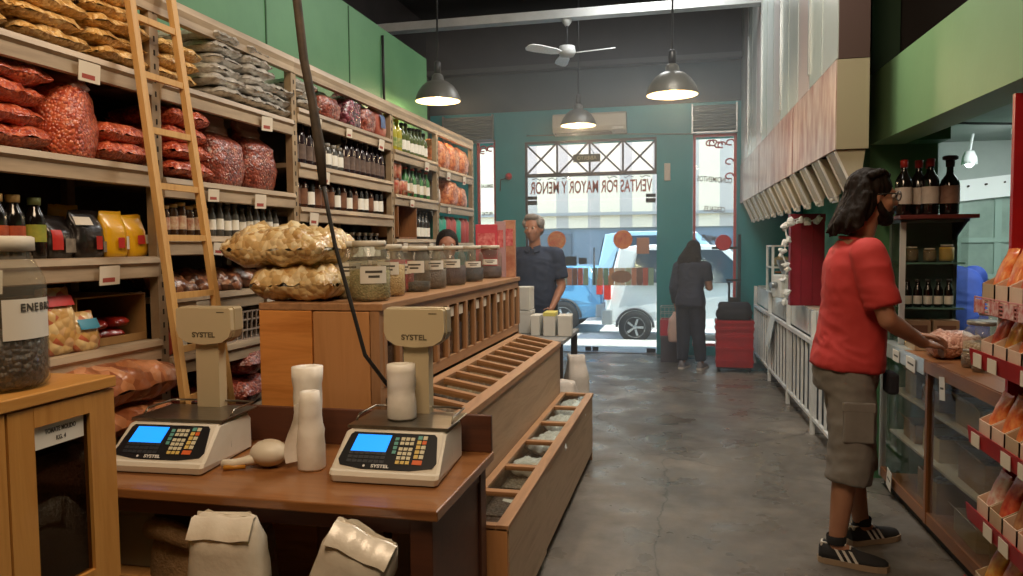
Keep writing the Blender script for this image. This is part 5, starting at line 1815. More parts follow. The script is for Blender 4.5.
for v in q.bm.verts:
    k = noise.noise(Vector((v.co.x * 9, v.co.y * 9, v.co.z * 5)))
    v.co.x *= 1 + 0.09 * k
    v.co.y *= 1 + 0.09 * k
q.build('sack_body', BUR, bs)
q = MB()
q.tube([(0.19 * math.cos(a), 0.19 * math.sin(a), 0.565 + 0.022 * math.sin(a * 3 + 1)) for a in [2 * PI * i / 28 for i in range(29)]], 0.036, 10, cap=False)
q.build('rolled_rim', BUR, bs)
gb = thing('metal_box', 'plain grey box under the left end of the table', 'box', (-1.86, 2.30, 0.42))
MB().box((-0.11, -0.13, 0), (0.11, 0.13, 0.20), 0.004).build('box_body', mat('grey_tin', '#7a7468', 0.5), gb)
MB().box((-0.114, -0.134, 0.17), (0.114, 0.134, 0.205), 0.004).build('lid', mat('grey_tin', '#7a7468', 0.5), gb)
sg = thing('wooden_stool', 'low wooden stool under the left end of the table', 'stool', (-1.84, 2.28, 0))
MB().box((-0.15, -0.17, 0.39), (0.13, 0.17, 0.418), 0.004).build('seat', wood('pine_y', '#a5743c', '#c2935a', 'Y', 1.0), sg)
for x in (-0.12, 0.10):
    for y in (-0.14, 0.14):
        MB().bar((x, y, 0.39), (x * 1.1, y * 1.1, 0), 0.03).build('leg', wood('pine_z', '#a5743c', '#c2935a', 'Z', 1.0), sg)
cw = MB()
cw.ell((0, 0, 0.03), (0.022, 0.016, 0.028), None, 10, 8)
for v in cw.bm.verts:
    v.co += Vector((0.3, 0.2, 0.4)) * noise.noise(v.co * 80) * 0.02
o = tag(cw.build('paper_ball', mat('white_paper', '#d9d6cc', 0.7)), 'small crumpled white paper tucked on the grey box under the table', 'paper')
o.location = (-1.80, 2.2, 0.626)

# ------------------------------------------------ pine cabinet at the left edge with the juniper jar
PINZ = wood('cabinet_pine_z', '#a8702e', '#c28d48', 'Z', 0.7, 0.4, 0.25)
PINY = wood('cabinet_pine_y', '#a8702e', '#c28d48', 'Y', 0.7, 0.4, 0.25)
FX = -1.40
ZT = 1.185
YR = 1.605
cb = thing('display_cabinet', 'pine cabinet with glass doors at the left edge', 'cabinet', (0, 0, 0))
MB().box((-2.04, 0.55, ZT - 0.028), (FX + 0.006, YR + 0.004, ZT), 0.003).build('cabinet_top', PINY, cb)
q = MB()
q.box((-2.03, YR - 0.022, 0.0), (FX - 0.022, YR, ZT - 0.028))
q.box((-2.03, 0.56, 0.0), (FX - 0.022, 0.58, ZT - 0.028))
q.box((-2.03, 0.58, 0.0), (-2.01, YR - 0.022, ZT - 0.028))
q.box((-2.01, 0.58, 0.0), (FX - 0.022, YR - 0.022, 0.10))
q.box((-2.01, 0.58, 0.50), (FX - 0.05, YR - 0.022, 0.515))
q.build('carcass', PINZ, cb)
for y0, y1 in ((1.300, YR), (0.975, 1.293), (0.65, 0.968)):
    d = MB()
    zb, zt = 0.675, ZT - 0.032
    sl = 0.066 if y1 == YR else 0.066
    sr = 0.080 if y1 == YR else 0.066
    d.box((FX - 0.02, y0, zb), (FX, y0 + sl, zt))
    d.box((FX - 0.02, y1 - sr, zb), (FX, y1, zt))
    d.box((FX - 0.0202, y0 + sl, zt - 0.045), (FX + 0.001, y1 - sr, zt))
    d.box((FX - 0.0202, y0 + sl, zb), (FX + 0.001, y1 - sr, zb + 0.05))
    do = d.build('door', PINZ, cb)
    MB().box((FX - 0.014, y0 + sl, zb + 0.05), (FX - 0.010, y1 - sr, zt - 0.045)).build('glass_pane', glass('cabinet_glass', '#d8d0c4', 1.4, 0.03), do)
    if y1 == YR:
        lb = MB().box((FX - 0.0095, y0 + sl + 0.002, zt - 0.098), (FX - 0.008, y1 - sr - 0.012, zt - 0.046)).build('paper_label', LABW, do)
        yc = (y0 + sl + y1 - sr) / 2
        text('lettering', 'TOMATE MOLIDO', 0.015, JINK, lb, frame_matrix((FX - 0.0075, yc, zt - 0.063), (0, 1, 0), (0, 0, 1)), 0.0003, bold=0.0003, sx=0.72)
        text('lettering', 'KG. 4', 0.014, JINK, lb, frame_matrix((FX - 0.0075, yc, zt - 0.083), (0, 1, 0), (0, 0, 1)), 0.0003, bold=0.0003, sx=0.85)
q = MB()
q.box((FX - 0.02, 0.58, 0.0), (FX, YR, 0.670), 0.003)
q.build('lower_front', PINY, cb)
q = MB()
q.box((-1.98, 0.62, 0.517), (FX - 0.06, YR - 0.03, 1.02))
q.build('bin_contents', pieces('ground_spice', '#3a2415', '#4a301c', None, 160, 0.8, 0.0, 0.3, 0.0), cb)

BERRY = pieces('juniper', '#1f1512', '#3a2a22', '#54443a', 75, 0.45, 0.2, 0.9, 0.0)
jz = big_jar('very large clear jar of dark juniper berries with a paper label, on the pine cabinet', (-1.545, 1.405, ZT + 0.001), 0.112, 0.345, BERRY, 0.36, None, 0, 0, group=None)
rr = 0.113
l = MB()
a0, n = math.atan2(-1.405, 1.545) + 0.75, 12
ra = [[(rr * math.cos(a0 + 1.15 * (i / n - 0.5)), rr * math.sin(a0 + 1.15 * (i / n - 0.5)), z) for i in range(n + 1)] for z in (0.115, 0.205)]
l.rings(ra, closed=False)
lo = l.build('label', LABW, jz)
for i, ch in enumerate('ENEBRO'):
    a = a0 - 0.20 + 0.15 * i
    M = frame_matrix(((rr + 0.001) * math.cos(a), (rr + 0.001) * math.sin(a), 0.185), (-math.sin(a), math.cos(a), 0), (0, 0, 1))
    text('lettering', ch, 0.024, JINK, lo, M, 0.0004, bold=0.0006)


# ================================================================== right side: overhead bins, counter, mezzanine
def dirx(y, x0, y0, s):
    return x0 + s * (y - y0)


# ---- mezzanine beam, pillar, slab and service-area walls
struct(MB().prism([(1.088, 5.14, 2.095), (1.088, 5.14, 2.52), (1.29, 5.14, 2.52), (1.29, 5.14, 2.095)], (0.22, -7.2, -0.07)).build('beam_2', BEAMGREEN))
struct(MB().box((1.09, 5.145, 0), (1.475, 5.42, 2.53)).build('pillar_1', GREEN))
struct(MB().box((1.09, 5.145, 2.53), (1.25, 5.42, 4.6)).build('pillar_2', mat('shaded_green_pillar', '#2c4632', 0.7)))  # upper pillar's lack of light painted as a darker green
struct(MB().box((1.25, 5.2, 2.53), (2.2, 5.3, 4.6)).build('wall_mezzanine_void', mat('mezzanine_void_dark', '#2a2322', 0.9)))  # dark sheet put in for the unlit void above the beam
struct(MB().box((1.29, 4.92, 2.09), (1.475, 5.125, 2.30)).build('beam_3', DARKGREEN))
struct(MB().box((1.25, -2.1, 2.30), (3.0, 10.4, 2.40)).build('slab_1', mat('slab_white', '#aeb3b0', 0.7, var='#a0a6a3', vs=2.0)))
struct(MB().box((1.42, 5.42, 0), (1.455, 10.4, 4.6)).build('wall_service_side', mat('service_green', '#3f8a5a', 0.55, var='#4a9465', vs=2.0)))
struct(MB().box((1.455, 6.9, 0), (3.0, 7.0, 2.30)).build('wall_service_end', GREYW))
struct(MB().box((2.2, -1.9, 2.4), (2.3, 10.4, 4.6)).build('wall_mezzanine', mat('mezzanine_void_dark', '#2a2322', 0.9)))
# window frames and hanging paper on the end wall of the service area
wn_ = MB()
for x in (1.86, 2.13, 2.42, 2.7):
    wn_.box((x - 0.025, 6.87, 1.2), (x + 0.025, 6.9, 1.86))
for z in (1.2, 1.86, 1.5):
    wn_.box((1.84, 6.868, z - 0.02), (2.72, 6.9, z + 0.02))
wo = struct(wn_.build('window_5', mat('pale_green_frame', '#8fa79b', 0.5)))
MB().box((1.86, 6.885, 1.2), (2.7, 6.89, 1.86)).build('pane', mat('frosted_pane', '#7f9488', 0.35, var='#93a79b', vs=4.0), wo)
pb_ = thing('paper_banner', 'long white paper sheet hung across the wall behind the counter', 'banner', (2.45, 6.84, 1.80))
n = 18
pts = []
for j in range(2):
    for i in range(n + 1):
        x = -0.45 + 0.9 * i / n
        pts.append((x, -0.012 * math.sin(i * 0.9) - 0.01, (0.0 if j == 0 else 0.17) + 0.10 * (x + 0.45)))
pts += [(p[0], p[1] + 0.004, p[2]) for p in pts]
m1 = 2 * (n + 1)
fs = [(i, i + 1, n + 2 + i, n + 1 + i) for i in range(n)]
fs += [tuple(m1 + a for a in f[::-1]) for f in fs]
MB().poly(pts, fs, True).build('sheet', mat('white_sheet', '#eef2f0', 0.7), pb_)
for i in range(7):
    MB().cyl((-0.4 + i * 0.13, -0.03, 0.12 + 0.013 * i), (-0.4 + i * 0.13, 0.0, 0.12 + 0.013 * i), 0.008, seg=8).build('pin', DARKIN, pb_)
lm = thing('spot_lamp', 'small white spot lamp under the slab above the wine bottles', 'lamp', (2.05, 6.4, 2.12))
MB().lathe([(0.03, 0.05), (0.05, 0.0), (0.055, -0.05), (0.045, -0.05), (0.001, -0.02)], seg=16).build('shade', mat('white_enamel', '#e8ecec', 0.4), lm)
MB().ell((0, 0, -0.045), 0.03).build('bulb', mat('cool_glow', '#f4fffb', 0.4, emit='#eefcf6', es=6.0), lm)
MB().cyl((0, 0, 0.05), (0.02, 0, 0.178), 0.01).build('arm', mat('white_enamel', '#e8ecec', 0.4), lm)
tag(MB().tube([(1.3, 5.2, 2.24), (1.8, 5.5, 2.25), (2.4, 5.9, 2.28), (2.9, 6.4, 2.26)], 0.008, 6).build('ceiling_cable', mat('black_rubber', '#1b1a1a', 0.6)), 'black cable slung under the pale slab behind the green beam', 'cable')
tl = thing('tube_lamp', 'white tube lamp under the slab over the service area', 'lamp', (2.3, 5.6, 2.26))
MB().box((-0.05, -0.6, 0.0), (0.05, 0.6, 0.038)).build('housing', mat('white_enamel', '#e8ecec', 0.4), tl)
MB().cyl((0, -0.58, -0.018), (0, 0.58, -0.018), 0.016).build('tube', mat('cool_glow', '#f4fffb', 0.4, emit='#eefcf6', es=6.0), tl)

# ---- overhead cabinet with vertical panels, red-blotched band and grain chutes
ov = thing('overhead_cabinet', 'long overhead cabinet of tall white panels above the right counter', 'cabinet', (0, 0, 0))
MX, MY, MS = 0.79, 4.55, -0.025
def mx(y, d=0.0):
    return MX + MS * (y - MY) + d
LEN = 10.38 - MY
WPAN = mat('white_panel', '#b9bcb9', 0.28, var='#a8b3ae', vs=1.2, stretch=(1, 1, 0.3), coat=0.2)
WPAN2 = mat('pink_reflection_panel', '#bcaeab', 0.28, var='#b3b5b1', vs=1.2, stretch=(1, 1, 0.3), coat=0.2)  # pink reflection painted into the white panel's colour
WPAN3 = mat('green_reflection_panel', '#a9b5ae', 0.25, var='#bcc3be', vs=1.2, stretch=(1, 1, 0.3), coat=0.2)  # same white panel with a green reflection painted in
BAND = mat('red_washed_band', '#c3b1a8', 0.32, var='#8f5f58', vs=5.0, stretch=(1, 2.0, 0.6))
CREAMP = mat('cream_panel', '#a39a80', 0.5)
BRP = mat('brown_panel', '#4a3530', 0.6)
q = MB()
q.prism([(mx(MY, 0.012), MY + 0.01, 2.02), (mx(MY, 0.16), MY + 0.01, 2.02), (mx(MY, 0.16), MY + 0.01, 4.58), (mx(MY, 0.012), MY + 0.01, 4.58)], (MS * (LEN - 0.01), LEN - 0.01, 0))
q.build('carcass', mat('dark_carcass', '#2c2b2a', 0.7), ov)
MB().box((mx(MY), MY - 0.006, 2.01), (mx(MY, 0.165), MY + 0.008, 2.50)).build('end_panel', CREAMP, ov)
MB().box((mx(MY, 0.005), MY - 0.002, 2.505), (mx(MY, 0.165), MY + 0.008, 4.58)).build('end_panel', BRP, ov)
npn = 13
for k in range(npn):
    y0, y1 = MY + k * LEN / npn, MY + (k + 1) * LEN / npn - 0.03
    MB().prism([(mx(y0), y0, 2.51), (mx(y1), y1, 2.51), (mx(y1), y1, 4.58), (mx(y0), y0, 4.58)], (0.011, 0, 0)).build('upper_panel', (WPAN, WPAN3, WPAN2)[k % 3], ov)
    if k % 3 == 1:
        MB().prism([(mx(y1, -0.012), y1 - 0.02, 2.6), (mx(y1, -0.012), y1 + 0.01, 2.6), (mx(y1, -0.012), y1 + 0.01, 3.9), (mx(y1, -0.012), y1 - 0.02, 3.9)], (0.012, 0, 0)).build('cover_strip', ALU, ov)
for a, b_ in ((0.0, 0.255), (0.262, 0.63), (0.637, 1.0)):
    y0, y1 = MY + a * LEN, MY + b_ * LEN
    MB().prism([(mx(y0, -0.006), y0, 2.01), (mx(y1, -0.006), y1, 2.01), (mx(y1, -0.006), y1, 2.50), (mx(y0, -0.006), y0, 2.50)], (0.017, 0, 0)).build('lower_band', BAND, ov)
CHF = mat('chute_face', '#c6c0ac', 0.45, var='#b8b29c', vs=3.0)
TRIM = mat('bright_trim', '#eef0ee', 0.3)
chute = None
ncz = 12
for k in range(ncz):
    y0 = MY + 0.02 + k * 0.472
    lab = 'cream grain chute under the overhead cabinet, %s counted from the man in red' % NTH[k]
    if chute is None:
        t = thing('grain_chute', lab, 'chute', (0, 0, 0), 0, 'grain chutes under the overhead cabinet')
        q = MB()
        q.prism([(0.004, 0.0, 0.0), (0.155, 0, 0), (0.128, 0, -0.215), (0.105, 0, -0.225)], (-0.006, 0.27, 0))
        q.build('hopper', CHF, t)
        for yy in (0.0, 0.235):
            MB().bar((0.002, yy + 0.008, -0.004), (0.104, yy + 0.008, -0.23), 0.020, 0.012, (0, 1, 0)).build('edge_trim', TRIM, t)
        q = MB()
        q.prism([(0.106, 0.03, -0.218), (0.118, 0.03, -0.262), (0.123, 0.03, -0.262), (0.124, 0.03, -0.22)], (0, 0.20, 0))
        q.build('outlet_flap', mat('white_flap', '#dcdcd6', 0.4), t)
        MB().cyl((0.112, 0.13, -0.24), (0.085, 0.13, -0.25), 0.012, seg=10).build('knob', mat('white_flap', '#dcdcd6', 0.4), t)
        chute = Proto(t)
    chute.put(lab, (mx(y0), y0, 2.008))

# ---- white rail counter along the aisle
RX, RY, RS = 0.97, 5.64, -0.039
def rx(y, d=0.0):
    return RX + RS * (y - RY) + d
def strip(y0, y1, d0, d1, z0, z1, f=rx):
    m = MB()
    m.prism([(f(y0, d0), y0, z0), (f(y0, d1), y0, z0), (f(y0, d1), y0, z1), (f(y0, d0), y0, z1)], (f(y1) - f(y0), y1 - y0, 0))
    return m
RWH = mat('rail_white', '#dfe3e3', 0.35, 0.0, var='#ccd1d1', vs=6.0)
rc = thing('sales_counter', 'long counter behind the white railing on the right of the aisle', 'counter', (0, 0, 0))
strip(5.45, 9.9, 0.03, 0.42, 0.94, 0.965).build('counter_top', mat('counter_cream', '#c1bcae', 0.3, var='#aea898', vs=4.0), rc)
strip(5.45, 9.88, 0.10, 0.40, 0.0, 0.94).build('counter_body', mat('counter_body_grey', '#343f45', 0.5, var='#2c363b', vs=3.0), rc)
PW = mat('white_front_panel', '#d3d7d6', 0.22, coat=0.3, var='#bcc3c2', vs=3.0)
for a, b_ in ((5.1, 6.55), (6.57, 7.75), (7.77, 8.9), (8.92, 9.9)):
    strip(a, b_, 0.012, 0.03, 0.75, 0.955).build('front_panel', PW, rc)
rl_ = thing('railing', 'white metal railing with upright bars before the right counter', 'railing', (0, 0, 0))
strip(5.1, 9.9, -0.022, 0.008, 0.70, 0.735).build('top_rail', RWH, rl_)
strip(5.1, 9.9, -0.018, 0.006, 0.115, 0.14).build('bottom_rail', RWH, rl_)
for y in (5.12, 6.25, 7.4, 8.6, 9.85):
    MB().box((rx(y, -0.024), y - 0.02, 0.0), (rx(y, 0.010), y + 0.02, 0.96)).build('post', RWH, rl_)
k = 0
y = 5.24
while y < 9.8:
    if min(abs(y - p_) for p_ in (5.12, 6.25, 7.4, 8.6, 9.85)) > 0.05:
        MB().box((rx(y, -0.014), y - 0.014, 0.13), (rx(y, 0.004), y + 0.014, 0.71)).build('bar', RWH, rl_)
    y += 0.185

# things on the sales counter
rp_ = thing('display_stand', 'tall dark red display panel standing on the counter under the chutes', 'display', (0.955, 6.78, 0.967), 0.05)
MB().box((-0.135, -0.05, 0), (0.135, 0.05, 0.76), 0.004).build('panel_body', mat('crimson_panel', '#8e1f31', 0.45, var='#7d1a2a', vs=4.0), rp_)
MB().box((-0.139, -0.056, 0.70), (0.139, 0.056, 0.765), 0.004).build('top_band', mat('crimson_dark', '#7a1a2a', 0.45), rp_)
for x in (-0.05, 0.04):
    MB().box((x - 0.003, -0.054, 0.02), (x + 0.003, -0.05, 0.69)).build('seam', mat('crimson_dark', '#7a1a2a', 0.45), rp_)
gl_ = MB()
rg = rnd(9)
pth = [ay(x, y, 6.62) for x, y in ((817, 219), (808, 221), (799, 219), (790, 222), (784, 226), (787, 240), (783, 254), (787, 266), (784, 280), (786, 292), (783, 303))]
for i, p in enumerate(pth):
    for j in range(3):
        c = p + Vector((rg.uniform(-0.02, 0.02), rg.uniform(-0.03, 0.03), rg.uniform(-0.03, 0.03)))
        if c.z < 1.0:
            continue
        s = rg.uniform(0.018, 0.034)
        R = Matrix.Rotation(rg.uniform(0, 3), 3, 'X') @ Matrix.Rotation(rg.uniform(0, 3), 3, 'Y')
        gl_.ell(c, (s, s * 0.6, s * 0.8), R, 8, 5)
gl_.tube(pth[:10], 0.005, 5)
for v in gl_.bm.verts:
    v.co += Vector((noise.noise(v.co * 35), noise.noise(v.co * 35 + Vector((9, 0, 0))), noise.noise(v.co * 35 + Vector((0, 9, 0))))) * 0.016
for f in gl_.bm.faces:
    f.smooth = False
tag(gl_.build('garland', mat('white_crumple', '#d8dcdc', 0.5)), 'white crumpled garland strung along the edge of the red panel', 'garland')
# glass case and machine further along
gc = thing('glass_case', 'small white-framed glass case on the far end of the right counter', 'display case', (0.98, 8.55, 0.967), 0.04)
q = MB()
for x in (-0.14, 0.14):
    for y in (-0.2, 0.2):
        q.box((x - 0.012, y - 0.012, 0), (x + 0.012, y + 0.012, 0.5))
for z in (0.0, 0.26, 0.485):
    q.box((-0.152, -0.212, z), (0.152, 0.212, z + 0.015))
q.build('frame', mat('white_frame', '#d5dad8', 0.4), gc)
MB().box((-0.142, -0.2, 0.02), (-0.139, 0.2, 0.48)).build('glass_side', PGLASS, gc)
MB().box((-0.13, -0.214, 0.02), (0.13, -0.211, 0.48)).build('glass_side', PGLASS, gc)
for k, (z, h, m) in enumerate(((0.016, 0.14, 'cream'), (0.276, 0.10, 'tan'))):
    for j in range(2):
        o = tag(pillow_mb(0.18, 0.16, h, 400 + k * 2 + j).build('bread_bag', mat('pale_bread', '#c7b494', 0.6, var='#b39a74', vs=9.0)), '%s pale bag on the %s of the white glass case' % (('near', 'far')[j], ('floor', 'upper shelf')[k]), 'bag')
        o.location = (0.98 - 0.004 * j, 8.45 + 0.2 * j, 0.967 + z + 0.001)
mc = thing('grinder', 'white counter machine beside the glass case near the red panel', 'machine', (0.92, 7.75, 0.967), -1.2)
MB().box((-0.09, -0.11, 0), (0.09, 0.11, 0.22), 0.01).build('base', mat('white_frame', '#d5dad8', 0.4), mc)
MB().lathe([(0.05, 0.22), (0.055, 0.24), (0.10, 0.34), (0.10, 0.36)], seg=20, cap1=False).build('hopper', ALU, mc)
MB().lathe([(0.03, 0), (0.03, 0.06)], (0, -0.11, 0.12), 12, 'Y', M=Matrix.Diagonal((1, -1, 1))).build('spout', ALU, mc)
jr = None
for k, (y, d, kind, lab) in enumerate(((6.35, 0.16, 0, 'small jar of red sweets with an orange lid on the counter by the red panel'), (6.12, 0.2, 1, 'small jar of pale sweets on the counter beside the red-topped jar'), (5.85, 0.15, 0, 'small jar of red sweets nearest the man in red on the railing counter'), (7.25, 0.15, 1, 'small jar of pale sweets behind the red panel'), (9.05, 0.15, 1, 'small jar of pale sweets near the far end of the railing counter'), (9.4, 0.2, 0, 'small jar of red sweets at the far end of the railing counter'))):
    big_jar(lab, (rx(y, d), y, 0.967), 0.055, 0.16 if kind else 0.19, pieces('sweets_%d' % kind, ('#a03028', '#b9a080')[kind], ('#c86a48', '#d8c8a8')[kind], None, 70, 0.4, 0.2, 0.5, 0.0), 0.66, (0.25, 0.5), -2.2, 1.2, 0.0, (mat('orange_lid', '#a8682e', 0.5), LIDM)[kind], group='small jars on the railing counter')
t = thing('packet_box', 'orange and red box standing on the counter beside the man in red', 'box', (rx(5.6, 0.26), 5.6, 0.967), 0.1)
MB().box((-0.07, -0.05, 0), (0.07, 0.05, 0.24), 0.003).build('box_body', mat('orange_red_box', '#b0542e', 0.5, var='#a5342a', vs=12.0), t)
MB().box((-0.055, -0.052, 0.08), (0.055, -0.05, 0.2)).build('printed_panel', mat('yellow_print', '#d3a24a', 0.5), t)
# cloth hanging on the rail
cl = MB()
n = 8
pts = []
for j in range(7):
    for i in range(n + 1):
        y = 8.05 + 0.30 * i / n
        pts.append(Vector((rx(y, -0.035 - 0.012 * math.sin(i * 1.6 + j * 0.3) - 0.006 * j), y + 0.012 * j * math.sin(i), 0.74 - 0.055 * j)))
pts += [p + Vector((0.004, 0, 0)) for p in pts]
m1 = 7 * (n + 1)
fs = [(j * (n + 1) + i, j * (n + 1) + i + 1, (j + 1) * (n + 1) + i + 1, (j + 1) * (n + 1) + i) for j in range(6) for i in range(n)]
fs += [tuple(m1 + a for a in f[::-1]) for f in fs]
tag(cl.poly(pts, fs, True).build('hanging_cloth', mat('white_cloth', '#c9d3d6', 0.8)), 'pale cloth hung over the far stretch of the white railing', 'cloth')

# ---- glass display counter by the man
DX, DY, DS = 1.145, 5.04, -0.033
def dx(y, d=0.0):
    return DX + DS * (y - DY) + d
dc = thing('display_counter', 'wood-framed glass display counter beside the man in red', 'counter', (0, 0, 0))
DY0, DY1 = 3.26, 5.02
DW = wood('display_wood', '#6b4326', '#8a5a36', 'Y', 0.7, 0.4)
DWZ = wood('display_wood_z', '#6b4326', '#8a5a36', 'Z', 0.7, 0.4)
strip(DY0, 4.55, -0.006, 0.55, 0.872, 0.90, dx).build('counter_top', DW, dc)
strip(4.55, DY1, -0.008, 0.55, 0.872, 0.901, dx).build('counter_top', mat('pale_laminate', '#aeb4b2', 0.25), dc)
strip(4.2, DY1, -0.014, -0.006, 0.82, 0.90, dx).build('edge_strip', mat('bright_edge', '#c3c9c9', 0.25, 0.4), dc)
strip(DY0, 4.2, -0.012, -0.004, 0.835, 0.895, dx).build('edge_strip', DW, dc)
strip(DY0, DY1, 0.0, 0.03, 0.06, 0.12, dx).build('bottom_rail', DW, dc)
strip(DY0, DY1, 0.03, 0.55, 0.0, 0.06, dx).build('plinth', mat('black_plinth', '#1d1a18', 0.8), dc)
strip(DY0, DY1, 0.53, 0.55, 0.06, 0.872, dx).build('back_panel', mat('inside_grey', '#a9b0ac', 0.6, var='#9aa19d', vs=3.0), dc)
strip(DY0, DY1, 0.03, 0.53, 0.06, 0.075, dx).build('floor_panel', DW, dc)
for z in (0.34, 0.60):
    strip(DY0 + 0.02, DY1 - 0.02, 0.05, 0.53, z, z + 0.012, dx).build('shelf', mat('pale_shelf', '#b5aa98', 0.5), dc)
for y in (DY0, 4.17, DY1 - 0.03):
    strip(y, y + 0.03, -0.004, 0.03, 0.06, 0.872, dx).build('mullion', DWZ if y < 4.9 else mat('bright_edge', '#c3c9c9', 0.25, 0.4), dc)
for a, b_ in ((DY0 + 0.03, 4.17), (4.2, DY1 - 0.03)):
    strip(a, b_, 0.008, 0.013, 0.12, 0.83, dx).build('glass_front', PGLASS, dc)
q = MB()
q.prism([(dx(DY1, 0.02), DY1 - 0.006, 0.06), (dx(DY1, 0.53), DY1 - 0.006, 0.06), (dx(DY1, 0.53), DY1 - 0.006, 0.87), (dx(DY1, 0.02), DY1 - 0.006, 0.87)], (0, 0.006, 0))
q.build('end_glass', PGLASS, dc)
# cartons and bags behind the glass
kk = 0
for z, items in ((0.614, ((3.50, 0.30, 0.14), (3.92, 0.32, 0.12), (4.42, 0.3, 0.10), (4.75, 0.22, 0.13))), (0.354, ((3.46, 0.28, 0.13), (3.86, 0.34, 0.15), (4.4, 0.28, 0.12), (4.76, 0.24, 0.10))), (0.077, ((3.5, 0.3, 0.14), (3.92, 0.3, 0.11), (4.45, 0.34, 0.16)))):
    for j, (y, w, h) in enumerate(items):
        lv_ = {0.614: 'upper', 0.354: 'middle', 0.077: 'lowest'}[z]
        carton('open cardboard tray in the glass counter, %s level, %s from the red rack' % (lv_, NTH[j]), (dx(y, 0.24), y, z), PI / 2, w, 0.30, h, (CARD, CARDD)[(kk + j) % 2], 0.005, 0.05 if j % 2 else 0.0, 'cardboard_tray', 'cardboard trays in the glass counter', 0.7)
        o = tag(pillow_mb(w * 0.8, 0.24, h * 0.75, 500 + kk * 7 + j, wr=0.3).build('goods_bag', pieces('counter_goods_%d' % ((kk + j) % 3), ('#3f2c20', '#6a5236', '#54483e')[(kk + j) % 3], ('#6a4c36', '#9a7c52', '#8a7c6c')[(kk + j) % 3], None, 40, 0.3, 0.6)), 'bag of dried goods lying in the %s-level tray, %s from the red rack' % (lv_, NTH[j]), 'bag', 'bags in the glass counter')
        o.location = (dx(y, 0.24), y, z + 0.007)
        o.rotation_euler = (0, 0, PI / 2)
    kk += 1
# price cards on the front
for k, (y, z, w, h, tilt, lab) in enumerate(((4.40, 0.845, 0.17, 0.07, 0.02, 'long white price card on the edge of the glass counter'), (4.66, 0.85, 0.13, 0.065, 0.0, 'pale price card at the silver end of the glass counter edge'), (3.93, 0.80, 0.075, 0.11, -0.12, 'tilted white price card hanging over the glass of the counter'), (4.75, 0.11, 0.10, 0.11, 0.2, 'worn white card at the foot of the glass counter'))):
    t = thing('price_card', lab, 'card', (dx(y, -0.018), y, z))
    t.rotation_euler = (tilt, 0, 0)
    MB().box((0, -w / 2, -h / 2), (0.003, w / 2, h / 2)).build('card', LABW, t)
    MB().box((-0.0006, -w * 0.35, -0.004), (0, w * 0.3, 0.006)).build('print', JINK, t)

# things on the display counter
PINKB = pieces('pink_salt', '#a8705c', '#c9937c', '#dcb09c', 90, 0.3, 0.7, 0.4, 0.5)
o = tag(pillow_mb(0.26, 0.24, 0.13, 601, wr=0.3).build('pink_bag', PINKB), 'clear bag of pinkish goods on the counter at the man\'s hand', 'bag')
o.location = (1.32, 4.30, 0.902)
big_jar('squat clear jar with a glass lid on the counter beside the pinkish bag', (1.39, 4.08, 0.902), 0.092, 0.21, pieces('tan_grain', '#8a6a4a', '#a98a66', None, 90, 0.5), 0.5, None, 0, 0, 0.0, mat('dull_lid', '#8d8a82', 0.3, 0.5), group='jars on the display counter')
big_jar('taller clear jar with rounded lid behind the squat jar on the counter', (1.50, 4.30, 0.902), 0.075, 0.24, pieces('tan_grain', '#8a6a4a', '#a98a66', None, 90, 0.5), 0.35, None, 0, 0, 0.0, mat('dull_lid', '#8d8a82', 0.3, 0.5), group='jars on the display counter')
for k, (y, d, lab) in enumerate(((3.95, 0.10, 'small spice glass on the counter edge, left one of two'), (3.83, 0.10, 'small spice glass on the counter edge, right one of two'))):
    big_jar(lab, (dx(y, d), y, 0.902), 0.03, 0.085, pieces('spice_br', '#5a3a22', '#7a5434', None, 120, 0.5), 0.7, None, 0, 0, 0.0, mat('dull_lid', '#8d8a82', 0.3, 0.5), group='small spice glasses')
t = thing('tray_of_sweets', 'tray of red wrapped sweets on the counter behind the man\'s hand', 'tray', (1.40, 4.62, 0.902), 0.0)
q = MB()
q.box((-0.2, -0.1, 0), (0.2, 0.1, 0.01))
for a, b_ in (((-0.2, -0.1, 0.01), (0.2, -0.095, 0.05)), ((-0.2, 0.095, 0.01), (0.2, 0.1, 0.05)), ((-0.2, -0.095, 0.01), (-0.195, 0.095, 0.05)), ((0.195, -0.095, 0.01), (0.2, 0.095, 0.05))):
    q.box(a, b_)
q.build('tray_body', CARDD, t)
sweet = Proto(tag(MB().ell((0, 0, 0.016), (0.024, 0.018, 0.016), None, 10, 6).tube([(-0.04, 0, 0.016), (-0.022, 0, 0.016)], [0.012, 0.004], 6).tube([(0.022, 0, 0.016), (0.04, 0, 0.016)], [0.004, 0.012], 6).build('wrapped_sweet', mat('red_wrapper', '#a82420', 0.25, coat=0.5, var='#c8584a', vs=30.0)), '-', 'sweet'))
for i in range(6):
    for j in range(3):
        for l_ in range(1 + (i % 2 == 0)):
            sweet.put('red wrapped sweet in the counter tray, %s row, %s from the left, %s layer' % (('front', 'middle', 'back')[j], NTH[i], ('lower', 'upper')[l_]), (1.40 - 0.155 + 0.062 * i, 4.62 - 0.06 + 0.055 * j, 0.914 + 0.033 * l_), (0, 0, i * 1.3 + j), None, 'red sweets in the tray')

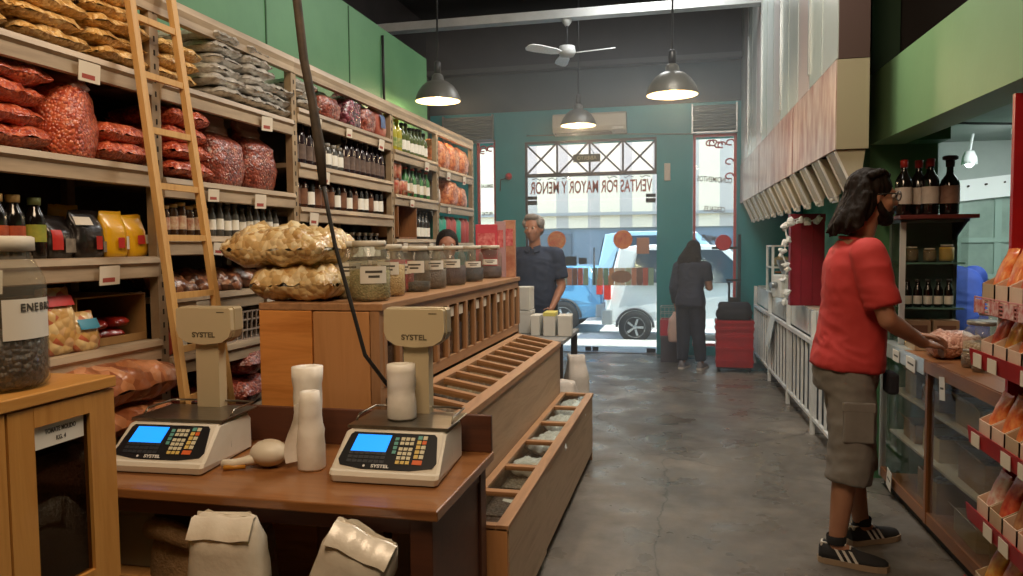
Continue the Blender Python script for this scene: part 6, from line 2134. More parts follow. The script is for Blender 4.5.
# wine shelf and dark display unit behind the man
du = thing('display_unit', 'dark glass-shelved display unit under the wine shelf', 'display unit', (1.185, 4.79, 0.905))
DG = mat('unit_dark', '#5d6f68', 0.5, var='#51635c', vs=3.0)
q = MB()
q.box((0.0, 0.20, 0), (0.02, 0.25, 0.70))
q.box((0.34, 0.20, 0), (0.36, 0.25, 0.70))
for x in (0.004, 0.350):
    MB().box((x, 0.0, 0.015), (x + 0.005, 0.20, 0.70)).build('glass_side', PGLASS, du)
q.box((0.02, 0.23, 0.0), (0.34, 0.25, 0.70))
q.box((0.0, 0, 0.70), (0.36, 0.25, 0.715))
q.box((0.02, 0, 0.0), (0.34, 0.23, 0.015))
q.build('carcass', DG, du)
MB().box((-0.004, -0.016, 0), (0.026, 0.0, 0.70)).build('white_post', mat('white_frame', '#d5dad8', 0.4), du)
for z in (0.20, 0.46):
    MB().box((0.021, 0.0, z), (0.339, 0.229, z + 0.01)).build('glass_shelf', mat('green_glass_edge', '#5c8074', 0.1, spec=0.8), du)
st_ = None
mb_ = Proto(bottle('small_bottle', '-', mat('black_glass', '#14100e', 0.12), mat('dark_cap', '#2b2826', 0.5), mat('pale_label', '#a39d90', 0.6), 0.024, 0.16, 0.5, (0.1, 0.4), 0.9, 0.6))
for k, x in enumerate((1.28, 1.335, 1.39, 1.445, 1.50)):
    mb_.put('small dark bottle with pale label in the dark display unit, %s from its white post' % NTH[k], (x - 0.035, 4.86, 1.116), (0, 0, 0), None, 'small bottles in the dark display unit')
for k, (x, r_, h_, c) in enumerate(((1.30, 0.04, 0.09, '#6a5a3a'), (1.40, 0.035, 0.08, '#7a6a48'), (1.49, 0.04, 0.10, '#c0a040'))):
    big_jar(('brownish small jar at the left of the display unit shelf', 'middle small jar on the display unit shelf', 'yellow small jar at the right of the display unit shelf')[k], (x - 0.035, 4.88, 1.376), r_, h_, mat('fill_' + c, c, 0.6), 0.85, None, 0, 0, 0.0, LIDM, group='small jars in the dark display unit')
for k, x in enumerate((1.325, 1.475)):
    t = thing('packet_box', ('tan box on the floor of the display unit, left', 'tan box on the floor of the display unit, right')[k], 'box', (x - 0.035, 4.85, 0.921), 0, 'tan boxes in the display unit')
    MB().box((-0.068, -0.05, 0), (0.068, 0.05, 0.12), 0.003).build('box_body', mat('tan_box', '#9a8064', 0.6), t)
    MB().box((-0.05, -0.052, 0.03), (0.05, -0.05, 0.09)).build('printed_panel', mat('brown_print', '#6d4a38', 0.6), t)
ws = thing('wall_shelf', 'dark red wooden shelf holding the wine bottles', 'shelf', (1.145, 4.74, 1.622))
MB().box((0, -0.10, 0), (0.40, 0.30, 0.022), 0.003).build('board', mat('dark_red_wood', '#6b2a22', 0.45, var='#5a221c', vs=6.0), ws)
q = MB()
q.prism([(0.37, 0.0, 0.0), (0.37, 0.25, 0.0), (0.37, 0.25, -0.12)], (0.015, 0, 0))
q.build('bracket', mat('black_metal', '#262628', 0.4, 0.5), ws)
WINE = mat('wine_glass', '#120d0c', 0.1, spec=0.8)
wb = Proto(bottle('wine_bottle', '-', WINE, mat('red_capsule', '#a3261e', 0.4), mat('wine_paper', '#cbbfb4', 0.6, var='#b8aa9e', vs=12.0), 0.045, 0.315, 0.36, (0.2, 0.5), 0.86, 0.60))
for k, (x, y, lab) in enumerate(((1.235, 5.0, 'first wine bottle with a red cap, half hidden by the man\'s head'), (1.325, 5.05, 'second wine bottle with a red cap, behind the pair in front'), (1.365, 4.97, 'wine bottle with a red cap and wide pale label, centre of the shelf'), (1.395, 5.10, 'wine bottle with a red cap at the back of the shelf'))):
    wb.put(lab, (x - 0.045, y - 0.24, 1.645), (0, 0, 3.9), None, 'wine bottles on the red shelf')
t = bottle('wine_bottle', 'wine bottle with a dark flared cap at the end of the red shelf', WINE, mat('dark_capsule', '#2a1c1c', 0.5), mat('pinkish_paper', '#b08c7c', 0.6, var='#8d6a5c', vs=14.0), 0.05, 0.31, 0.36, (0.2, 0.52), 0.86, 0.56)
t['group'] = 'wine bottles on the red shelf'
t.location = (1.425, 4.75, 1.645)
t.rotation_euler = (0, 0, 3.9)
q = MB().lathe([(0.03, 0.305), (0.04, 0.31), (0.04, 0.325), (0.03, 0.33)], seg=16)
q.build('stopper', mat('dark_capsule', '#2a1c1c', 0.5), t)

# ---- red rack of boxed packets at the right edge
RKX, RKY0, RKY1 = 1.06, 2.05, 3.215
rk = thing('display_rack', 'red metal rack holding boxes of snack packets at the right edge', 'rack', (0, 0, 0))
REDR = mat('red_rack', '#b01f24', 0.35, var='#9c1a20', vs=5.0)
MB().box((1.17, RKY1 - 0.025, 0.0), (1.42, RKY1, 2.04)).build('end_panel', REDR, rk)
MB().box((1.17, RKY0, 0.0), (1.42, RKY0 + 0.025, 2.04)).build('end_panel', REDR, rk)
MB().box((1.395, RKY0 + 0.025, 0.1), (1.41, RKY1 - 0.025, 2.0)).build('back_panel', mat('dark_red_back', '#6d1518', 0.5), rk)
TZ = [1.275, 1.06, 0.76, 0.46, 0.17]
for i, z in enumerate(TZ):
    q = MB()
    d = 0.10 if i == 0 else 0.0
    if i == 0:
        for k in range(5):
            q.bar((RKX + 0.0, RKY0, z - 0.045 + 0.014 * k), (RKX + 0.0, RKY1, z - 0.045 + 0.014 * k), 0.005)
        for k in range(16):
            y = RKY0 + (RKY1 - RKY0) * k / 15
            q.bar((RKX, y, z - 0.05), (RKX, y, z + 0.012), 0.005)
            q.bar((RKX, y, z - 0.004), (1.39, y, z - 0.004), 0.005)
        q.build('wire_tray', mat('pinkish_wire', '#c98a86', 0.4), rk)
        for k in range(4):
            y = RKY1 - 0.06 - 0.13 * k
            MB().box((RKX - 0.006, y - 0.05, z - 0.045), (RKX - 0.003, y + 0.04, z + 0.005)).build('price_tag', mat('white_red_tag', '#d8c3bd', 0.5, var='#b84a48', vs=40.0), rk)
        MB().cyl((1.13, RKY1 - 0.05, z - 0.20), (1.13, RKY1 - 0.05, z - 0.008), 0.010).build('support_post', mat('white_frame', '#d5dad8', 0.4), rk)
    else:
        q.box((RKX, RKY0, z - 0.008), (1.395, RKY1, z))
        q.prism([(RKX, RKY0, z), (RKX - 0.012, RKY0, z + 0.03), (RKX - 0.016, RKY0, z + 0.03), (RKX - 0.008, RKY0, z - 0.035), (RKX, RKY0, z - 0.035)], (0, RKY1 - RKY0, 0))
        q.build('shelf', REDR, rk)
        for k in range(4):
            if (i + k) % 3 == 0:
                continue
            y = RKY1 - 0.09 - 0.14 * k
            MB().box((RKX - 0.0185, y - 0.04, z - 0.032), (RKX - 0.0165, y + 0.04, z + 0.018)).build('price_tag', TAGM, rk)
OPK = [mat('orange_foil', '#d4531c', 0.3, coat=0.4, var='#f0a860', vs=24.0), mat('red_foil_pack', '#b8281e', 0.3, coat=0.4, var='#e07848', vs=22.0), mat('yellow_foil', '#e0b040', 0.3, coat=0.4, var='#c8581e', vs=20.0), mat('brown_foil', '#8a4a28', 0.3, coat=0.4, var='#c89868', vs=22.0), mat('white_foil', '#e0d0c0', 0.3, coat=0.4, var='#c8503a', vs=20.0)]
BOXF = mat('tray_white', '#d8bfa8', 0.6, var='#c9ac92', vs=6.0)
trow = ['top', 'second', 'third', 'fourth', 'bottom']
for i, z in enumerate(TZ):
    for k in range(5):
        w = 0.115
        y = RKY1 - 0.035 - w / 2 - k * (w + 0.008)
        x0 = RKX + 0.012
        dd = 0.26
        t = thing('display_tray', 'open card tray on the %s tier of the red rack, %s from its far end' % (trow[i], NTH[k]), 'box', (x0 + dd / 2, y, z + 0.001), 0, 'card trays on the red rack')
        q = MB()
        hh = 0.062
        q.box((-dd / 2, -w / 2, 0), (dd / 2, w / 2, 0.004))
        q.box((-dd / 2, -w / 2, 0.004), (-dd / 2 + 0.004, w / 2, hh))
        q.box((dd / 2 - 0.004, -w / 2, 0.004), (dd / 2, w / 2, 0.16))
        for s in (-1, 1):
            q.prism([(-dd / 2, s * w / 2, 0), (dd / 2, s * w / 2, 0), (dd / 2, s * w / 2, 0.15), (dd / 2 - 0.10, s * w / 2, 0.15), (-dd / 2, s * w / 2, hh)], (0, -s * 0.004, 0))
        q.build('tray_body', BOXF if (k + i) % 4 else CARDD, t)
        for j in range(3):
            m = OPK[(0, 0, 1, 2, 0)[(i * 2 + k + j) % 5]] if i != 3 else OPK[(4, 1, 3, 0)[(k + j) % 4]]
            tilt = -0.30 - 0.06 * j
            o = sack_mb(0.105, 0.04, (0.165 if i else 0.185) + 0.012 * ((k + j) % 3), 700 + i * 13 + k * 3 + j, top=0.95, topd=0.1, wr=0.05, fill=0.6, seg=20, lv=8).build('snack_packet', m)
            tag(o, '%s snack packet in the %s-tier tray, %s from the far end of the red rack' % (('front', 'middle', 'rear')[j], trow[i], NTH[k]), 'packet', 'snack packets on the red rack')
            o.location = (x0 + 0.035 + 0.058 * j, y, z + 0.014)
            o.matrix_world = Matrix.Translation(o.location) @ Matrix.Rotation(-tilt * 0.9, 4, 'Y') @ Matrix.Rotation(PI / 2, 4, 'Z')

# ---- by the entrance: trolley with crates, red crate on a box
CRD = mat('red_crate', '#b3202c', 0.4, var='#a01a26', vs=5.0)
BLK = mat('black_plastic', '#1c1d22', 0.5)
tr_ = thing('hand_trolley', 'black hand trolley with a tall handle standing by the entrance', 'trolley', (0.51, 9.22, 0))
q = MB()
for x in (-0.05, 0.05):
    q.cyl((x, 0.15, 0.05), (x, 0.15, 1.03), 0.013)
q.box((-0.19, -0.16, 0.045), (0.19, 0.16, 0.06))
q.box((-0.05, 0.13, 0.05), (0.05, 0.17, 0.85))
q.build('frame', BLK, tr_)
MB().tube([(-0.05, 0.15, 1.0), (-0.085, 0.15, 1.055), (0.085, 0.15, 1.055), (0.05, 0.15, 1.0)], 0.014, 8).build('handle', BLK, tr_)
for x in (-0.17, 0.17):
    w_ = MB().lathe([(0.02, -0.015), (0.042, -0.015), (0.045, 0), (0.042, 0.015), (0.02, 0.015)], (x, 0.12, 0.0455), 16, 'X')
    w_.build('wheel', BLK, tr_)
    MB().lathe([(0.02, -0.015), (0.042, -0.015), (0.045, 0), (0.042, 0.015), (0.02, 0.015)], (x, -0.12, 0.0455), 16, 'X').build('wheel', BLK, tr_)
for k, (z, h, w, lab) in enumerate(((0.062, 0.40, 0.205, 'lower tall red crate on the hand trolley'), (0.464, 0.14, 0.21, 'upper shallow red crate on the hand trolley'))):
    t = thing('plastic_crate', lab, 'crate', (0.51, 9.205, z), 0, 'red crates on the trolley')
    q = MB()
    q.box((-w, -0.15, 0), (w, 0.13, 0.015))
    for a, b_ in (((-w, -0.15, 0.015), (w, -0.135, h)), ((-w, 0.115, 0.015), (w, 0.13, h)), ((-w, -0.135, 0.015), (-w + 0.015, 0.115, h)), ((w - 0.015, -0.135, 0.015), (w, 0.115, h))):
        q.box(a, b_)
    q.build('crate_body', CRD, t)
    q = MB()
    for zz in ((0.05, 0.2, 0.33) if k == 0 else (0.03, 0.10)):
        q.box((-w - 0.008, -0.16, zz), (w + 0.008, -0.15, zz + 0.03))
        q.box((-w - 0.008, -0.15, zz), (-w, 0.13, zz + 0.03))
    q.build('rib', CRD, t)
o = tag(sack_mb(0.40, 0.26, 0.20, 801, top=0.8, topd=0.6, wr=0.08).build('black_bag', mat('black_fabric', '#20202a', 0.8, var='#191922', vs=8.0)), 'black bag resting on the red crates of the trolley', 'bag')
o.location = (0.51, 9.19, 0.606)
ps = thing('sign_post', 'dark upright post with a red disc sign beside the trolley', 'sign', (0.60, 9.80, 0))
MB().cyl((0, 0, 0), (0, 0, 1.60), 0.02).build('post', BLK, ps)
MB().lathe([(0.09, 0.0), (0.10, 0.012), (0.10, 0.03), (0.09, 0.04)], (-0.19, -0.03, 1.50), 24, 'Y').build('disc', mat('red_disc', '#c02a34', 0.4), ps)
MB().box((-0.33, -0.02, 1.42), (-0.02, -0.005, 1.45)).build('sign_arm', BLK, ps)
MB().lathe([(0.13, 0.0), (0.13, 0.02), (0.03, 0.04)], seg=20).build('base', BLK, ps)
t = thing('storage_box', 'dark grey box on the floor by the teal pillar', 'box', (-0.21, 9.85, 0))
MB().box((-0.14, -0.14, 0), (0.14, 0.14, 0.32), 0.006).build('box_body', mat('slate_box', '#4d4a56', 0.6), t)
MB().box((-0.146, -0.146, 0.29), (0.146, 0.146, 0.335), 0.004).build('lid', mat('slate_box2', '#5a5762', 0.6), t)
t = thing('plastic_crate', 'small pink-red crate standing on the grey box by the teal pillar', 'crate', (-0.225, 9.85, 0.337))
q = MB()
q.box((-0.135, -0.13, 0), (0.135, 0.13, 0.01))
for a, b_ in (((-0.135, -0.13, 0.01), (0.135, -0.12, 0.20)), ((-0.135, 0.12, 0.01), (0.135, 0.13, 0.20)), ((-0.135, -0.12, 0.01), (-0.125, 0.12, 0.20)), ((0.125, -0.12, 0.01), (0.135, 0.12, 0.20))):
    q.box(a, b_)
q.build('crate_body', mat('pink_red_crate', '#c03a4e', 0.4), t)
q = MB()
for i in range(6):
    x = -0.125 + 0.05 * i
    q.bar((x, -0.125, 0.20), (x, -0.125, 0.36), 0.007)
for z in (0.2, 0.28, 0.36):
    q.bar((-0.13, -0.125, z), (0.13, -0.125, z), 0.007)
    q.bar((-0.13, 0.125, z), (0.13, 0.125, z), 0.007)
    for s in (-1, 1):
        q.bar((s * 0.128, -0.125, z), (s * 0.128, 0.125, z), 0.007)
q.build('wire_top', mat('grey_wire', '#b7b4b4', 0.4), t)


# ================================================================== people
def cap(mb, p, q, r1, r2, seg=14):
    p, q = Vector(p), Vector(q)
    mb.cyl(p, q, r1, r2, seg)
    mb.ell(p, r1, None, seg, 8)
    mb.ell(q, r2, None, seg, 8)


def axis_rot(z, y):
    """rotation whose local z runs along z and local y near y"""
    z = Vector(z).normalized()
    x = Vector(y).cross(z).normalized()
    y = z.cross(x)
    return Matrix(((x.x, y.x, z.x), (x.y, y.y, z.y), (x.z, y.z, z.z)))


def hand(mb, wr, d, n, th, s=1.0, curl=0.5):
    """palm and five fingers. d: direction of the fingers, n: palm side, th: direction towards the thumb"""
    wr, d, n, th = Vector(wr), Vector(d).normalized(), Vector(n).normalized(), Vector(th).normalized()
    n = (n - d * n.dot(d)).normalized()
    th = (th - d * th.dot(d) - n * th.dot(n)).normalized()
    R = Matrix(((th.x, n.x, d.x), (th.y, n.y, d.y), (th.z, n.z, d.z)))
    mb.ell(wr + d * 0.045 * s, (0.040 * s, 0.016 * s, 0.052 * s), R, 14, 8)
    for i, (o, L) in enumerate(((0.027, 0.070), (0.009, 0.078), (-0.009, 0.073), (-0.026, 0.058))):
        b = wr + d * 0.085 * s + th * o * s
        a1, a2, a3 = curl * 0.5 + 0.05 * i, curl * 1.1 + 0.06 * i, curl * 1.6 + 0.06 * i
        p = b
        for a, f in ((a1, 0.45), (a2, 0.32), (a3, 0.25)):
            q = p + (d * math.cos(a) + n * math.sin(a)) * L * f * s
            cap(mb, p, q, 0.0088 * s, 0.0080 * s, 8)
            p = q
    b = wr + d * 0.02 * s + th * 0.030 * s
    q = b + (d * 0.55 + th * 0.7 + n * 0.25).normalized() * 0.042 * s
    cap(mb, b, q, 0.012 * s, 0.010 * s, 8)
    q2 = q + (d * 0.85 + th * 0.15 + n * 0.45).normalized() * 0.032 * s
    cap(mb, q, q2, 0.010 * s, 0.0085 * s, 8)


def head_parts(mb, c, f, u, s=1.0, jaw=1.0):
    """skull, jaw, nose, lips, ears; c centre of the skull, f facing, u up"""
    c, f, u = Vector(c), Vector(f).normalized(), Vector(u).normalized()
    sd = f.cross(u).normalized()
    u = sd.cross(f)
    R = Matrix(((sd.x, f.x, u.x), (sd.y, f.y, u.y), (sd.z, f.z, u.z)))
    P = lambda a, b, d: c + sd * a * s + f * b * s + u * d * s
    mb.ell(P(0, -0.008, 0.028), (0.076 * s, 0.096 * s, 0.090 * s), R, 20, 14)
    mb.ell(P(0, 0.022, -0.030), (0.062 * s * jaw, 0.070 * s, 0.078 * s), R, 18, 12)
    mb.ell(P(0, 0.052, -0.088), (0.032 * s, 0.030 * s, 0.022 * s), R, 12, 8)
    cap(mb, P(0, 0.086, 0.014), P(0, 0.106, -0.022), 0.009 * s, 0.014 * s, 10)
    for q in (-1, 1):
        mb.ell(P(q * 0.012, 0.098, -0.026), (0.009 * s, 0.010 * s, 0.008 * s), R, 8, 6)
        mb.ell(P(q * 0.077, -0.008, -0.004), (0.010 * s, 0.020 * s, 0.032 * s), R, 10, 8)
        mb.ell(P(q * 0.030, 0.078, 0.028), (0.026 * s, 0.014 * s, 0.009 * s), R, 10, 6)
        mb.ell(P(q * 0.042, 0.060, -0.020), (0.024 * s, 0.024 * s, 0.022 * s), R, 10, 6)
    mb.ell(P(0, 0.086, -0.052), (0.025 * s, 0.012 * s, 0.007 * s), R, 12, 6)
    mb.ell(P(0, 0.084, -0.063), (0.022 * s, 0.012 * s, 0.007 * s), R, 12, 6)
    return P, R


def spine_rings(P, stations, scale=1.0, add=0.0):
    """rings round the spine: stations (t, half width, half depth, forward shift); P = (pelvis, neck, side, forward)"""
    a, b, sd, fw = P
    d = b - a
    up = d.normalized()
    fw = (fw - up * fw.dot(up)).normalized()
    out = []
    for t, w, dp, sh in stations:
        c = a + d * t + fw * sh
        ring = []
        for i in range(28):
            an = 2 * PI * i / 28
            ca, sa = math.cos(an), math.sin(an)
            e = 0.82
            ring.append(c + sd * math.copysign(abs(ca) ** e, ca) * (w * scale + add) + fw * math.copysign(abs(sa) ** e, sa) * (dp * scale + add))
        out.append(ring)
    return out


TORSO = [(-0.16, 0.150, 0.105, -0.01), (-0.02, 0.165, 0.118, -0.012), (0.18, 0.152, 0.108, 0.0), (0.40, 0.145, 0.104, 0.005), (0.62, 0.168, 0.115, 0.008), (0.80, 0.180, 0.112, 0.0), (0.91, 0.160, 0.088, -0.012), (0.975, 0.095, 0.066, -0.018), (1.02, 0.058, 0.055, -0.012)]
SKIN = mat('skin', '#b87d5e', 0.5, sss=0.08, var='#b0745a', vs=10.0)


def person(name, label, loc, rz, J, skin=SKIN, vox=0.010, hands=True):
    """J in the person's own axes: x right, y forward, z up"""
    t = thing(name, label, 'person', loc, rz)
    V = {k: Vector(v) for k, v in J.items() if isinstance(v, (tuple, list))}
    sd = V.get('side', Vector((1, 0, 0)))
    fw = V.get('fwd', Vector((0, 1, 0)))
    w = J.get('bulk', 1.0)
    m = MB()
    P = (V['pelvis'], V['neck'], sd, fw)
    m.rings(spine_rings(P, [(a, b * w, c * w, d) for a, b, c, d in TORSO]))
    up = (V['neck'] - V['pelvis']).normalized()
    hd, hf, hu = V['head'], V['face'], V.get('hup', Vector((0, 0, 1)))
    cap(m, V['neck'] - up * 0.02, hd - Vector(hu) * 0.045 - Vector(hf).normalized() * 0.012, 0.058, 0.053)
    for s in ('R', 'L'):
        cap(m, V['neck'] - up * 0.045, V['sh' + s], 0.05, 0.056)
        cap(m, V['sh' + s], V['el' + s], 0.052 * w, 0.040)
        d = (V['wr' + s] - V['el' + s])
        cap(m, V['el' + s], V['el' + s] + d * 0.3, 0.041, 0.041)
        cap(m, V['el' + s] + d * 0.3, V['wr' + s], 0.041, 0.026)
        cap(m, V['hip' + s], V['kn' + s], 0.083 * w, 0.056)
        e = V['an' + s] - V['kn' + s]
        bk = -fw * 0.012
        cap(m, V['kn' + s], V['kn' + s] + e * 0.3 + bk, 0.055, 0.056)
        cap(m, V['kn' + s] + e * 0.3 + bk, V['an' + s], 0.056, 0.036)
        cap(m, V['an' + s], V['an' + s] + V.get('toe' + s, fw * 0.13) + Vector((0, 0, -0.058)), 0.032, 0.018)
        if hands:
            sg = 1 if s == 'R' else -1
            hdv = V.get('hd' + s, d)
            hand(m, V['wr' + s], hdv, V.get('pn' + s, Vector((-sg, 0, -0.2))), V.get('th' + s, Vector((0, 1, 0.1))), 1.0, J.get('curl' + s, 0.55))
    Pf, R = head_parts(m, hd, hf, hu, J.get('hs', 1.0), J.get('jaw', 1.0))
    body = remesh_object(m, 'body', skin, vox, 3, t)
    e = MB()
    for q in (-1, 1):
        e.use(mat('eye_white', '#d8d0c8', 0.3)).ell(Pf(q * 0.031, 0.077, 0.012), 0.0125, None, 12, 8)
        e.use(mat('iris', '#2a1c14', 0.2)).ell(Pf(q * 0.031, 0.0845, 0.012), 0.0066, None, 10, 6)
    e.build('eyes', None, t)
    return t, V, P, Pf, R


def garment(name, rings, limbs, m, vox, t, sm=2):
    g = MB()
    if rings:
        g.rings(rings)
    for pts, rad in limbs:
        for (p, q), (a, b) in zip(zip(pts, pts[1:]), zip(rad, rad[1:])):
            g.cyl(p, q, a, b, 16)
        for p, a in list(zip(pts, rad))[:-1]:
            g.ell(p, a, None, 16, 10)
    return wrinkle(remesh_object(g, name, m, vox, sm, t), 0.005, (9, 9, 13), len(name) * 1.3)


def shoe(t, an, toe, m, sole, stripes=None, L=0.29, z0=0.0):
    an, toe = Vector(an), Vector(toe)
    f = Vector((toe.x, toe.y, 0)).normalized()
    s = Vector((f.y, -f.x, 0))
    o = Vector((an.x, an.y, z0)) - f * 0.075
    q = MB()
    def ring(x, w, h, z):
        return [o + f * x + s * (w * math.cos(a)) + Vector((0, 0, z + (h * math.sin(a) if math.sin(a) > 0 else 0.0))) for a in [2 * PI * i / 20 for i in range(20)]]
    q.rings([ring(0.0, 0.022, 0.05, 0.025), ring(0.02, 0.035, 0.082, 0.025), ring(0.07, 0.038, 0.082, 0.025), ring(0.12, 0.040, 0.068, 0.025), ring(0.18, 0.047, 0.046, 0.025), ring(0.24, 0.045, 0.036, 0.025), ring(0.28, 0.032, 0.026, 0.025), ring(L + 0.005, 0.012, 0.014, 0.025)])
    sh = q.build('shoe', m, t)
    q = MB()
    out = [(-0.006, 0.0), (0.0, 0.026), (0.03, 0.039), (0.12, 0.040), (0.19, 0.050), (0.25, 0.047), (0.29, 0.030), (0.302, 0.0)]
    pts = [o + f * x + s * w for x, w in out] + [o + f * x - s * w for x, w in out[-2:0:-1]]
    q.prism([p + Vector((0, 0, 0.001)) for p in pts], (0, 0, 0.027))
    q.build('sole', sole, sh)
    if stripes:
        for sg in (-1, 1):
            for k in range(3):
                x = 0.10 + 0.03 * k
                b = MB()
                b.prism([o + f * x + s * sg * 0.0405 + Vector((0, 0, 0.028)), o + f * (x + 0.014) + s * sg * 0.042 + Vector((0, 0, 0.028)), o + f * (x - 0.016) + s * sg * 0.034 + Vector((0, 0, 0.075)), o + f * (x - 0.030) + s * sg * 0.034 + Vector((0, 0, 0.078))], s * sg * 0.004)
                b.build('stripe', stripes, sh)
        b = MB()
        for k in range(4):
            x = 0.115 + 0.02 * k
            z = 0.099 - 0.0135 * k
            b.tube([o + f * x - s * 0.02 + Vector((0, 0, z - 0.004)), o + f * x + Vector((0, 0, z + 0.003)), o + f * x + s * 0.02 + Vector((0, 0, z - 0.004))], 0.004, 6)
        b.build('laces', stripes, sh)
        b = MB()
        b.box((-0.02, -0.012, 0), (0.02, 0.03, 0.02), M=Matrix.Translation(o + f * 0.02 + Vector((0, 0, 0.078))) @ Matrix.Rotation(math.atan2(f.y, f.x) - PI / 2, 4, 'Z'))
        b.build('heel_tab', stripes, sh)
    return sh


# ---- man in the red shirt, in profile at the display counter
TEE = mat('red_tee', '#c23c3a', 0.8, var='#b83735', vs=5.0, bump=0.25, bs=9.0)
SHORT = mat('olive_shorts', '#86827d', 0.85, var='#76726d', vs=6.0, bump=0.3, bs=8.0)
HAIR = mat('dark_hair', '#17100c', 0.65, spec=0.15, var='#211712', vs=40.0, bump=0.7, bs=60.0, stretch=(1, 1, 0.3))
MSK = mat('tan_skin', '#a87a60', 0.5, var='#9e7058', vs=10.0)
OX, OY = 0.745, 3.85
def W(x, y, z):
    """world point -> the man's axes (x right, y forward), he faces +x"""
    return (-(y - OY), x - OX, z)
f1, f2 = az(817, 562, 0.0), az(846, 541, 0.0)
J = dict(pelvis=W(0.735, 3.85, 0.96), neck=W(0.775, 3.85, 1.505), head=W(0.83, 3.85, 1.70), face=(-0.12, 1, -0.03), bulk=1.08,
         shR=W(0.775, 3.655, 1.435), elR=W(0.845, 3.60, 1.155), wrR=W(1.035, 3.76, 1.035), hdR=(-0.45, 0.8, -0.15), pnR=(-0.3, 0, -1), thR=(-0.8, 0.2, 0.5), curlR=0.8,
         shL=W(0.79, 4.045, 1.435), elL=W(0.87, 4.10, 1.165), wrL=W(1.085, 4.06, 1.035), hdL=(-0.25, 1, -0.1), pnL=(0.3, 0, -1), thL=(0.8, 0.3, 0.4), curlL=0.7,
         hipR=W(0.735, 3.755, 0.93), knR=W(0.735, 3.745, 0.50), anR=W(f1.x + 0.085, f1.y + 0.01, 0.085), toeR=(0.035, 0.135, 0),
         hipL=W(0.735, 3.945, 0.93), knL=W(0.78, 3.955, 0.50), anL=W(f2.x + 0.07, f2.y - 0.01, 0.085), toeL=(-0.07, 0.12, 0), jaw=1.05)
man, V, P, Pf, R = person('person', 'man in red T-shirt and grey shorts, long dark hair and glasses, at the glass counter', (OX, OY, 0), -PI / 2, J, MSK, 0.009)
rings = spine_rings(P, [(-0.10, 0.205, 0.160, -0.005), (0.02, 0.200, 0.156, -0.003), (0.20, 0.180, 0.146, 0.002), (0.42, 0.180, 0.140, 0.004), (0.62, 0.192, 0.142, 0.0), (0.78, 0.196, 0.130, -0.01), (0.90, 0.175, 0.100, -0.02), (0.965, 0.10, 0.078, -0.02), (0.99, 0.075, 0.070, -0.015)])
lm_ = []
for s in 'RL':
    sh_, el_ = V['sh' + s], V['el' + s]
    e = sh_ + (el_ - sh_) * 0.80
    lm_.append(([sh_ + Vector((0, 0, 0.005)), sh_ + (e - sh_) * 0.5, e], [0.076, 0.078, 0.075]))
    lm_.append(([V['neck'] - Vector((0, 0.01, 0.06)), sh_], [0.070, 0.072]))
tee = garment('t_shirt', rings, lm_, TEE, 0.011, man, 4)
q = MB()
q.tube([Vector(V['neck']) + Vector((0.074 * math.cos(a), -0.012 + 0.072 * math.sin(a), 0.004 + 0.012 * -math.sin(a))) for a in [2 * PI * i / 24 for i in range(25)]], 0.008, 8, cap=False)
q.build('collar', TEE, tee)
rings = spine_rings(P, [(-0.30, 0.168, 0.130, -0.008), (-0.16, 0.182, 0.142, -0.008), (0.0, 0.175, 0.136, -0.006), (0.06, 0.165, 0.125, -0.004)])
lm_ = []
for s in 'RL':
    h_, k_, a_ = V['hip' + s], V['kn' + s], V['an' + s]
    e = k_ + (a_ - k_) * 0.27
    lm_.append(([h_ + Vector((0, -0.005, -0.02)), h_ * 0.5 + k_ * 0.5, k_ + Vector((0, 0, 0.02)), e], [0.098, 0.106, 0.102, 0.104]))
sh_ = garment('shorts', rings, lm_, SHORT, 0.011, man, 3)
# cargo pocket and hip pouch
kR = Vector(V['hipR']) * 0.42 + Vector(V['knR']) * 0.58
q = MB().box((kR.x + 0.082, kR.y - 0.055, kR.z - 0.09), (kR.x + 0.112, kR.y + 0.075, kR.z + 0.085), 0.008)
q.box((kR.x + 0.09, kR.y - 0.06, kR.z + 0.05), (kR.x + 0.113, kR.y + 0.08, kR.z + 0.095), 0.006)
q.build('cargo_pocket', SHORT, sh_)
q = MB().box((0.02, 0.135, 0.80), (0.13, 0.185, 0.90), 0.014)
q.build('belt_pouch', mat('black_fabric', '#20202a', 0.8), man)
BLS = mat('black_suede', '#1d1d1f', 0.8, var='#262628', vs=12.0)
WST = mat('white_leather', '#d8d4cc', 0.5)
GUM = mat('gum_sole', '#a08a72', 0.6)
for s in 'RL':
    shoe(man, V['an' + s], V['toe' + s], BLS, GUM, WST)
    q = MB()
    q.lathe([(0.043, 0.0), (0.045, 0.035), (0.041, 0.04)], (V['an' + s].x, V['an' + s].y, 0.095), 18, cap0=False, cap1=False)
    q.build('sock', mat('black_sock', '#1b1b1d', 0.9), man)
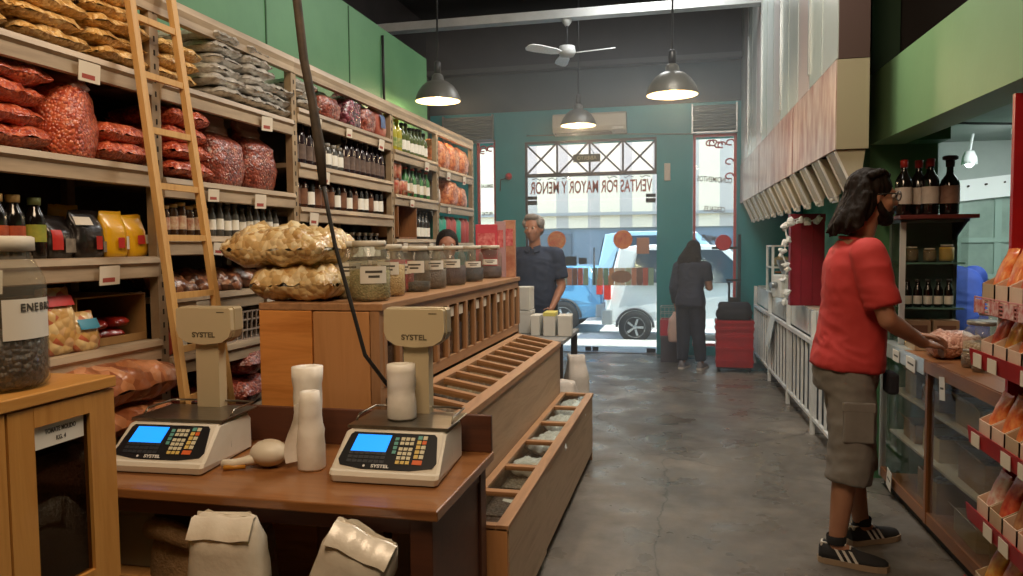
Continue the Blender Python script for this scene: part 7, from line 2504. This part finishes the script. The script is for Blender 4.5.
# hair, beard, glasses
hr = MB()
C0 = Vector(V['head'])
hr.ell(Pf(0, -0.022, 0.046), (0.088, 0.102, 0.094), R, 20, 12)
hr.ell(Pf(0, -0.070, -0.01), (0.082, 0.060, 0.10), R, 18, 10)
for q_ in (-1, 1):
    hr.ell(Pf(q_ * 0.072, -0.055, -0.02), (0.026, 0.052, 0.10), R, 12, 8)
rg = rnd(5)
for k in range(34):
    a = PI * (0.05 + 0.9 * k / 33)
    sx_ = math.cos(a)
    st_ = Pf(sx_ * 0.082, -0.035 - 0.06 * math.sin(a), 0.02)
    m1 = st_ + Vector((sx_ * 0.015, -0.03, -0.085)) + Vector((rg.uniform(-.01, .01), rg.uniform(-.01, .01), 0))
    m2 = m1 + Vector((sx_ * 0.01 + rg.uniform(-.012, .012), -0.018 + rg.uniform(-.012, .012), -0.06))
    m3 = m2 + Vector((rg.uniform(-.015, .015), rg.uniform(-.03, -.004), -0.025 - rg.uniform(0, .03)))
    hr.tube([st_, m1, m2, m3], [0.024, 0.022, 0.018, 0.006], 7)
for k in range(12):
    a = -0.9 + 1.8 * k / 11
    hr.tube([Pf(a * 0.045, 0.052, 0.098), Pf(a * 0.075, 0.01, 0.118), Pf(a * 0.095, -0.05, 0.095)], [0.010, 0.018, 0.016], 6)
for v in hr.bm.verts:
    low = max(0.0, min(1.0, (1.70 - v.co.z) / 0.12))
    k = Vector((noise.noise(v.co * 22), noise.noise(v.co * 22 + Vector((7, 0, 0))), noise.noise(v.co * 22 + Vector((0, 7, 0)))))
    v.co += k * (0.006 + 0.014 * low) + Vector((0, -0.022 * low, 0))
hair = wrinkle(remesh_object(hr, 'hair', HAIR, 0.006, 1, man), 0.005, (34, 34, 9), 3.0)
bd_ = MB()
bd_.ell(Pf(0, 0.040, -0.082), (0.056, 0.054, 0.042), R, 16, 10)
bd_.ell(Pf(0, 0.062, -0.098), (0.036, 0.036, 0.034), R, 14, 8)
for q_ in (-1, 1):
    bd_.tube([Pf(q_ * 0.068, 0.0, -0.01), Pf(q_ * 0.062, 0.02, -0.055), Pf(q_ * 0.045, 0.05, -0.085)], [0.012, 0.018, 0.02], 8)
    bd_.tube([Pf(q_ * 0.004, 0.098, -0.042), Pf(q_ * 0.028, 0.09, -0.05), Pf(q_ * 0.036, 0.078, -0.075)], [0.007, 0.008, 0.009], 7)
remesh_object(bd_, 'beard', HAIR, 0.006, 1, man)
gls = MB()
for q_ in (-1, 1):
    c = Pf(q_ * 0.034, 0.104, 0.010)
    sdv, fv, uv = R.col[0], R.col[1], R.col[2]
    loop = [c + sdv * 0.027 * math.cos(a) + uv * 0.021 * math.sin(a) for a in [2 * PI * i / 18 for i in range(19)]]
    gls.tube(loop, 0.0028, 6, cap=False)
    gls.tube([Pf(q_ * 0.060, 0.102, 0.016), Pf(q_ * 0.082, 0.06, 0.018), Pf(q_ * 0.084, -0.01, 0.012)], 0.003, 6)
gls.tube([Pf(-0.008, 0.106, 0.014), Pf(0, 0.110, 0.018), Pf(0.008, 0.106, 0.014)], 0.003, 6)
gls.build('glasses', mat('glasses_frame', '#141416', 0.3), man)

# ---- man at the far end of the counter
NAVY = mat('navy_shirt', '#1c2a44', 0.8, var='#22324e', vs=5.0)
GREYH = mat('grey_hair', '#8f8a86', 0.7, var='#77726e', vs=40.0, bump=0.5, bs=60.0)
J = dict(pelvis=(0, 0, 0.95), neck=(0, 0.02, 1.47), head=(0.0, 0.05, 1.645), face=(0.1, 1, -0.06), bulk=0.95,
         shR=(0.195, 0.0, 1.40), elR=(0.25, 0.0, 1.11), wrR=(0.20, 0.16, 0.92), shL=(-0.195, 0.0, 1.40), elL=(-0.25, 0.0, 1.11), wrL=(-0.20, 0.16, 0.92),
         hipR=(0.09, 0, 0.92), knR=(0.095, 0.01, 0.48), anR=(0.10, 0, 0.085), hipL=(-0.09, 0, 0.92), knL=(-0.095, 0.01, 0.48), anL=(-0.10, 0, 0.085), hs=1.06)
om, V, P, Pf, R = person('person', 'grey-haired man in a dark navy polo shirt standing before the glass door', (-1.395, 6.95, 0), PI - 0.12, J, mat('ruddy_skin', '#a8765e', 0.5, sss=0.05), 0.012)
rings = spine_rings(P, [(-0.16, 0.195, 0.160, 0.0), (0.05, 0.205, 0.170, 0.012), (0.3, 0.198, 0.165, 0.015), (0.6, 0.200, 0.148, 0.01), (0.80, 0.200, 0.128, 0.0), (0.91, 0.175, 0.10, -0.015), (0.97, 0.098, 0.078, -0.018), (1.0, 0.072, 0.068, -0.012)])
lm_ = [([V['sh' + s], V['sh' + s] * 0.25 + V['el' + s] * 0.75], [0.078, 0.076]) for s in 'RL'] + [([V['neck'] - Vector((0, 0.01, 0.055)), V['sh' + s]], [0.072, 0.074]) for s in 'RL']
ps_ = garment('polo_shirt', rings, lm_, NAVY, 0.012, om, 3)
q = MB()
for sg in (-1, 1):
    q.prism([Vector(V['neck']) + Vector((sg * 0.01, 0.075, 0.0)), Vector(V['neck']) + Vector((sg * 0.07, 0.04, 0.02)), Vector(V['neck']) + Vector((sg * 0.075, 0.075, -0.035)), Vector(V['neck']) + Vector((sg * 0.03, 0.10, -0.05))], (0, 0.008, 0.006))
q.build('collar', NAVY, ps_)
lm_ = [([V['hip' + s], V['kn' + s], V['an' + s] + Vector((0, 0, 0.0))], [0.115, 0.088, 0.075]) for s in 'RL']
garment('trousers', spine_rings(P, [(-0.2, 0.165, 0.125, 0), (0.0, 0.18, 0.135, 0), (0.05, 0.175, 0.13, 0)]), lm_, mat('dark_trousers', '#24262c', 0.8), 0.014, om, 3)
for s in 'RL':
    shoe(om, V['an' + s], Vector((0.0, 0.14, 0)), BLS, mat('black_sole', '#141414', 0.7))
hr = MB()
hr.ell(Pf(0, -0.02, 0.05), (0.084, 0.098, 0.082), R, 18, 12)
hr.ell(Pf(0, -0.06, 0.0), (0.080, 0.05, 0.08), R, 16, 10)
for q_ in (-1, 1):
    hr.ell(Pf(q_ * 0.074, -0.02, 0.012), (0.012, 0.04, 0.045), R, 10, 8)
hr.ell(Pf(0, 0.040, 0.104), (0.070, 0.05, 0.034), R, 14, 8)
for q_ in (-1, 1):
    hr.ell(Pf(q_ * 0.072, 0.0, 0.05), (0.026, 0.07, 0.05), R, 12, 8)
remesh_object(hr, 'hair', GREYH, 0.010, 1, om)

# ---- woman by the entrance
BLKC = mat('black_clothes', '#23283a', 0.8, var='#2b3145', vs=6.0)
J = dict(pelvis=(0, 0, 0.84), neck=(0.0, 0.06, 1.28), head=(0.0, 0.125, 1.405), face=(0.25, 1, -0.35), hup=(0, 0.3, 1), bulk=0.94,
         shR=(0.165, 0.05, 1.215), elR=(0.20, 0.09, 0.97), wrR=(0.10, 0.29, 1.0), hdR=(-0.4, 0.8, 0.2), shL=(-0.165, 0.05, 1.215), elL=(-0.21, 0.0, 0.96), wrL=(-0.20, 0.06, 0.75),
         hipR=(0.075, 0, 0.80), knR=(0.095, 0.0, 0.43), anR=(0.125, 0.0, 0.085), hipL=(-0.075, 0, 0.80), knL=(-0.085, 0.0, 0.43), anL=(-0.09, -0.02, 0.085), hs=0.94, curlL=1.3)
wm, V, P, Pf, R = person('person', 'woman in black with long dark hair and a pale bag, by the entrance', (0.015, 9.25, 0), -0.30, J, mat('light_skin', '#b98b70', 0.5, sss=0.05), 0.011)
rings = spine_rings(P, [(-0.22, 0.175, 0.130, -0.01), (0.0, 0.172, 0.128, -0.008), (0.25, 0.145, 0.115, 0.0), (0.5, 0.150, 0.118, 0.005), (0.75, 0.168, 0.112, 0.0), (0.90, 0.155, 0.10, -0.012), (0.97, 0.10, 0.08, -0.015), (1.0, 0.075, 0.07, -0.01)])
lm_ = [([V['neck'] - Vector((0, 0.01, 0.05)), V['sh' + s]], [0.066, 0.068]) for s in 'RL']
lm_ += [([V['shR'], V['shR'] * 0.35 + V['elR'] * 0.65], [0.066, 0.058])] + [([V['shL'], V['elL'], V['wrL'] * 0.85 + V['elL'] * 0.15], [0.066, 0.054, 0.040])]
garment('top', rings, lm_, BLKC, 0.011, wm, 3)
lm_ = [([V['hip' + s], V['kn' + s], V['an' + s] + Vector((0, 0, 0.02))], [0.102, 0.080, 0.062]) for s in 'RL']
garment('trousers', spine_rings(P, [(-0.25, 0.150, 0.115, -0.01), (0.0, 0.165, 0.122, -0.01), (0.05, 0.15, 0.11, 0)]), lm_, BLKC, 0.012, wm, 3)
for s in 'RL':
    shoe(wm, V['an' + s], Vector((0.0, 0.14, 0)), mat('grey_shoe', '#7d7a80', 0.7), WST)
hr = MB()
hr.ell(Pf(0, -0.018, 0.038), (0.082, 0.102, 0.092), R, 18, 12)
for k in range(18):
    a = PI * (0.02 + 0.98 * k / 17)
    st_ = Pf(math.cos(a) * 0.075, -0.03 - 0.055 * math.sin(a), 0.03)
    m1 = st_ + Vector((math.cos(a) * 0.05 - 0.02, -0.07, -0.13))
    m2 = m1 + Vector((-0.02, -0.02, -0.16))
    hr.tube([st_, m1, m2, m2 + Vector((0, 0.0, -0.12))], [0.026, 0.032, 0.028, 0.010], 7)
remesh_object(hr, 'hair', HAIR, 0.009, 1, wm)
o = tag(sack_mb(0.20, 0.12, 0.36, 820, top=0.35, topd=0.3, wr=0.08).build('shopping_bag', mat('pinkish_bag', '#cdb4ac', 0.5, var='#c0a39a', vs=6.0)), 'pale pinkish plastic bag hanging from the woman\'s hand', 'bag')
Mw = Matrix.Translation((0.015, 9.25, 0)) @ Matrix.Rotation(-0.30, 4, 'Z')
hp = Mw @ (V['wrL'] + Vector((0.0, 0.02, -0.10)))
o.location = (hp.x, hp.y, hp.z - 0.345)

# ---- woman behind the counter, only her head above the jars
J = dict(pelvis=(0, 0, 0.86), neck=(0.0, 0.03, 1.33), head=(0.0, 0.07, 1.495), face=(-0.1, 1, -0.05), bulk=0.8,
         shR=(0.15, 0.02, 1.27), elR=(0.165, 0.05, 1.02), wrR=(0.08, 0.17, 0.95), shL=(-0.15, 0.02, 1.27), elL=(-0.165, 0.05, 1.02), wrL=(-0.08, 0.17, 0.95),
         hipR=(0.075, 0, 0.82), knR=(0.08, 0.0, 0.44), anR=(0.085, 0.0, 0.085), hipL=(-0.075, 0, 0.82), knL=(-0.08, 0.0, 0.44), anL=(-0.085, 0.0, 0.085))
vw, V, P, Pf, R = person('person', 'dark-haired woman behind the counter, only her head showing above the jars', (-1.82, 5.62, 0), PI + 0.25, J, mat('warm_skin', '#a06a50', 0.5, sss=0.05), 0.011)
garment('apron', spine_rings(P, [(-0.3, 0.15, 0.12, 0.0), (0.0, 0.15, 0.12, 0.0), (0.4, 0.135, 0.112, 0), (0.75, 0.15, 0.11, 0), (0.92, 0.13, 0.085, -0.01), (0.985, 0.07, 0.066, -0.012)]), [([V['sh' + s], V['el' + s] * 0.7 + V['sh' + s] * 0.3], [0.066, 0.060]) for s in 'RL'], mat('plum_shirt', '#5a3440', 0.8), 0.012, vw, 3)
garment('trousers', spine_rings(P, [(-0.3, 0.140, 0.11, 0), (-0.05, 0.148, 0.115, 0)]), [([V['hip' + s], V['kn' + s], V['an' + s] + Vector((0, 0, 0.02))], [0.092, 0.068, 0.055]) for s in 'RL'], mat('dark_trousers', '#24262c', 0.8), 0.014, vw, 3)
for s in 'RL':
    shoe(vw, V['an' + s], Vector((0.0, 0.14, 0)), BLS, mat('black_sole', '#141414', 0.7))
hr = MB()
hr.ell(Pf(0, -0.02, 0.042), (0.084, 0.100, 0.090), R, 18, 12)
hr.ell(Pf(0, -0.075, 0.0), (0.078, 0.05, 0.085), R, 16, 10)
for q_ in (-1, 1):
    hr.ell(Pf(q_ * 0.074, -0.01, 0.01), (0.014, 0.05, 0.06), R, 10, 8)
remesh_object(hr, 'hair', HAIR, 0.009, 1, vw)

# ---- person in a blue jumper bending down behind the display counter
BLU = mat('blue_jumper', '#17357f', 0.8, var='#1d3f90', vs=5.0, bump=0.2, bs=10.0)
J = dict(pelvis=(0, -0.08, 0.86), neck=(0.0, 0.17, 1.29), head=(0.0, 0.32, 1.30), face=(0, 0.75, -0.65), hup=(0, 0.65, 0.75), fwd=(0, 0.86, -0.5), bulk=1.05,
         shR=(0.165, 0.15, 1.24), elR=(0.18, 0.27, 1.0), wrR=(0.14, 0.42, 0.88), shL=(-0.165, 0.15, 1.24), elL=(-0.18, 0.27, 1.0), wrL=(-0.14, 0.42, 0.88),
         hipR=(0.09, -0.06, 0.84), knR=(0.10, 0.02, 0.46), anR=(0.10, -0.02, 0.085), hipL=(-0.09, -0.06, 0.84), knL=(-0.10, 0.02, 0.46), anL=(-0.10, -0.02, 0.085), toeR=(0, 0.13, 0), toeL=(0, 0.13, 0))
bp_, V, P, Pf, R = person('person', 'person in a blue jumper bending forward behind the glass counter', (1.765, 5.75, 0), 0.0, J, SKIN, 0.012)
lm_ = [([V['sh' + s], V['el' + s], V['wr' + s] * 0.9 + V['el' + s] * 0.1], [0.085, 0.068, 0.048]) for s in 'RL']
garment('jumper', spine_rings(P, [(-0.15, 0.19, 0.145, 0.0), (0.1, 0.19, 0.15, -0.01), (0.4, 0.19, 0.15, -0.02), (0.7, 0.2, 0.14, -0.025), (0.88, 0.18, 0.11, -0.03), (0.97, 0.10, 0.078, -0.02)]), lm_, BLU, 0.012, bp_, 3)
garment('trousers', spine_rings(P, [(-0.25, 0.165, 0.13, 0), (0.0, 0.175, 0.14, 0)]), [([V['hip' + s], V['kn' + s], V['an' + s]], [0.112, 0.085, 0.07]) for s in 'RL'], mat('black_jeans', '#191b20', 0.8), 0.014, bp_, 3)
for s in 'RL':
    shoe(bp_, V['an' + s], Vector((0.0, 0.14, 0)), BLS, mat('black_sole', '#141414', 0.7))
hr = MB()
hr.ell(Pf(0, -0.02, 0.04), (0.083, 0.10, 0.092), R, 18, 12)
hr.ell(Pf(0, -0.07, 0.0), (0.078, 0.05, 0.08), R, 16, 10)
remesh_object(hr, 'hair', HAIR, 0.010, 1, bp_)


# ================================================================== haze volume added for the lens glare towards the entrance
n = N('glare_haze')
n.t.nodes.remove(n.b)
vs_ = n.node('ShaderNodeVolumeScatter', Density=0.055, Anisotropy=0.45)
vs_.inputs['Color'].default_value = (0.86, 0.94, 1.0, 1)
n.link(vs_.outputs[0], n.t.nodes['Material Output'].inputs['Volume'])
hz = MB().box((-2.0, 5.0, 0.02), (0.62, 10.2, 3.1)).build('haze', n.m)
hz['kind'] = 'stuff'
tag(hz, 'pale haze volume added for lens glare before the glass entrance', 'haze')
